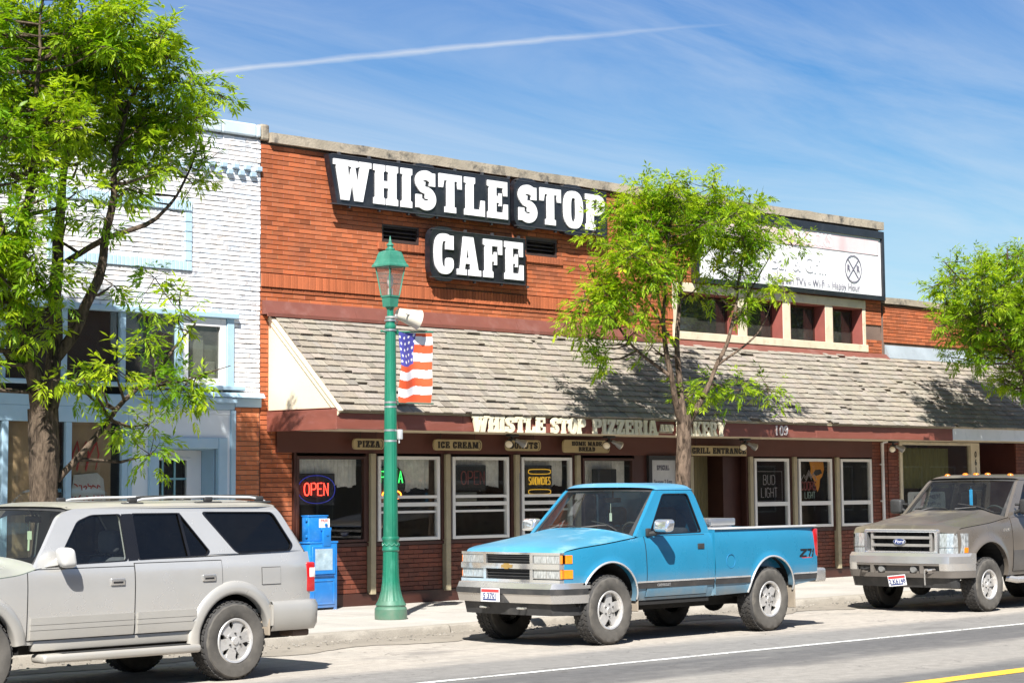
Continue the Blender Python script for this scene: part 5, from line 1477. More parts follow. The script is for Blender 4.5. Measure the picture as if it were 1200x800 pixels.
lobes = [(25.3,0,6.0,1.1,.9,.55,1.0), (24.6,.0,5.75,.65,.6,.48,.9), (24.0,.0,4.95,.6,.6,.6,.95), (23.75,.1,5.5,.4,.4,.3,.8), (26.6,.1,6.0,.9,.8,.5,.95), (27.25,.1,5.75,.75,.6,.42,.85), (28.0,.1,5.85,.4,.4,.28,.8), (26.7,.2,5.4,.6,.5,.32,.8),
 (24.15,.2,4.35,.7,.7,.5,.9), (24.6,0,4.9,.6,.6,.5,.7), (25.8,.1,5.2,.75,.7,.5,.6), (26.9,-.2,4.75,.65,.6,.35,.55), (23.85,.3,3.85,.5,.4,.28,.65), (26.8,.3,3.45,.75,.5,.30,.62), (25.55,.1,3.35,.45,.4,.3,.45), (27.7,.3,3.5,.5,.4,.22,.5), (25.3,.1,4.2,.4,.4,.35,.4)]
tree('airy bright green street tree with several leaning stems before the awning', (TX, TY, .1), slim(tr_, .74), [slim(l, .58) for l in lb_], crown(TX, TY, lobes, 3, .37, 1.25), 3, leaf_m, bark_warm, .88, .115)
# left tree, large, close to the camera
TX, TY = 13.83, 20.60
tr_ = [((TX-.02,TY,.10),.27), ((TX,TY,.6),.225), ((TX,TY,1.7),.205), ((TX-.02,TY,2.4),.20), ((TX-.03,TY,2.75),.21)]
lb_ = [
 [((TX-.05,TY,2.6),.16), ((13.60,TY-.1,3.1),.12), ((13.46,TY-.1,3.8),.10), ((13.42,TY-.1,4.6),.08), ((13.55,TY-.1,5.4),.06), ((13.5,TY-.2,6.4),.035), ((13.6,TY-.2,7.4),.012)],
 [((TX+.02,TY,2.6),.16), ((13.98,TY+.1,3.2),.125), ((14.04,TY+.15,3.9),.11), ((14.12,TY+.15,4.7),.09), ((14.15,TY+.2,5.6),.06), ((14.4,TY+.2,6.6),.035), ((14.6,TY+.2,7.6),.012)],
 [((14.0,TY+.1,3.3),.10), ((14.25,TY-.1,3.75),.085), ((14.46,TY-.15,4.4),.075), ((14.58,TY-.2,5.1),.06), ((14.62,TY-.2,5.8),.045), ((14.9,TY-.3,6.8),.02)],
 [((14.12,TY+.05,4.45),.05), ((14.5,TY-.2,4.75),.045), ((15.0,TY-.35,4.9),.038), ((15.4,TY-.2,5.2),.026), ((15.8,TY-.1,5.7),.015), ((16.1,TY,6.3),.008)],
 [((14.0,TY,1.95),.06), ((14.3,TY-.15,2.3),.05), ((14.65,TY-.2,2.75),.042), ((15.1,TY-.3,3.2),.03), ((15.7,TY-.3,3.8),.014)],
 [((13.46,TY-.1,4.0),.07), ((13.0,TY-.2,4.9),.05), ((12.5,TY-.2,6.0),.025)],
 [((14.6,TY-.2,5.5),.04), ((15.2,TY-.1,6.1),.026), ((15.8,TY-.1,6.8),.012)],
 [((14.9,TY-.25,3.0),.025), ((15.5,TY-.4,3.1),.016), ((16.1,TY-.5,3.3),.008)],
]
lobes = [(15.95,.1,6.65,.5,.4,.35,.95), (15.7,.1,6.05,.55,.5,.4,.95), (16.3,.1,6.55,.35,.3,.22,.8), (16.1,.1,5.7,.4,.35,.22,.8), (15.2,.1,7.2,.5,.5,.35,.9), (13.4,0,7.0,1.4,1.2,.8,1.0), (14.6,0,6.9,1.0,1.0,.7,1.0), (13.2,.1,5.9,1.2,1.1,.6,1.0), (14.6,.1,6.1,.8,.9,.45,.95), (15.3,.1,6.3,.65,.6,.45,1.0), (15.1,.0,5.6,.7,.5,.33,.9), (15.85,.1,6.25,.35,.3,.35,.8), (15.5,.0,5.6,.4,.3,.22,.8),
 (12.9,0,4.3,.75,.9,.6,1.0), (13.15,-.5,5.1,.6,.5,.5,.9), (13.2,-.6,4.4,.5,.4,.5,.9), (13.2,-.2,3.7,.6,.6,.35,.8), (14.9,-.2,4.35,.5,.4,.25,.3), (15.35,-.2,3.75,.5,.4,.4,.7), (15.55,.0,4.2,.3,.3,.35,.6), (14.6,-.3,3.15,.6,.5,.28,.8), (15.35,-.3,2.85,.6,.4,.22,.75), (14.9,-.3,2.55,.5,.4,.22,.9), (15.75,-.1,3.15,.35,.3,.22,.6), (13.3,-.3,2.95,.5,.4,.22,.6), (12.5,.0,3.3,.6,.6,.4,.8), (14.0,-.4,5.1,.45,.5,.3,.45), (15.1,-.1,2.35,.3,.3,.16,.7)]
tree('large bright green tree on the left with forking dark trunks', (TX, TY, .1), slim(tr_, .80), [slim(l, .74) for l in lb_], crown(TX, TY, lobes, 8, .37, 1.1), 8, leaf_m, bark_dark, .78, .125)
# right tree at the edge of the view
TX, TY = 36.1, 20.7
tr_ = [((TX,TY,.10),.2), ((TX,TY,1.5),.16), ((TX-.05,TY,2.8),.14)]
lb_ = [[((TX-.05,TY,2.7),.10), ((35.6,TY,3.6),.07), ((35.2,TY,4.6),.05), ((35.0,TY,5.6),.03), ((35.0,TY,6.2),.012)], [((TX,TY,2.7),.10), ((36.4,TY+.1,3.8),.07), ((36.6,TY,5.4),.03)],
 [((35.6,TY,3.6),.05), ((34.7,TY-.2,4.2),.03), ((33.6,TY-.2,4.9),.012)], [((35.3,TY,4.4),.035), ((34.2,TY+.2,5.2),.02), ((33.0,TY+.1,5.8),.008)], [((35.7,TY,3.4),.04), ((34.9,TY-.4,3.7),.02), ((34.3,TY-.4,4.0),.01)]]
lobes = [(35.3,0,5.95,.9,.8,.45,1.0), (34.0,0,5.6,.8,.8,.4,.85), (33.1,.0,5.25,.6,.6,.3,.85), (33.8,-.1,4.8,.9,.8,.4,1.0), (34.6,-.1,4.3,.9,.8,.4,1.0), (35.6,0,4.9,1.0,.9,.7,1.0), (36.6,0,5.4,1.0,1.0,.9,1.0), (35.3,-.2,3.7,.6,.6,.28,.95), (36.5,0,4.0,1.0,.9,.6,.9), (32.9,0,4.6,.25,.3,.15,.6), (35.6,-.3,3.35,.4,.4,.18,.9), (34.3,0,5.1,.8,.8,.4,.8)]
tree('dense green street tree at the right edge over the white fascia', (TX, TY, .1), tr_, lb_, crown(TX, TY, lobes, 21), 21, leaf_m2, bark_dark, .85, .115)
# ------------------------------------------------------------------ vehicles
def lerp(a, b, t): return a+(b-a)*t
def pl(x, pts):
    """piecewise linear"""
    if x <= pts[0][0]: return pts[0][1]
    for (xa, a), (xb, b) in zip(pts, pts[1:]):
        if x <= xb: return a+(b-a)*(x-xa)/(xb-xa) if xb > xa else b
    return pts[-1][1]
def sm(x, pts, w=.06):
    return sum(pl(x+k*w/2, pts) for k in (-2, -1, 0, 1, 2))/5
rubber = M('tyre_rubber', (.040,.038,.036), .85, var=.25, vs=6, bump=.3, bs=90, stain=(3, .5, (.12,.105,.085)))
dusty_rubber = M('dusty_tyre_sidewall', (.085,.078,.068), .9, var=.35, vs=5, bump=.25, bs=60, stain=(4, .6, (.19,.165,.13)))
alloy = M('cast_alloy_wheel', (.68,.66,.63), .36, .6, var=.12, vs=5, stain=(7, .5, (.30,.27,.22)))
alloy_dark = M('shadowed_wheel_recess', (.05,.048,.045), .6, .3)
chrome = M('chrome_plate', (.76,.76,.76), .10, .82, var=.03, vs=2)
chrome_dull = M('road_dusted_chrome', (.60,.58,.55), .24, .72, var=.04, vs=1.2, stain=(1.2, .3, (.50,.46,.40)))
black_plastic = M('black_bumper_plastic', (.030,.030,.030), .6, var=.2, vs=5, stain=(4, .4, (.10,.09,.08)))
under_m = M('dark_underbody', (.014,.013,.012), .9)
cabin_m = M('dark_cabin_trim', (.030,.030,.032), .85)
dash_m = M('sunbleached_grey_dash', (.16,.18,.17), .8)
seat_m = M('grey_cloth_seat', (.075,.078,.085), .95)
glass_w = glass_mat('windscreen_glass', (.70,.78,.74), 1.0, .01, .035)
glass_s = glass_mat('side_window_glass', (.45,.50,.52), 1.0, .01, .015)
glass_d = glass_mat('privacy_glass', (.06,.065,.07), 1.0, .01, .01)
lens_clear = M('clear_headlamp_lens', (.46,.48,.48), .10, .45, var=.5, vs=16, coat=1.0, stretch=(1,6,1))
lens_amber = M('amber_marker_lens', (.85,.22,.01), .2, coat=1.0, var=.15, vs=25)
lens_red = M('red_tail_lens', (.42,.012,.014), .2, coat=1.0)
lens_white = M('white_reverse_lens', (.72,.66,.62), .25, coat=1.0)
seam_m = M('panel_gap_shadow', (.008,.008,.009), .9)
plate_white = M('plate_white', (.70,.70,.72), .45); plate_red = M('plate_red', (.55,.05,.05), .5); plate_blue = M('plate_blue', (.03,.05,.16), .5)

M_blackstrip = M('grey_black_moulding', (.040,.038,.037), .5, var=.2, stain=(4, .4, (.12,.105,.085)))
gloss_trim = M('gloss_black_trim', (.010,.010,.012), .3, var=.1)
glass_f = glass_mat('clear_door_glass', (.80,.84,.82), 1.0, .01, .015)
bright_strip = M('bright_trim_strip', (.70,.70,.69), .25, .6, stain=(5, .4, (.45,.42,.38)))
rail_white = M('pale_bed_rail', (.62,.62,.61), .4, .3)
M_mudflap = M('dusty_mud_flap', (.30,.25,.19), .9, var=.2)
M_white_mirror = M('pale_mirror_shell', (.56,.55,.52), .4, var=.05, coat=.3)
M_bump_grey = M('taupe_bumper_plastic', (.13,.115,.10), .6, var=.12, vs=4)
def wheel(parent, x, y, r, w, rr, sgn, style, seed=0):
    """tyre and rim as sub-parts of a wheel; sgn -1 faces the camera side"""
    wh = sub('wheel', parent, (x, y, r))
    f = lambda t: t*sgn
    hw = w/2
    mb = MB()
    def ob(h): return h
    prof = [(rr-.012, -hw*.78), (rr+.004, -hw*.92), (rr+.02, -hw*.99), (lerp(rr, r, .5), -hw*1.04), (lerp(rr, r, .78), -hw*1.0), (r-.022, -hw*.90), (r-.006, -hw*.78), (r, -hw*.5), (r, hw*.5), (r-.006, hw*.78), (r-.022, hw*.90), (lerp(rr, r, .78), hw), (lerp(rr, r, .5), hw*1.04), (rr+.02, hw*.99), (rr+.004, hw*.92), (rr-.012, hw*.78)]
    n = 64
    vs = []
    for j, (a, h) in enumerate(prof):
        for k in range(n):
            an = 2*PI*k/n; q = a
            if j in (6, 9): q = a-(.011 if k % 2 else 0)
            if j in (5, 10): q = a-(.006 if (k//2) % 2 else 0)
            vs.append((q*cos(an), h, q*sin(an)))
    fs = [(j*n+k, j*n+(k+1) % n, (j+1)*n+(k+1) % n, (j+1)*n+k) for j in range(len(prof)-1) for k in range(n)]
    mb.add(vs, fs)
    for i in range(len(mb.f)): mb.m[i] = 0 if (i//n) in (5, 6, 7, 8, 9) else 1
    # tread blocks
    nb = 40
    for k in range(nb):
        for row, (ya, yb) in enumerate(((-.74, -.44), (-.36, -.06), (.06, .36), (.44, .74))):
            a0 = 2*PI*(k+(.5 if row % 2 else 0))/nb; a1 = a0+2*PI/nb*.68
            sk = .25*2*PI/nb*(1 if row % 2 else -1)
            P = []
            for rad_ in (r-.004, r+.007):
                for (an, yy) in ((a0, ya*hw), (a1, ya*hw), (a1+sk, yb*hw), (a0+sk, yb*hw)): P.append((rad_*cos(an), yy, rad_*sin(an)))
            mb.hexa(P, 0)
    t = mb.build('tyre', [rubber, dusty_rubber], wh, 35)
    ob_ = sgn*hw      # outer side
    mb = MB()
    dish = .035 if style != 'six' else .02
    mb.lathe([(rr+.004, ob_*.90), (rr-.006, ob_*.97), (rr-.022, ob_*.93), (rr-.030, ob_*.80), (rr-.035, ob_*.2), (rr-.04, -ob_*.5)], ax='y', n=48, caps=False)
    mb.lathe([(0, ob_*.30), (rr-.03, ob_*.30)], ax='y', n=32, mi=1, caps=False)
    yo = ob_*.90 - sgn*dish
    hub = .078
    ns = {'five': 5, 'six': 6, 'star': 5, 'eight': 8}[style]
    th = sgn*.03
    for k in range(ns):
        a = 2*PI*k/ns+seed
        ca, sa = cos(a), sin(a)
        wi, wo = (.060, .046) if ns == 5 else ((.046, .056) if ns == 6 else (.03, .036))
        L0, L1 = hub*.7, rr-.018
        yi_, yo2 = yo+sgn*.012, yo+sgn*.006
        P = []
        for dy in (-th, 0):
            for (l, ww) in ((L0, -wi), (L1, -wo), (L1, wo), (L0, wi)):
                yy = (yi_ if l == L0 else yo2)+dy
                P.append((l*ca-ww*sa, yy, l*sa+ww*ca))
        mb.hexa(P)
        if style in ('six', 'star'):      # a web widening at the rim
            P = []
            for dy in (-th, -sgn*.003):
                for (l, ww) in ((L1*.72, -wo), (L1, -wo*1.75), (L1, wo*1.75), (L1*.72, wo)): P.append((l*ca-ww*sa, yo2+dy, l*sa+ww*ca))
            mb.hexa(P)
    mb.lathe([(0, yo+sgn*.020), (hub*.45, yo+sgn*.020), (hub*.52, yo+sgn*.014), (hub*1.25, yo+sgn*.012), (hub*1.35, yo-sgn*.01), (hub*1.35, yo-sgn*.05)], ax='y', n=28, caps=False)
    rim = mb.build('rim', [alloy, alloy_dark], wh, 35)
    mb = MB()
    nl = 6 if style != 'eight' else 8
    for k in range(nl):
        a = 2*PI*(k+.5)/nl; mb.cyl((hub*.92*cos(a), yo+sgn*.008, hub*.92*sin(a)), (hub*.92*cos(a), yo+sgn*.026, hub*.92*sin(a)), .011, .009, 6)
    mb.build('lug_nut', [alloy_dark], wh)
    mb = MB(); mb.lathe([(0, yo+sgn*.030), (hub*.42, yo+sgn*.028), (hub*.48, yo+sgn*.016)], ax='y', n=20)
    mb.build('hub_cap', [alloy if style != 'five' else chrome_dull], wh, 40)
    mb = MB(); mb.cyl((0, -ob_*.3, 0), (0, -ob_*2.2, 0), .06, .05, 10); mb.build('axle_stub', [under_m], wh)
    return wh

def sweep4(mb, st, mi=0):
    """one continuous bar through four-point sections"""
    n = len(st); vs = [p for r in st for p in r]
    fs = [(i*4+k, i*4+(k+1) % 4, (i+1)*4+(k+1) % 4, (i+1)*4+k) for i in range(n-1) for k in range(4)]
    mb.add(vs, fs+[(3,2,1,0), tuple((n-1)*4+k for k in range(4))], mi)

class Body:
    """side skin of a vehicle: Y(x,z) half width, zb/zt lower and upper lines, wheel arches (x, z, r)"""
    def __init__(s, W, prof, plan, zb, zt, arches, flare=.02, fw=.07):
        s.W, s.prof, s.plan, s.zb_, s.zt_, s.arches, s.flare, s.fw = W, prof, plan, zb, zt, arches, flare, fw
    def Y(s, x, z):
        y = s.W + sm(z, s.prof, .05) + sm(x, s.plan, .10)
        for (cx, cz, r) in s.arches:
            d = math.hypot(x-cx, z-cz)-r
            if z > cz-.35: y += s.flare*math.exp(-(max(0, d)/s.fw)**2)
        return y
    def zb(s, x):
        z = pl(x, s.zb_)
        for (cx, cz, r) in s.arches:
            if abs(x-cx) < r: z = max(z, cz+math.sqrt(max(0, r*r-(x-cx)**2)))
        return z
    def zt(s, x): return sm(x, s.zt_, .05)
    def xs(s, x0, x1, step=.05, extra=()):
        X = {round(x0, 5), round(x1, 5)}
        n = max(1, int((x1-x0)/step))
        for i in range(n+1): X.add(round(x0+(x1-x0)*i/n, 5))
        for (cx, cz, r) in s.arches:
            for k in range(0, 33):
                x = cx-r*cos(PI*k/32)
                if x0 < x < x1: X.add(round(x, 5))
            for e in (-1, 1):
                for q in (.0005, -.0005):
                    x = cx+e*(r+q)
                    if x0 < x < x1: X.add(round(x, 5))
        for x in extra:
            if x0 < x < x1: X.add(round(x, 5))
        return sorted(X)
    def side(s, mb, x0, x1, sgn, n=16, z0=None, z1=None, off=0.0, lip=.07, mi=0, step=.05, edge=0.0):
        X = s.xs(x0, x1, step); rows = []
        for x in X:
            a = s.zb(x) if z0 is None else max(s.zb(x), z0(x) if callable(z0) else z0)
            b = s.zt(x) if z1 is None else min(s.zt(x), z1(x) if callable(z1) else z1)
            if b < a: a = b
            col = []
            if lip: col.append((x, sgn*(s.Y(x, a)+off-lip), a+.004))
            for k in range(n+1):
                z = a+(b-a)*k/n; col.append((x, sgn*(s.Y(x, z)+off), z))
            if edge: col.append((x, sgn*(s.Y(x, b)+off-edge), b))
            rows.append(col)
        m = len(rows[0]); b0 = len(mb.v)
        for r_ in rows: mb.v.extend(r_)
        for i in range(len(rows)-1):
            for k in range(m-1):
                f = [b0+i*m+k, b0+(i+1)*m+k, b0+(i+1)*m+k+1, b0+i*m+k+1]
                mb.f.append(f); mb.m.append(mi); mb.c.append(1.0)
        if edge:
            for i in (0, len(rows)-1):      # close the ends inward
                q = [(p[0], p[1]-sgn*edge, p[2]) for p in rows[i]]; b1 = len(mb.v); mb.v.extend(q)
                for k in range(m-1):
                    mb.f.append([b0+i*m+k, b0+i*m+k+1, b1+k+1, b1+k]); mb.m.append(mi); mb.c.append(1.0)

def pane_poly(mb, P, th=.004):
    mb.add(P, [tuple(range(len(P)))])
def side_frame(mb, outer, holes, ymap, sgn, th=.045):
    mb.prism([outer]+holes, lambda a, b, d: (a, sgn*(ymap(a, b)-d), b), 0, th)
def roundpoly(P, r, n=4):
    """round the corners of a polygon"""
    out = []; m = len(P)
    for i in range(m):
        a, b, c = Vector(P[i-1]), Vector(P[i]), Vector(P[(i+1) % m])
        u, v = (a-b), (c-b); k = min(r, u.length*.45, v.length*.45)
        p, q = b+u.normalized()*k, b+v.normalized()*k
        for j in range(n+1):
            t = j/n; out.append(tuple((p*(1-t)**2 + b*2*t*(1-t) + q*t*t)))
    return out
def shrink(P, k):
    c = Vector((sum(p[0] for p in P)/len(P), sum(p[1] for p in P)/len(P)))
    return [tuple(c+(Vector(p)-c)*k) for p in P]
def window_set(root, bm_name, outer, wins, ymap, paint, th=.05, names=None):
    """one mesh per side: the cab side frame, with panes and rubber seals"""
    for sgn in (-1, 1):
        mb = MB(); side_frame(mb, outer, [w[0] for w in wins], ymap, sgn, th)
        fr = mb.build(bm_name, [paint], root, 30)
        for P, gm_ in wins:
            mb = MB(); pane_poly(mb, [(p[0], sgn*(ymap(*p)-.016), p[1]) for p in shrink(P, 1.02)]); pn = mb.build('side_window', [gm_], root)
            mb = MB()
            n = len(P); Q = P; q2 = shrink(P, 1-.035)
            mb.prism([shrink(P, 1.012), q2], lambda a, b, d: (a, sgn*(ymap(a, b)+.0015-d), b), 0, .014)
            mb.build('seal', [gloss_trim], pn)
def screen(mb, bl, tl, bow, yb, yt, nu=16, nv=8, lift=0.0, inset=(0,0)):
    """windscreen surface; bl=(x,z) at the base corner, tl=(x,z) at the top corner"""
    def fn(u, v):
        s = 2*u-1; y = lerp(yb, yt, v)*s
        x = lerp(bl[0], tl[0], v)-bow*(1-s*s)*(1-.35*v); z = lerp(bl[1], tl[1], v)+.05*(1-s*s)*lerp(1, .35, v)
        return (x-lift, y, z+lift*.5)
    mb.grid(nu, nv, fn); return fn
def roof_skin(mb, xf, xr, ys, zs, crown, bowf, bowr, ext=0.0, nu=24, nv=20, edge=3.2):
    def fn(u, v):
        s = 2*u-1; k = (1-abs(s)**edge)**(1/edge)
        a = xf-bowf*(1-s*s); b = xr+bowr*(1-s*s)
        x = lerp(a, b, v); f = min(1, v/.10, (1-v)/.10); f = (1-(1-f)**2)
        yy = (ys(x) if callable(ys) else ys)
        return (x, yy*s, (zs(x) if callable(zs) else zs)+crown*k*(.40+.60*f))
    mb.grid(nu, nv, fn)
def plate(root, x, y, z, w=.305, h=.155, tilt=0, txt='5 3701', ylean=0):
    def mp(a, b, d): return (x-d, y-a, z+b)
    mb = MB()
    mb.rbox(x-.004, x, y-w/2, y+w/2, z-h/2, z+h/2, .0018, 1)
    for q in (0,):
        mb.box(x-.0055, x-.0042, y-w/2+.01, y+w/2-.01, z+h*.20, z+h*.42, 1)
        mb.box(x-.0055, x-.0042, y-w*.32, y+w*.38, z-h*.40, z-h*.28, 2)
    font_add(mb, txt, .085, lambda a, b, d: mp(a, b-.012, .0055+d), .0006, .002, .98, 0, 2)
    return mb.build('license_plate', [plate_white, plate_red, plate_blue], root)
def seats(root, x, ys, z, w=.46, lab=None):
    mb = MB()
    for y in ys:
        mb.rbox(x-.05, x+.13, y-w/2, y+w/2, z-.55, z-.06, .06, 3, fn=lambda v, x=x, z=z: (v.x+(v.z-z+.55)*.22, v.y, v.z))
        mb.rbox(x+.08, x+.20, y-.13, y+.13, z-.03, z+.19, .05, 3); mb.cyl((x+.14, y-.06, z-.08), (x+.14, y-.06, z+.02), .012); mb.cyl((x+.14, y+.06, z-.08), (x+.14, y+.06, z+.02), .012)
    return mb.build('seat', [seat_m], root, 50)
def steering(root, x, y, z):
    mb = MB(); c = Vector((x, y, z)); ax = Vector((1, 0, .45)).normalized(); u = Vector((0,1,0)); v = ax.cross(u)
    mb.tube([c+(u*cos(a)+v*sin(a))*.185 for a in [2*PI*k/28 for k in range(29)]], .014, 8); mb.tube([c+u*.18, c-u*.18], .018, 6); mb.tube([c, c-ax*.3+Vector((0,0,0))], .03, 8)
    return mb.build('steering_wheel', [cabin_m], root, 50)
def wiper(root, pts, up):
    mb = MB(); mb.tube(pts, .013, 6); a, b = Vector(pts[-2]), Vector(pts[-1])
    mb.tube([Vector(p) for p in up], .011, 6)
    return mb.build('wiper', [black_plastic], root, 40)
def badge_text(root, name, txt, size, fm, mat, wx=1, shear=0, bold=.001):
    mb = MB(); font_add(mb, txt, size, fm, .0015, bold, wx, shear); return mb.build(name, [mat], root)

# ================================================================== blue pickup
blue_paint = M('aged_blue_paint', (.020,.20,.345), .30, .05, var=.06, vs=1.6, coat=.55, coat_rough=.14, dirt=(.40, .82, .95), dirtc=(.33,.29,.23))
blue_faded = M('sunfaded_blue_paint', (.060,.27,.42), .36, .05, var=.12, vs=1.3, coat=.25, coat_rough=.3, stain=(1.4, .85, (.28,.46,.54)))
blue_roof = M('chalky_blue_roof_paint', (.085,.27,.42), .45, .05, var=.08, vs=1.5, coat=.2, stain=(2.2, .6, (.20,.38,.48)))
def blue_pickup():
    X0, YC = 18.87, 17.42
    t = thing('pickup_truck', 'faded blue single cab pickup with a tool chest in its bed, parked before the cafe', 'pickup truck', (X0, YC, 0))
    WB = 3.03
    W = .925
    prof = [(.45,-.075),(.55,-.02),(.68,0),(.80,.008),(1.0,0),(1.15,-.018),(1.25,-.05),(1.32,-.10)]
    plan = [(-.80,-.20),(-.70,-.125),(-.55,-.075),(-.30,-.03),(0,-.008),(.6,0),(2.0,0),(3.5,0),(3.95,-.015),(4.12,-.04)]
    arches = [(-.02,.475,.465),(3.06,.47,.455)]
    zb = [(-.80,.62),(-.60,.55),(-.48,.50),(.45,.485),(1.88,.485),(2.6,.50),(3.5,.55),(4.0,.60)]
    zt = [(-.73,1.055),(-.66,1.085),(-.5,1.115),(0,1.165),(.45,1.215),(.62,1.235),(1.88,1.255)]
    B = Body(W, prof, plan, zb, zt, arches, .016, .05)
    mb = MB()
    for s in (-1, 1): B.side(mb, -.70, 1.885, s, 18)
    # front panel below the hood and the cowl deck behind it
    mb.grid(16, 6, lambda u, v: (-.70-.03*(1-(2*u-1)**2), (2*u-1)*B.Y(-.70, .70+.34*v), .70+.355*v))
    mb.grid(2, 2, lambda u, v: (1.885, (2*u-1)*B.Y(1.885, .6), .49+.76*v))
    body = mb.build('cab_body', [blue_paint], t, 40)
    # hood
    mb = MB()
    def hoodf(u, v):
        x = lerp(-.725, .47, v); s = 2*u-1
        xe = x-.045*(1-s*s)*(1-v) + (.0 if v > 0 else 0)
        z0 = B.zt(x); y = (B.Y(x, z0)-.004)*s
        k = (1-abs(s)**2.6)
        cr = lerp(.035, .105, min(1, v*1.1)); z = z0+.012+cr*k
        if v < .06: z -= .045*(1-v/.06)**2
        if v > .9: xe = x-.10*(1-s*s)*(v-.9)/.1
        return (xe, y, z)
    mb.grid(30, 30, hoodf)
    mb.build('hood', [blue_faded], t, 50)
    mb = MB()      # dark cowl and interior deck
    mb.grid(14, 3, lambda u, v: (lerp(.44, .60, v)-.10*(1-(2*u-1)**2)*(1-v), (2*u-1)*.83, 1.235+.095*(1-(2*u-1)**2)*(1-.35*v)))
    mb.build('cowl', [black_plastic], t, 50)
    mb = MB(); mb.rbox(.60, 1.0, -.80, .80, 1.05, 1.245, .05, 3); mb.box(1.0, 1.86, -.84, .84, .6, .64)
    mb.build('dashboard', [dash_m], t, 40)
    seats(t, 1.48, (-.40, .40), 1.38, .62); steering(t, 1.05, -.38, 1.22)
    # cab: sides, roof, screens
    def ym(x, z): return lerp(.872, .742, (z-1.235)/(1.79-1.235)) - .004*((z-1.5)/.25)**2
    outer = roundpoly([(.47,1.225),(1.885,1.25),(1.86,1.33),(1.735,1.72),(1.67,1.80),(1.06,1.795),(1.00,1.765)], .06)
    win = roundpoly([(.735,1.25),(1.735,1.262),(1.60,1.735),(1.125,1.735)], .045)
    window_set(t, 'cab_pillar', outer, [(win, glass_s)], ym, blue_paint)
    mb = MB(); roof_skin(mb, 1.02, 1.72, lambda x: .747, lambda x: 1.783, .085, .10, .02, edge=2.6); mb.build('roof', [blue_roof], t, 50)
    mb = MB(); screen(mb, (.50,1.24), (1.035,1.775), .10, .80, .715); mb.build('windscreen', [glass_w], t, 60)
    mb = MB()
    f = screen(MB(), (.50,1.24), (1.035,1.775), .10, .80, .715)
    for (u0, u1, v0, v1) in ((0,1,.955,1.03),(0,.03,0,1),(.97,1,0,1),(0,1,-.02,.03)):
        mb.grid(16, 6, lambda u, v: tuple(Vector(f(lerp(u0,u1,u), lerp(v0,v1,v)))+Vector((-.004,0,.003))))
    mb.build('windscreen_seal', [black_plastic], t, 60)
    mb = MB(); mb.grid(10, 6, lambda u, v: (1.875-.15*v, (2*u-1)*lerp(.80,.72,v), 1.26+.52*v))
    cb_ = mb.build('cab_back', [blue_paint], t)
    mb = MB(); mb.grid(2, 2, lambda u, v: (1.875-.15*(.12+.7*v)+.004, (2*u-1)*.62, 1.26+.52*(.12+.7*v))); mb.build('rear_window', [glass_d], cb_)
    # mirror of interior
    mb = MB(); mb.rbox(1.07, 1.10, -.12, .12, 1.63, 1.69, .01, 2); mb.cyl((1.08,0,1.69), (1.08,0,1.77), .012); mb.build('interior_mirror', [cabin_m], t, 40)
    mb = MB(); mb.tube([(1.06,.02,1.62),(1.06,.02,1.50)], .003, 4); mb.rbox(1.055,1.062,.0,.04,1.40,1.50,.003,1); mb.build('hanging_tag', [M('pale_tag', (.55,.58,.5), .7)], t)
    # doors
    for s in (-1, 1):
        mb = MB(); B.side(mb, .62, 1.755, s, 16, z0=.525, z1=1.233, off=.009, lip=.0, edge=.012)
        d = mb.build('door', [blue_paint], t, 40)
        mb = MB(); B.side(mb, .611, 1.764, s, 8, z0=.516, z1=1.24, off=.0035, lip=0, edge=.004); mb.build('door_gap', [seam_m], d)
        mb = MB(); y = s*(B.Y(1.65, 1.10)+.012)
        mb.rbox(1.575, 1.70, min(y, y+s*.012), max(y, y+s*.012), 1.065, 1.13, .008, 2); mb.build('handle', [black_plastic], d, 40)
        # chrome mirror on its arm
        mb = MB(); ya = s*.885
        mb.tube([(.70, ya, 1.26), (.73, ya+s*.10, 1.275)], .03, 8); mb.rbox(.64, .72, min(ya, ya+s*.03), max(ya, ya+s*.03), 1.235, 1.33, .012, 2)
        mr = mb.build('mirror_arm', [black_plastic], d, 40)
        mb = MB(); a, b = sorted((ya+s*.075, ya+s*.315)); mb.rbox(.685, .83, a, b, 1.285, 1.435, .045, 4, fn=lambda v: (v.x+.02*(v.z-1.36)/.1, v.y, v.z)); mb.build('mirror_shell', [chrome], mr, 60)
    # trims along the side
    for s in (-1, 1):
        for (xa, xb) in ((.44, 1.885), (1.915, 2.60), (3.52, 4.05)):
            mb = MB(); B.side(mb, xa, xb, s, 3, z0=.625, z1=.692, off=.012, lip=0, edge=.012); m_ = mb.build('side_moulding', [M_blackstrip], t, 40)
            mb = MB(); B.side(mb, xa, xb, s, 2, z0=.693, z1=.712, off=.016, lip=0, edge=.016); mb.build('bright_strip', [bright_strip], m_, 40)
        # bright lips round the arches
        for (cx, cz, r), (a0, a1) in zip(arches, ((4, 176), (4, 176))):
            mb = MB(); pts = []
            for k in range(41):
                a = rad(a0+(a1-a0)*k/40); x, z = cx-(r+.012)*cos(a), cz+(r+.012)*sin(a); pts.append((x, s*(B.Y(x, z)+.003), z))
            mb.tube(pts, .014, 6); mb.build('arch_lip', [bright_strip], t, 60)
    badge_text(t, 'maker_badge', 'CHEVROLET', .045, lambda a, b, d: (.92+a, -(B.Y(.92,.66)+.0125+d), .658+b), chrome, 1.0)
    # fuel door
    mb = MB(); pts = [(2.22+.085*cos(2*PI*k/28), -(B.Y(2.22,.90)+.002), .90+.085*sin(2*PI*k/28)) for k in range(29)]; mb.tube(pts, .0045, 5); mb.build('fuel_door', [M('blue_panel_edge', (.02,.18,.36), .4)], t, 50)
    # bed
    mb = MB()
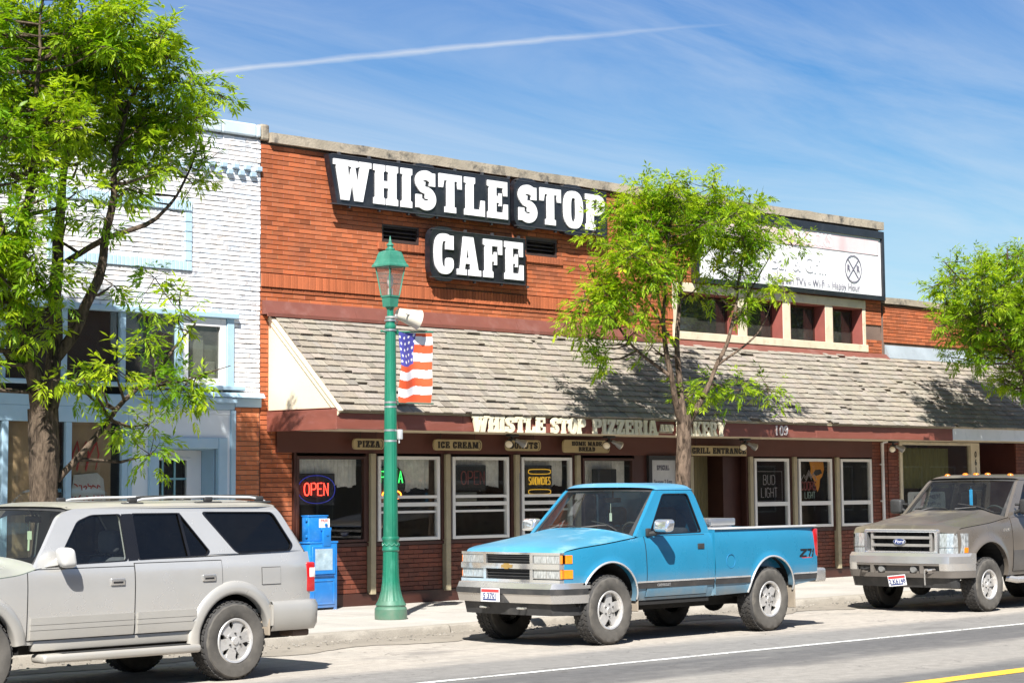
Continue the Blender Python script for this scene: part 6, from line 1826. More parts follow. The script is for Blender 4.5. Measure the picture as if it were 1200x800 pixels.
    Bb = Body(W, [(p[0], p[1] if p[0] < 1.1 else p[1]*.55) for p in prof], plan, zb, [(1.9,1.285),(4.0,1.295)], arches, .016, .05)
    for s in (-1, 1):
        Bb.side(mb, 1.915, 4.07, s, 18)
        mb.grid(2, 4, lambda u, v: (lerp(1.915, 4.07, u), s*lerp(Bb.Y(lerp(1.915,4.07,u), 1.285)-.0, .80, min(1, v*2)), 1.285 if v <= .5 else lerp(1.285, .80, (v-.5)*2)))
        xb_ = 4.07; mb.grid(4, 8, lambda u, v: (xb_+.012*(1-abs(2*u-1)), s*lerp(Bb.Y(xb_, .62+.66*v), .72, u), .62+.665*v))
    for x_ in (1.915,): mb.grid(2, 2, lambda u, v: (x_, (2*u-1)*Bb.Y(x_, 1.0), .5+.785*v))
    mb.box(1.92, 4.05, -.80, .80, .78, .80)
    bed = mb.build('bed', [blue_paint], t, 40)
    mb = MB(); mb.rbox(4.045, 4.085, -.72, .72, .70, 1.28, .012, 2); mb.build('tailgate', [blue_paint], t, 40)
    for s in (-1, 1):      # bright rail caps
        mb = MB(); a, b = sorted((s*.80, s*.915)); mb.rbox(1.93, 4.06, a, b, 1.287, 1.312, .008, 2); mb.build('bed_rail', [rail_white], bed, 40)
    # tail lamps
    for s in (-1, 1):
        mb = MB(); a, b = sorted((s*(Bb.Y(4.03,1.1)+.008), s*.76)); mb.rbox(4.015, 4.10, a, b, .90, 1.27, .018, 2); mb.build('tail_lamp', [lens_red], t, 40)
    # rear bumper
    mb = MB(); mb.rbox(4.05, 4.27, -.90, .90, .575, .755, .03, 3); mb.build('rear_bumper', [chrome_dull], t, 40)
    mb = MB(); mb.rbox(4.12, 4.265, -.60, .60, .757, .765, .003, 1); mb.build('bumper_pad', [black_plastic], t)
    # tool chest across the bed
    mb = MB(); mb.rbox(1.96, 2.42, -.80, .80, 1.0, 1.335, .012, 2)
    for z in (1.335,): mb.rbox(1.945, 2.435, -.845, .845, 1.336, 1.425, .014, 2)
    ch = MB(); ch.v, ch.f, ch.m, ch.c = mb.v, mb.f, mb.m, mb.c
    o = ch.build('tool_chest', [diamond_plate], None, 40); o.location = (X0, YC, 0)
    tag(o, 'silver diamond plate tool chest across the blue pickup bed behind its cab', 'tool chest')
    # front: grille, lamps, bumper
    gx = -.735
    def GY(y): return -.045*(1-(y/.82)**2)       # the nose bows forward
    def strip(mb, ya, yb, za, zb_, d0, d1, r=.006, n=6, mi=0):
        sweep4(mb, [[(gx+GY(a)-d1,a,za),(gx+GY(a)-d0,a,za),(gx+GY(a)-d0,a,zb_),(gx+GY(a)-d1,a,zb_)] for a in [lerp(ya, yb, i/n) for i in range(n+1)]], mi)
    mb = MB()
    strip(mb, -.795, .795, .725, .765, -.05, .030, n=12); strip(mb, -.795, .795, 1.050, 1.075, -.05, .022, n=12); strip(mb, -.795, .795, .885, .945, -.05, .035, n=12)
    for yy in (-.375, .375): strip(mb, yy-.022, yy+.022, .7652, 1.0498, -.05, .026, n=2)
    gr = mb.build('grille_frame', [chrome], t, 30)
    mb = MB(); strip(mb, -.36, .36, .766, 1.049, -.03, -.018, n=8)
    for z in (.80, .835, .868, .975, 1.005, 1.03): strip(mb, -.35, .35, z-.004, z+.004, -.018, .012, n=8)
    mb.build('grille_mesh', [black_plastic], gr)
    mb = MB()      # bow tie badge
    pts = [(-.085,-.018),(-.045,-.018),(-.030,-.032),(.030,-.032),(.045,-.018),(.085,-.018),(.095,.018),(.05,.018),(.035,.032),(-.035,.032),(-.05,.018),(-.075,.018)]
    mb.prism([pts], lambda a, b, d: (gx-.045-.036-d, -a, .915+b), 0, .008); mb.build('grille_badge', [M('gold_badge', (.55,.36,.12), .35, .6)], gr)
    for s in (-1, 1):
        for za, zb_, nm in ((.955, 1.042, 'headlight'), (.785, .876, 'headlight')):
            mb = MB(); a, b = sorted((s*.405, s*.782)); strip(mb, a, b, za, zb_, -.02, .016, n=8); hl = mb.build(nm, [lens_clear], t, 40)
            mb = MB()
            for (q0, q1, w0, w1) in ((a-.008, b+.008, za-.008, za-.0005), (a-.008, b+.008, zb_+.0005, zb_+.008), (a-.008, a-.0005, za, zb_)): strip(mb, q0, q1, w0, w1, -.02, .022, n=4)
            strip(mb, (a+b)/2-.004, (a+b)/2+.004, za, zb_, .0162, .019, n=1)
            mb.build('bezel', [chrome_dull], hl)
            mb = MB()      # amber corner lamp that wraps round
            n = 7
            path = [(gx+GY(.79)-.014, .792), (gx+GY(.80)-.004, .81), (-.70, B.Y(-.70, za+.04)+.010), (-.66, B.Y(-.66, za+.04)+.010), (-.60, B.Y(-.60, za+.04)+.010)]
            for p, q in zip(path, path[1:]):
                mb.hexa([(p[0],s*p[1],za-.004),(q[0],s*q[1],za-.004),(q[0]+.02,s*(q[1]-.03),za-.004),(p[0]+.03,s*(p[1]-.01),za-.004),(p[0],s*p[1],zb_+.004),(q[0],s*q[1],zb_+.004),(q[0]+.02,s*(q[1]-.03),zb_+.004),(p[0]+.03,s*(p[1]-.01),zb_+.004)])
            mb.build('corner_light', [lens_amber], t, 40)
    # bumper wraps back at its ends
    def bump(mb, z0, z1, f0, f1, d, yw=.90, n=24, mi=0):
        def fx(y): q = abs(y)/yw; return -.86-.075*(1-q**2)+(.0 if q < .82 else .34*((q-.82)/.18)**2)
        sweep4(mb, [[(fx(a)+f0,a,z0),(fx(a)+d,a,z0),(fx(a)+d,a,z1),(fx(a)+f1,a,z1)] for a in [-yw+2*yw*i/n for i in range(n+1)]], mi)
        return fx
    mb = MB(); bump(mb, .665, .725, .0, .03, .16); bump(mb, .705, .730, .022, .06, .16)
    fx = bump(mb, .50, .60, .03, -.002, .14)
    bp = mb.build('front_bumper', [chrome_dull], t, 30)
    mb = MB(); bump(mb, .602, .664, -.012, -.012, .12, .905); bump(mb, .50, .602, -.001, -.006, .01, .20, 6); mb.build('bumper_strip', [black_plastic], bp, 30)
    mb = MB(); bump(mb, .36, .498, .10, .06, .16, .83); mb.build('air_dam', [black_plastic], t, 30)
    for s in (-1, 1):
        mb = MB(); mb.tube([(-.86, s*.30-.05, .44), (-.90, s*.30-.05, .44), (-.91, s*.30, .44), (-.90, s*.30+.05, .44), (-.86, s*.30+.05, .44)], .013, 6); mb.build('tow_hook', [chrome_dull], t, 40)
    plate(t, -.957, .13, .585, txt='5 3701')
    # underside and wells
    mb = MB(); mb.box(-.66, 3.9, -.62, .62, .42, .60); mb.box(-.4, 3.6, -.46, -.34, .34, .44); mb.box(-.4, 3.6, .34, .46, .34, .44)
    mb.cyl((0,-.75,.36), (0,.75,.36), .05); mb.cyl((WB,-.75,.38), (WB,.75,.38), .055); mb.sphere((WB,0,.37), .15, 12, 8); mb.rbox(1.0, 1.7, -.3, .3, .36, .46, .04, 2); mb.rbox(1.95, 2.5, .2, .75, .34, .5, .05, 2)
    for (cx, cz, r) in arches:
        for s in (-1, 1):
            def wf(u, v): a = PI*u; return (cx-(r+.03)*cos(a), s*lerp(.50, .87, v), cz-.02+(r+.03)*sin(a))
            mb.grid(18, 1, wf)
            mb.grid(18, 3, lambda u, v: (cx-(r+.03)*cos(PI*u)*v, s*.50, cz-.02+(r+.03)*sin(PI*u)*v))
    mb.box(.5, 1.85, -.86, -.80, .43, .50); mb.box(.5, 1.85, .80, .86, .43, .50)
    mb.build('underbody', [under_m], t)
    for s in (-1, 1):
        mb = MB(); a, b = sorted((s*.66, s*.92)); mb.rbox(3.53, 3.55, a, b, .27, .72, .006, 1, fn=lambda v: (v.x+.05*(.72-v.z)*.5, v.y, v.z)); mb.build('mud_flap', [M_mudflap], t)
        mb = MB(); a, b = sorted((s*.70, s*.90)); mb.rbox(.47, .49, a, b, .36, .60, .006, 1); mb.build('mud_flap', [M_mudflap], t)
    for x in (-.03, WB):
        for s in (-1, 1): wheel(t, x, s*.795, .40, .26, .225, s, 'five', .3 if x < 1 else .9)
    # Z71 decal
    mb = MB(); yd = lambda x: -(Bb.Y(x, .96)+.003)
    def D(P, mi): mb.prism([P], lambda a, b, d: (3.655+a*1.05, yd(3.655+a)-d, .905+b), 0, .0015, mi)
    D([(0,0),(.155,0),(.150,.022),(.06,.022),(.165,.085),(.160,.105),(.02,.105),(.025,.083),(.105,.083),(0,.02)], 0)
    D([(.17,.105),(.175,.083),(.235,.083),(.19,0),(.215,0),(.27,.09),(.265,.105)], 0)
    D([(.265,0),(.295,.075),(.275,.065),(.305,.105),(.325,.105),(.295,0)], 0); D([(.05,-.012),(.27,-.012),(.27,-.004),(.05,-.004)], 1)
    mb.build('side_decal', [M('black_decal', (.01,.01,.012), .4), plate_red], t)
    wiper(t, [(.38,-.10,1.335),(.50,-.30,1.36),(.53,-.38,1.36)], [(.44,-.62,1.30),(.545,-.36,1.372),(.575,-.10,1.41)])
    wiper(t, [(.40,.50,1.30),(.50,.40,1.345),(.53,.30,1.36)], [(.46,.08,1.345),(.53,.34,1.365),(.56,.60,1.35)])
    mb = MB(); mb.tube([(.30,.84,1.2),(.31,.85,2.0)], .004, 5); mb.build('antenna', [black_plastic], t)
def diamond():
    t = NT('diamond_plate_aluminium'); v = t.coord('Object', (1,1,1))
    x, y, z = t.sep(v)
    f = 2*PI*22
    a = t.math('SINE', t.math('MULTIPLY', t.math('ADD', x, t.math('ADD', y, z)), f)); b = t.math('SINE', t.math('MULTIPLY', t.math('ADD', t.math('SUBTRACT', x, y), z), f))
    h = t.math('MAXIMUM', t.math('MULTIPLY', a, b), 0)
    t.bsdf(t.mix(t.noise(v, 5), (.62,.62,.62), (.80,.80,.80)), .28, .9, h, .6, .004); return t.mat
diamond_plate = diamond()
blue_pickup()

# ================================================================== silver estate car
silver = M('champagne_silver_paint', (.54,.532,.51), .22, .42, var=.04, vs=1.5, coat=.6, coat_rough=.12, dirt=(.30, .95, .42), dirtc=(.46,.39,.29))
silver_roof = M('dusty_roof_paint', (.40,.38,.32), .4, .25, var=.06, vs=1.5, coat=.3, stain=(2, .5, (.52,.47,.33)))
clad = M('champagne_cladding', (.45,.435,.40), .32, .35, var=.06, vs=2, coat=.3, dirt=(.25, .75, .40), dirtc=(.46,.39,.29))
def silver_suv():
    X0, YC = 13.17, 17.22
    t = thing('sport_utility', 'silver four door off road estate car with roof rails at the left', 'suv', (X0, YC, 0))
    WB = -2.86; W = .835
    prof = [(.45,-.03),(.55,-.012),(.75,-.004),(.95,0),(1.08,-.008),(1.14,-.022),(1.20,-.045)]
    plan = [(-3.6,-.22),(-3.4,-.12),(-3.1,-.05),(-2.6,-.01),(-2.0,0),(.4,0),(.85,-.015),(1.0,-.05),(1.1,-.10)]
    arches = [(WB+.0,.40,.43),(0.02,.40,.43)]
    zb = [(-3.6,.50),(-3.1,.47),(-2.3,.46),(-.4,.46),(.5,.62),(1.1,.64)]
    zt = [(-3.6,.92),(-3.3,.985),(-2.4,1.075),(-2.2,1.13),(-1.2,1.165),(-.2,1.185),(1.0,1.20)]
    B = Body(W, prof, plan, zb, zt, arches, .012, .06)
    mb = MB()
    for s in (-1, 1): B.side(mb, -3.66, 1.04, s, 18)
    # tail
    def tailf(u, v):
        z = .60+.60*v; s = 2*u-1; return (1.04+.045*(1-s*s)-(.03*max(0, v-.6)), s*B.Y(1.04, z), z)
    mb.grid(16, 8, tailf)
    mb.grid(16, 4, lambda u, v: (-3.66-.06*(1-(2*u-1)**2), (2*u-1)*B.Y(-3.6, .6), .5+.44*v))
    mb.build('body', [silver], t, 40)
    mb = MB()
    def hoodf(u, v):
        x = lerp(-3.68, -2.16, v); s = 2*u-1; z0 = B.zt(x)
        return (x-.06*(1-s*s)*(1-v)-.12*(1-s*s)*max(0, v-.85)/.15, s*(B.Y(x, z0)-.003), z0+.008+lerp(.05, .10, v)*(1-abs(s)**2.6))
    mb.grid(24, 24, hoodf); mb.build('hood', [silver], t, 50)
    mb = MB(); mb.rbox(-1.98, -1.62, -.72, .72, .95, 1.13, .05, 3); mb.box(-1.6, .9, -.76, .76, .62, .66); mb.box(.75, .95, -.70, .70, .66, 1.1); mb.build('dashboard', [dash_m], t, 40)
    seats(t, -1.26, (-.37, .37), 1.26, .50); seats(t, -.42, (-.37, .37), 1.22, .50); steering(t, -1.55, -.36, 1.10)
    def ym(x, z):
        y = lerp(.795, .672, (z-1.14)/(1.665-1.14)); return y-max(0, x-.45)*.10
    outer = roundpoly([(-2.24,1.115),(-1.2,1.155),(-.2,1.178),(1.0,1.195),(.955,1.27),(.72,1.60),(.63,1.672),(-1.25,1.672),(-1.78,1.655),(-1.92,1.59)], .05)
    w1 = roundpoly([(-1.955,1.155),(-1.205,1.172),(-1.225,1.605),(-1.56,1.60),(-1.72,1.545),(-1.925,1.26)], .04)
    w2 = roundpoly([(-1.085,1.176),(-.275,1.196),(-.235,1.235),(-.545,1.605),(-1.105,1.608)], .03)
    w3 = roundpoly([(.09,1.205),(.80,1.215),(.845,1.27),(.62,1.60),(-.285,1.612)], .06)
    window_set(t, 'pillar', outer, [(w1, glass_f), (w2, glass_d), (w3, glass_d)], ym, silver)
    for s in (-1, 1):
        mb = MB(); P = [(-1.20,1.172),(-1.09,1.176),(-1.108,1.607),(-1.222,1.604)]
        mb.prism([P], lambda a, b, d: (a, s*(ym(a, b)+.003-d), b), 0, .006); mb.build('pillar_trim', [gloss_trim], t)
        mb = MB(); P = [(-.505,1.19),(-.475,1.191),(-.54,1.606),(-.565,1.606)]
        mb.prism([P], lambda a, b, d: (a, s*(ym(a, b)+.0005-d), b), 0, .006); mb.build('window_bar', [gloss_trim], t)
    mb = MB(); roof_skin(mb, -1.82, .67, lambda x: .672-max(0, x-.45)*.10, lambda x: 1.656, .066, .10, .05, edge=2.8, nu=24, nv=30); mb.build('roof', [silver_roof], t, 50)
    mb = MB(); mb.grid(8, 4, lambda u, v: (lerp(-1.50, -.85, u), lerp(-.40, .40, v), 1.7245+.003*(1-(2*v-1)**2))); mb.build('sunroof', [glass_mat('sunroof_glass', (.05,.05,.05), 1, .03, .06)], t, 60)
    mb = MB(); screen(mb, (-2.20,1.13), (-1.80,1.655), .14, .745, .655); mb.build('windscreen', [glass_w], t, 60)
    f = screen(MB(), (-2.20,1.13), (-1.80,1.655), .14, .745, .655)
    mb = MB()
    for (u0, u1, v0, v1) in ((0,1,.95,1.03),(0,.03,0,1),(.97,1,0,1),(0,1,-.03,.04)): mb.grid(16, 6, lambda u, v: tuple(Vector(f(lerp(u0,u1,u), lerp(v0,v1,v)))+Vector((-.004,0,.003))))
    mb.build('windscreen_seal', [black_plastic], t, 60)
    mb = MB(); mb.grid(12, 6, lambda u, v: (1.0-.33*v+.04*(1-(2*u-1)**2), (2*u-1)*lerp(.74,.645,v), 1.19+.47*v)); mb.build('tailgate_window', [glass_d], t, 60)
    mb = MB(); mb.rbox(-1.74,-1.71,-.12,.12,1.53,1.59,.01,2); mb.cyl((-1.72,0,1.58), (-1.76,0,1.65), .012); mb.build('interior_mirror', [cabin_m], t, 40)
    mb = MB(); mb.tube([(-1.76,.0,1.54),(-1.76,.0,1.44)], .004, 4); mb.rbox(-1.765,-1.758,-.035,.035,1.37,1.45,.003,1); mb.tube([(-1.76,.01,1.37),(-1.757,.02,1.27)], .012, 5); mb.build('hanging_tag', [M('pale_green_charm', (.6,.66,.45), .7)], t)
    # doors
    for s in (-1, 1):
        for (xa, xb, zt_) in ((-2.315, -1.165, 1.15), (-1.150, -.135, 1.175)):
            z0 = .50
            hole = (lambda x: z0) if xa < -2 else (lambda x: max(z0, .40+math.sqrt(max(0, .52**2-(x-.02)**2)) if abs(x-.02) < .52 else z0))
            mb = MB(); B.side(mb, xa, xb, s, 14, z0=hole, z1=zt_-.03, off=.008, lip=0, edge=.011); d = mb.build('door', [silver], t, 40)
            mb = MB(); B.side(mb, xa-.008, xb+.008, s, 8, z0=lambda x: hole(x)-.008, z1=zt_-.022, off=.003, lip=0, edge=.004); mb.build('door_gap', [seam_m], d)
            hx = xb-.20 if xa < -2 else xb-.17
            mb = MB(); y = s*(B.Y(hx, 1.0)+.008); a, b = sorted((y, y+s*.016)); mb.rbox(hx-.075, hx+.085, a, b, .955, 1.02, .012, 3); h_ = mb.build('handle', [chrome_dull], d, 50)
            mb = MB(); y2 = y+s*.0165; a, b = sorted((y2-s*.002, y2+s*.001)); mb.rbox(hx-.05, hx+.06, a, b, .972, .99, .001, 1); mb.build('handle_recess', [seam_m], h_)
            # lower cladding with two grooves
            for (za, zb_, o_) in ((.505, .585, .026), (.589, .632, .028), (.636, .70, .026)):
                hl = (lambda x, za=za: max(za, hole(x)))
                mb = MB(); B.side(mb, xa+.02, xb-.01 if xa < -2 else -.45, s, 5, z0=hl, z1=zb_, off=o_, lip=0, edge=.02); mb.build('cladding', [clad], d, 60)
        # mirror
        mb = MB(); ya = s*.80
        a, b = sorted((ya, ya+s*.20)); mb.rbox(-2.06, -1.90, a, b, 1.135, 1.315, .05, 4, fn=lambda v: (v.x-.02*(v.z-1.2)/.1+(.04 if abs(v.y) < .88 else 0), v.y, v.z)); mm = mb.build('mirror', [M_white_mirror], t, 60)
        mb = MB(); P = [(-2.12,1.145),(-1.97,1.16),(-1.97,1.23)]
        mb.prism([P], lambda a, b, d: (a, s*(.815-d), b), 0, .04); mb.build('mirror_foot', [M_white_mirror], mm)
        # flares
        for (cx, cz, r), (a0, a1) in zip(arches, ((-14, 172), (-10, 168))):
            mb = MB(); rows = []
            n = 44
            for k in range(n+1):
                a = rad(a0+(a1-a0)*k/n); a = PI-a
                fade = 1
                row = []
                for dr, dy in ((-.012,-.05),(-.012,.012),(.0,.028),(.03,.038),(.075,.036),(.105,.026),(.118,.006),(.118,-.01)):
                    x, z = cx+(r+dr)*cos(a), cz+(r+dr)*sin(a); row.append((x, s*(B.Y(x, max(z,.5))*1.0+dy-.006), z))
                rows.append(row)
            m = 8; mb.add([p for r_ in rows for p in r_], [(i*m+k, (i+1)*m+k, (i+1)*m+k+1, i*m+k+1) for i in range(n) for k in range(m-1)])
            mb.build('fender_flare', [clad], t, 50)
        # running board
        mb = MB(); a, b = sorted((s*.70, s*.925))
        mb.rbox(-2.20, -.44, a, b, .295, .375, .03, 3); st_ = mb.build('running_board', [clad], t, 50)
        mb = MB(); a, b = sorted((s*.80, s*.905)); mb.rbox(-2.0, -.56, a, b, .3745, .381, .003, 1)
        mb.build('tread_strip', [black_plastic], st_)
        mb = MB(); a, b = sorted((s*.74, s*.815)); mb.rbox(-2.25, -.45, a, b, .40, .50, .015, 2); mb.build('sill', [clad], t, 40)
        # rear bumper corner and tail lamp
        mb = MB(); a, b = sorted((s*(B.Y(1.0,1.0)+.010), s*.62))
        mb.rbox(.975, 1.095, a, b, .80, 1.095, .02, 3); tl = mb.build('tail_lamp', [lens_red], t, 50)
        mb = MB(); a, b = sorted((s*(B.Y(1.0,1.0)+.012), s*.64)); mb.rbox(1.005, 1.098, a, b, .935, 1.05, .016, 2); mb.build('reversing_lens', [lens_white], tl, 50)
    mb = MB()
    def bumper(mb, z0, z1, n=26):
        P = []
        for i in range(n+1):
            u = i/n; pth = []
        path = [(.47,-.885),(.60,-.885),(.95,-.885),(1.06,-.86),(1.12,-.77),(1.15,-.5),(1.16,0),(1.15,.5),(1.12,.77),(1.06,.86),(.95,.885),(.60,.885),(.47,.885)]
        for q in range(len(path)-1):
            p0, p1 = path[q], path[q+1]
            for (za, zb_, ia, ib) in ((.44, .50, .05, .012), (.50, .68, .012, 0), (.68, .725, 0, .03), (.725, .73, .03, .12)):
                def pt(p, k, z): c = Vector((.5, 0)); v = Vector(p); d = (v-Vector((min(v.x, .9), 0))); d = d.normalized() if d.length else d; w_ = v-d*k; return (w_.x, w_.y, z)
                mb.add([pt(p0, ia, za), pt(p1, ia, za), pt(p1, ib, zb_), pt(p0, ib, zb_)], [(0,1,2,3)])
        for s in (-1, 1): mb.add([(.47, s*.885, .50), (.47, s*.885, .70), (.47, s*.70, .70), (.47, s*.70, .46)], [(0,1,2,3)])
    bumper(mb, .45, .72); mb.build('rear_bumper', [clad], t, 50)
    mb = MB(); mb.rbox(-3.88, -3.50, -.85, .85, .42, .72, .08, 4); mb.build('front_bumper', [clad], t, 50)
    for s in (-1, 1):
        mb = MB(); a, b = sorted((s*.45, s*.76)); mb.rbox(-3.76, -3.60, a, b, .74, .92, .03, 3); mb.build('headlight', [lens_clear], t, 50)
    mb = MB(); mb.rbox(-3.76, -3.64, -.42, .42, .74, .92, .02, 2); mb.build('grille', [chrome_dull], t, 50)
    # roof rails
    for s in (-1, 1):
        y = s*.585
        mb = MB(); pts = [(-1.10,y,1.695),(-1.02,y,1.712),(-.9,y,1.738),(-.6,y,1.752),(-.1,y,1.754),(.4,y,1.745),(.55,y,1.725),(.62,y,1.69)]
        mb.tube(pts, .013, 8); rl = mb.build('roof_rail', [rail_white], t, 60)
        mb = MB()
        for x, l in ((-1.02, .12), (-.12, .16), (.52, .14)): mb.rbox(x-l, x+l, y-.025, y+.025, 1.685, 1.71, .01, 2); mb.rbox(x-.05, x+.05, y-.018, y+.018, 1.708, 1.757, .012, 2)
        mb.rbox(-.2, .66, y-.02, y+.02, 1.69, 1.70, .004, 1)
        mb.build('rail_foot', [black_plastic], rl, 50)
    for x in (-.12, .50):
        mb = MB(); mb.tube([(x,-.585,1.752),(x,-.3,1.76),(x,.3,1.76),(x,.585,1.752)], .012, 8); mb.build('cross_bar', [black_plastic], t, 60)
    # fuel door
    mb = MB(); B.side(mb, .365, .60, -1, 4, z0=.90, z1=1.06, off=.007, lip=0, edge=.007); fd = mb.build('fuel_door', [silver], t, 30)
    mb = MB(); B.side(mb, .360, .605, -1, 4, z0=.895, z1=1.065, off=.003, lip=0, edge=.003); mb.build('fuel_door_gap', [seam_m], fd)
    badge_text(t, 'side_badge', 'LIMITED', .03, lambda a, b, d: (-.03+a, -(ym(-.03,1.2)+.03-.01+d), 1.165+b), chrome, 1.1, .2) if False else None
    # underside
    mb = MB(); mb.box(-3.45, .9, -.58, .58, .36, .56); mb.cyl((0,-.65,.36), (0,.65,.36), .055); mb.cyl((WB,-.65,.36), (WB,.65,.36), .05); mb.sphere((0,.05,.35), .14, 12, 8)
    for (cx, cz, r) in arches:
        for s in (-1, 1):
            mb.grid(18, 1, lambda u, v: (cx-(r+.03)*cos(PI*u), s*lerp(.45, .82, v), cz-.02+(r+.03)*sin(PI*u)))
            mb.grid(18, 3, lambda u, v: (cx-(r+.03)*cos(PI*u)*v, s*.45, cz-.02+(r+.03)*sin(PI*u)*v))
    mb.rbox(.70, 1.12, -.40, .40, .335, .46, .03, 2)
    mb.build('underbody', [under_m], t)
    mb = MB(); mb.rbox(.80, 1.02, -.78, -.50, .37, .44, .02, 2); mb.build('exhaust_shield', [M('rusty_steel', (.13,.085,.06), .8)], t, 40)
    for s in (-1, 1):
        mb = MB(); a, b = sorted((s*.62, s*.86)); mb.rbox(.43, .45, a, b, .40, .70, .006, 1); mb.build('mud_flap', [M_mudflap], t)
    for x in (WB, 0.0):
        for s in (-1, 1): wheel(t, x, s*.755, .375, .265, .215, s, 'six', .25)
    wiper(t, [(-2.35,-.25,1.14),(-2.2,-.4,1.17),(-2.18,-.42,1.18)], [(-2.27,-.66,1.14),(-2.21,-.40,1.19),(-2.20,-.05,1.24)])
silver_suv()

# ================================================================== tan pickup
tan_paint = M('dusty_bronze_paint', (.21,.180,.15), .30, .5, var=.08, vs=1.6, coat=.5, coat_rough=.2, dirt=(.45, 1.1, .45), dirtc=(.26,.22,.17))
tan_hood = M('dusty_hood_paint', (.14,.122,.10), .36, .4, var=.12, vs=1.5, coat=.2, stain=(1.1, .9, (.34,.30,.20)))
tan_lower = M('grey_lower_paint', (.09,.085,.08), .5, .1, dirt=(.4, .8, .5))
def tan_pickup():
    X0, YC = 27.10, 17.47
    t = thing('pickup_truck', 'dusty bronze crew cab pickup with amber roof lights at the right edge', 'pickup truck', (X0, YC, 0))
    WB = 3.96; W = .985
    prof = [(.45,-.06),(.60,-.015),(.80,0),(1.0,.004),(1.15,-.008),(1.28,-.03),(1.38,-.08)]
    plan = [(-.80,-.14),(-.68,-.09),(-.5,-.045),(-.2,-.01),(.2,0),(5.0,0)]
    arches = [(0.0,.50,.495),(WB,.50,.49)]
    zb = [(-.80,.62),(-.55,.58),(-.45,.50),(.5,.50),(5,.52)]
    zt = [(-.72,1.15),(-.62,1.19),(-.4,1.215),(.1,1.26),(.55,1.32),(.8,1.345),(3.4,1.36),(5.1,1.38)]
    B = Body(W, prof, plan, zb, zt, arches, .034, .075)
    mb = MB()
    for s in (-1, 1): B.side(mb, -.68, 3.05, s, 18)
    mb.grid(12, 4, lambda u, v: (-.66-.03*(1-(2*u-1)**2), (2*u-1)*B.Y(-.68, .9), .70+.45*v))
    mb.grid(2, 2, lambda u, v: (3.05, (2*u-1)*.95, .5+.85*v))
    mb.build('cab_body', [tan_paint], t, 40)
    mb = MB()
    def hoodf(u, v):
        x = lerp(-.70, .60, v); s = 2*u-1; z0 = B.zt(x); k = 1-abs(s)**3
        ridge = .030*math.exp(-((abs(s)-.60)/.12)**2)*min(1, v*3)
        z = z0+.008+lerp(.05, .105, v)*k+ridge
        if v < .07: z -= .06*(1-v/.07)**2
        return (x-.05*(1-s*s)*(1-v)-.13*(1-s*s)*max(0, v-.85)/.15, s*(B.Y(x, z0)-.004), z)
    mb.grid(40, 30, hoodf); mb.build('hood', [tan_hood], t, 50)
    mb = MB(); mb.grid(14, 3, lambda u, v: (lerp(.56, .74, v)-.12*(1-(2*u-1)**2)*(1-v), (2*u-1)*.88, 1.335+.10*(1-(2*u-1)**2)*(1-.35*v))); mb.build('cowl', [black_plastic], t, 50)
    mb = MB(); mb.rbox(.72, 1.15, -.84, .84, 1.15, 1.36, .05, 3); mb.box(1.1, 3.0, -.88, .88, .7, .74); mb.build('dashboard', [dash_m], t, 40)
    seats(t, 1.62, (-.42, .42), 1.52, .56); steering(t, 1.20, -.40, 1.33)
    def ym(x, z): return lerp(.925, .775, (z-1.34)/(1.89-1.34))
    outer = roundpoly([(.60,1.325),(3.05,1.36),(3.05,1.45),(2.93,1.84),(2.86,1.90),(1.28,1.895),(1.18,1.86)], .06)
    w1 = roundpoly([(.90,1.365),(1.93,1.378),(1.93,1.83),(1.34,1.83)], .045); w2 = roundpoly([(2.03,1.38),(2.90,1.39),(2.82,1.83),(2.03,1.83)], .045)
    window_set(t, 'cab_pillar', outer, [(w1, glass_s), (w2, glass_d)], ym, tan_paint)
    mb = MB(); roof_skin(mb, 1.23, 2.92, lambda x: .785, lambda x: 1.882, .085, .11, .03, edge=2.8, nu=24, nv=24); mb.build('roof', [tan_hood], t, 50)
    mb = MB(); screen(mb, (.64,1.345), (1.24,1.878), .12, .855, .752); mb.build('windscreen', [glass_w], t, 60)
    f = screen(MB(), (.64,1.345), (1.24,1.878), .12, .855, .752)
    mb = MB()
    for (u0, u1, v0, v1) in ((0,1,.955,1.03),(0,.03,0,1),(.97,1,0,1),(0,1,-.03,.03)): mb.grid(16, 6, lambda u, v: tuple(Vector(f(lerp(u0,u1,u), lerp(v0,v1,v)))+Vector((-.004,0,.003))))
    mb.build('windscreen_seal', [black_plastic], t, 60)
    mb = MB(); mb.rbox(1.24, 1.27, -.13, .13, 1.72, 1.79, .01, 2); mb.cyl((1.25,0,1.79), (1.2,0,1.90), .012); mb.build('interior_mirror', [cabin_m], t, 40)
    mb = MB(); mb.rbox(1.215, 1.222, .02, .075, 1.50, 1.74, .003, 1); mb.tube([(1.218,.045,1.74),(1.218,.045,1.79)], .003, 4); mb.build('hanging_tag', [M('bright_blue_tag', (.02,.35,.75), .5)], t)
    for y in (-.56, -.20, 0, .19, .53):      # roof marker lights
        mb = MB(); x = 1.40-.10*(1-(y/.78)**2); z = 1.882+.085*(1-(abs(y)/.785)**2.8)**(1/2.8)
        mb.sphere((x, y, z-.004), .034, 12, 8, (1.25, 1.5, .85)); mb.build('marker_light', [lens_amber], t, 60)
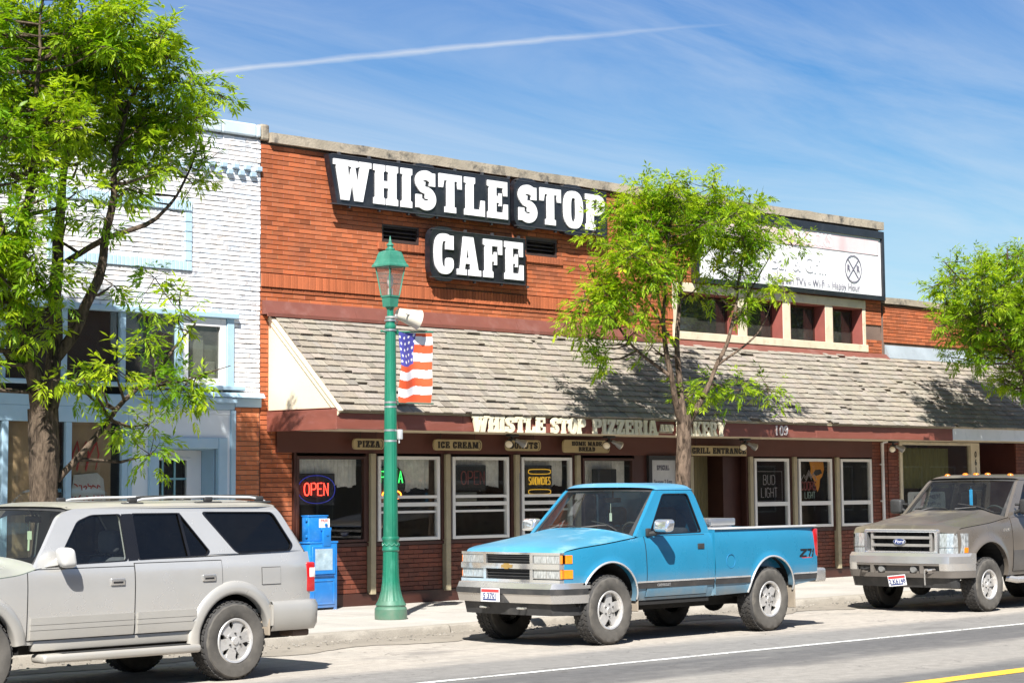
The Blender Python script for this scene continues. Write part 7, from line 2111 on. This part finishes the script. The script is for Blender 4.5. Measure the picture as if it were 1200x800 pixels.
    for s in (-1, 1):
        for (xa, xb, za) in ((.66, 1.99, 1.335), (2.0, 3.0, 1.35)):
            hole = lambda x: .54
            mb = MB(); B.side(mb, xa, xb, s, 14, z0=.56, z1=za, off=.008, lip=0, edge=.011); d = mb.build('door', [tan_paint], t, 40)
            mb = MB(); B.side(mb, xa-.008, xb+.008, s, 8, z0=.552, z1=za+.006, off=.003, lip=0, edge=.004); mb.build('door_gap', [seam_m], d)
            mb = MB(); B.side(mb, xa, xb, s, 8, z0=.56, z1=.86, off=.011, lip=0, edge=.011); mb.build('lower_panel', [tan_lower], d, 40)
            mb = MB(); y = s*(B.Y(xb-.14, 1.15)+.012); a, b = sorted((y, y+s*.02)); mb.rbox(xb-.20, xb-.06, a, b, 1.13, 1.19, .01, 2); mb.build('handle', [black_plastic], d, 40)
        mb = MB(); ya = s*.93; a, b = sorted((ya+s*.09, ya+s*.30)); mb.rbox(.78, .92, a, b, 1.38, 1.60, .04, 3); mb.tube([(.82, ya, 1.40), (.84, ya+s*.12, 1.45)], .025, 8); mb.tube([(.84, ya, 1.52), (.85, ya+s*.12, 1.52)], .018, 8)
        mb.build('mirror', [black_plastic], t, 50)
        # running board tube
        mb = MB(); mb.tube([(.62, s*.86, .46), (.72, s*.97, .43), (2.9, s*.97, .43), (3.0, s*.86, .46)], .05, 12); mb.build('running_board', [chrome_dull], t, 50)
    # box behind
    mb = MB()
    for s in (-1, 1):
        B.side(mb, 3.09, 5.10, s, 12); mb.grid(2, 4, lambda u, v: (lerp(3.09, 5.1, u), s*lerp(.935, .83, min(1, v*2)), 1.37 if v <= .5 else lerp(1.37, .85, (v-.5)*2)))
    mb.box(3.1, 5.1, -.83, .83, .83, .85); mb.grid(2, 2, lambda u, v: (3.09, (2*u-1)*.95, .5+.87*v)); mb.grid(2, 2, lambda u, v: (5.10, (2*u-1)*.95, .6+.77*v))
    mb.build('bed', [tan_paint], t, 40)
    mb = MB(); mb.rbox(5.10, 5.28, -.96, .96, .60, .80, .03, 3); mb.build('rear_bumper', [chrome_dull], t, 40)
    # nose
    gx = -.70
    def GY(y): return -.06*(1-(y/.97)**2)
    def strip(mb, ya, yb, za, zb_, d0, d1, n=6, mi=0):
        sweep4(mb, [[(gx+GY(a)-d1,a,za),(gx+GY(a)-d0,a,za),(gx+GY(a)-d0,a,zb_),(gx+GY(a)-d1,a,zb_)] for a in [lerp(ya, yb, i/n) for i in range(n+1)]], mi)
    def ring(mb, y0, y1, z0, z1, t_, d0, d1):
        P = roundpoly([(y0, z0), (y1, z0), (y1, z1), (y0, z1)], .05); Q = roundpoly([(y0+t_, z0+t_), (y1-t_, z0+t_), (y1-t_, z1-t_), (y0+t_, z1-t_)], .035)
        mb.prism([P, Q], lambda a, b, d: (gx+GY(a)-d, a, b), d0, d1)
    mb = MB(); ring(mb, -.62, .62, .825, 1.185, .045, -.06, .055); gr = mb.build('grille_frame', [chrome], t, 40)
    mb = MB()
    for z in (.935, 1.045): strip(mb, -.50, .50, z, z+.038, -.02, .045, 10)
    for s in (-1, 1): strip(mb, s*.50-.022, s*.50+.022, .872, 1.139, -.02, .03, 2)
    mb.build('grille_bar', [M('silver_grille_bar', (.45,.43,.40), .35, .6)], gr, 40)
    mb = MB(); strip(mb, -.575, .575, .87, 1.14, -.055, -.04, 8)
    for y in (-.3, -.1, .1, .3): strip(mb, y-.004, y+.004, .872, 1.138, -.04, -.01, 1)
    mb.build('grille_mesh', [seam_m], gr)
    mb = MB()
    ov = MB(); ov.prism([_arc(0, 1.005, .105, .048, 0, 355, 32)], lambda a, b, d: (gx+GY(0)-.046-d, a, b), 0, .016, 0); ov.prism([_arc(0, 1.005, .096, .040, 0, 355, 32)], lambda a, b, d: (gx+GY(0)-.046-d, a, b), .001, .018, 1)
    font_add(ov, 'Ford', .068, lambda a, b, d: (gx+GY(0)-.0645-d, -a, 1.005+b), .001, .0005, 1.2, .3, 2)
    ov.build('grille_badge', [chrome, M('oval_badge_blue', (.01,.03,.14), .3, coat=.5), plate_white], gr)
    for s in (-1, 1):
        # lamp that wraps round the corner
        mb = MB()
        path = [(gx+GY(.64)-.030, .64), (gx+GY(.75)-.026, .75), (gx+GY(.84)-.004, .84), (-.655, B.Y(-.66,1.0)+.012-.02), (-.58, B.Y(-.58,1.0)+.014), (-.50, B.Y(-.50,1.0)+.010)]
        for p, q in zip(path, path[1:]):
            mb.hexa([(p[0]-.01,s*p[1],.845),(q[0]-.01,s*q[1],.845),(q[0]+.05,s*(q[1]-.06),.845),(p[0]+.05,s*(p[1]-.03),.845),(p[0]+.012,s*p[1],1.125),(q[0]+.012,s*q[1],1.125),(q[0]+.06,s*(q[1]-.06),1.125),(p[0]+.06,s*(p[1]-.03),1.125)])
        hl = mb.build('headlight', [lens_clear], t, 35)
        mb = MB()
        for p, q in zip(path[4:], path[5:]): mb.hexa([(p[0]-.013,s*(p[1]+.004),.852),(q[0]-.013,s*(q[1]+.004),.852),(q[0]+.0,s*(q[1]-.02),.852),(p[0]+.0,s*(p[1]-.02),.852),(p[0]-.005,s*(p[1]+.004),.925),(q[0]-.005,s*(q[1]+.004),.925),(q[0]+.0,s*(q[1]-.02),.925),(p[0]+.0,s*(p[1]-.02),.925)])
        mb.build('turn_signal', [lens_amber], hl)
        mb = MB(); 
        for p, q in zip(path[:3], path[1:4]): mb.hexa([(p[0]-.012,s*p[1],.925),(q[0]-.012,s*q[1],.925),(q[0]+.0,s*q[1],.925),(p[0]+.0,s*p[1],.925),(p[0]-.011,s*p[1],.937),(q[0]-.011,s*q[1],.937),(q[0]+.0,s*q[1],.937),(p[0]+.0,s*p[1],.937)])
        mb.build('lamp_divider', [chrome_dull], hl)
    def bump(mb, z0, z1, f0, f1, d, yw=1.0, n=26, mi=0, ya=None, yb=None):
        def fx(y): q = abs(y)/1.0; return -.84-.085*(1-q**2)+(.0 if q < .80 else .30*((q-.80)/.20)**2)
        y0 = -yw if ya is None else ya; y1 = yw if yb is None else yb
        sweep4(mb, [[(fx(a)+f0,a,z0),(fx(a)+d,a,z0),(fx(a)+d,a,z1),(fx(a)+f1,a,z1)] for a in [y0+(y1-y0)*i/n for i in range(n+1)]], mi)
        return fx
    mb = MB(); bump(mb, .70, .80, -.01, 0, .16); bump(mb, .80, .845, 0, .05, .16); bump(mb, .60, .70, .005, -.01, .14, n=6, ya=-1.0, yb=-.70); bump(mb, .60, .70, .005, -.01, .14, n=6, ya=.70, yb=1.0)
    bp = mb.build('front_bumper', [chrome_dull], t, 30)
    mb = MB(); bump(mb, .50, .598, .03, .0, .14, n=8, ya=-1.0, yb=-.60); bump(mb, .50, .598, .03, .0, .14, n=8, ya=.60, yb=1.0); bump(mb, .50, .56, .02, .0, .14, n=8, ya=-.60, yb=.60)
    bump(mb, .67, .699, -.004, -.006, .10, n=10, ya=-.70, yb=.70); bump(mb, .561, .669, .06, .06, .10, n=10, ya=-.70, yb=.70)
    for y in (-.42, -.14, .14, .42): bump(mb, .561, .669, .0, -.004, .10, n=1, ya=y-.03 if abs(y) > .2 else y-.02, yb=y+.03 if abs(y) > .2 else y+.02) if abs(y) > .2 else None
    mb.build('bumper_insert', [M_bump_grey], bp, 30)
    for s in (-1, 1):
        mb = MB(); mb.lathe([(0,-.905),(.045,-.905),(.055,-.89),(.055,-.82)], (0, s*.27, .617), 'x', 18); mb.build('fog_lamp', [M('dull_fog_lens', (.25,.25,.24), .3, .3, coat=.5)], t, 40)
        mb = MB(); mb.tube([(-.84, s*.55-.06, .62), (-.93, s*.55-.05, .615), (-.95, s*.55, .61), (-.93, s*.55+.05, .615), (-.84, s*.55+.06, .62)], .016, 6); mb.build('tow_hook', [under_m if s > 0 else chrome_dull], t, 40)
    mb = MB(); mb.tube([(-.955,-.50,.62),(-.957,-.50,.52),(-.955,-.505,.40)], .011, 6); mb.build('chain', [chrome_dull], t)
    mb = MB(); bump(mb, .36, .495, .12, .07, .18, .88); mb.build('air_dam', [black_plastic], t, 30)
    p = plate(t, 0, 0, 0, txt='2 K6148'); p.location = (-.945, -.03, .455); p.rotation_euler = (rad(-6), rad(-8), 0)
    badge_text(t, 'fender_badge', 'F-350', .06, lambda a, b, d: (.50+a, -(B.Y(.5,1.16)+.004+d), 1.155+b), chrome_dull, 1.2, .2, .002)
    # underside
    mb = MB(); mb.box(-.62, 5.0, -.66, .66, .46, .66); mb.cyl((0,-.8,.37), (0,.8,.37), .06); mb.cyl((WB,-.8,.38), (WB,.8,.38), .065); mb.sphere((.0,.2,.37), .17, 12, 8)
    for (cx, cz, r) in arches:
        for s in (-1, 1):
            mb.grid(18, 1, lambda u, v: (cx-(r+.03)*cos(PI*u), s*lerp(.52, .93, v), cz-.02+(r+.03)*sin(PI*u)))
            mb.grid(18, 3, lambda u, v: (cx-(r+.03)*cos(PI*u)*v, s*.52, cz-.02+(r+.03)*sin(PI*u)*v))
    mb.build('underbody', [under_m], t)
    for x in (0, WB):
        for s in (-1, 1): wheel(t, x, s*.845, .385, .27, .215, s, 'eight' if x > 1 else 'star', .2)
    wiper(t, [(.52,-.10,1.455),(.64,-.30,1.475),(.66,-.38,1.475)], [(.58,-.72,1.41),(.68,-.38,1.49),(.70,-.05,1.53)])
    wiper(t, [(.53,.55,1.42),(.64,.45,1.455),(.66,.36,1.47)], [(.60,.10,1.46),(.67,.38,1.475),(.69,.70,1.455)])
tan_pickup()

# ================================================================== the other side of the street, which the glass reflects
def far_shop(x0, x1, h, col, label, seed, trim=(.3,.3,.3)):
    rr = random.Random(seed); yf = -9.0
    org = ((x0+x1)/2, yf, 0); t = thing('opposite_shop', label, 'building', org); O = -Vector(org)
    def P(mb, n, m, par=t):
        o = mb.build(n, m); o.data.transform(Matrix.Translation(O)); o.parent = par; return o
    wl = M('opposite_wall', col, .9, var=.15, vs=1.5)
    n = max(2, int((x1-x0)/2.6)); w_ = (x1-x0)/n
    holes = [(x0+w_*i+.3, x0+w_*(i+1)-.3, .7, 2.7) for i in range(n)]+[(x0+w_*i+.7, x0+w_*(i+1)-.7, 3.9, 5.2) for i in range(n) if h > 6]
    mb = MB(); backing(mb, x0, x1, 0, h, yf-.3, holes, 0, .3); mb.box(x0, x1, yf-9, yf-.6, 0, h-.4); P(mb, 'wall', [wl])
    mb = MB(); mb.rbox(x0, x1, yf-.35, yf+.12, h+.002, h+.25, .03, 1); P(mb, 'cornice', [M('opposite_cornice', trim, .8)])
    for a, b, c, d in holes:
        mb = MB()
        for q in ((a, a+.07, c, d), (b-.07, b, c, d), (a+.071, b-.071, c, c+.07), (a+.071, b-.071, d-.07, d)): mb.box(q[0], q[1], yf-.12, yf-.05, q[2], q[3])
        f = P(mb, 'window', [M_opp_frame]); mb = MB(); mb.box(a, b, yf-.10, yf-.09, c, d); P(mb, 'pane', [M_opp_glass], f)
M_opp_frame = M('opposite_window_frame', (.5,.48,.44), .5); M_opp_glass = M('opposite_dark_glass', (.02,.022,.025), .08)
far_shop(-8, 8, 7.2, (.30,.12,.08), 'two storey red brick shop across the street behind the viewer', 1)
far_shop(8.05, 22, 5.6, (.22,.19,.15), 'low tan shop across the street', 2)
far_shop(22.05, 40, 7.6, (.20,.09,.06), 'long two storey brown brick shop across the street', 3)
far_shop(40.05, 55, 6.2, (.16,.17,.15), 'grey painted shop across the street', 4)
far_shop(55.05, 78, 7.0, (.24,.12,.08), 'far two storey brick shop at the end of the opposite row', 5)
far_shop(78.05, 104, 6.4, (.17,.14,.11), 'far low brown shop at the end of the opposite row', 6)
far_shop(104.05, 140, 8.0, (.20,.10,.07), 'farthest tall brick shop of the opposite row', 7)
flat('opposite_sidewalk', -20, 140, -9, -6, .1, conc('opposite_concrete', (.45,.42,.37)))
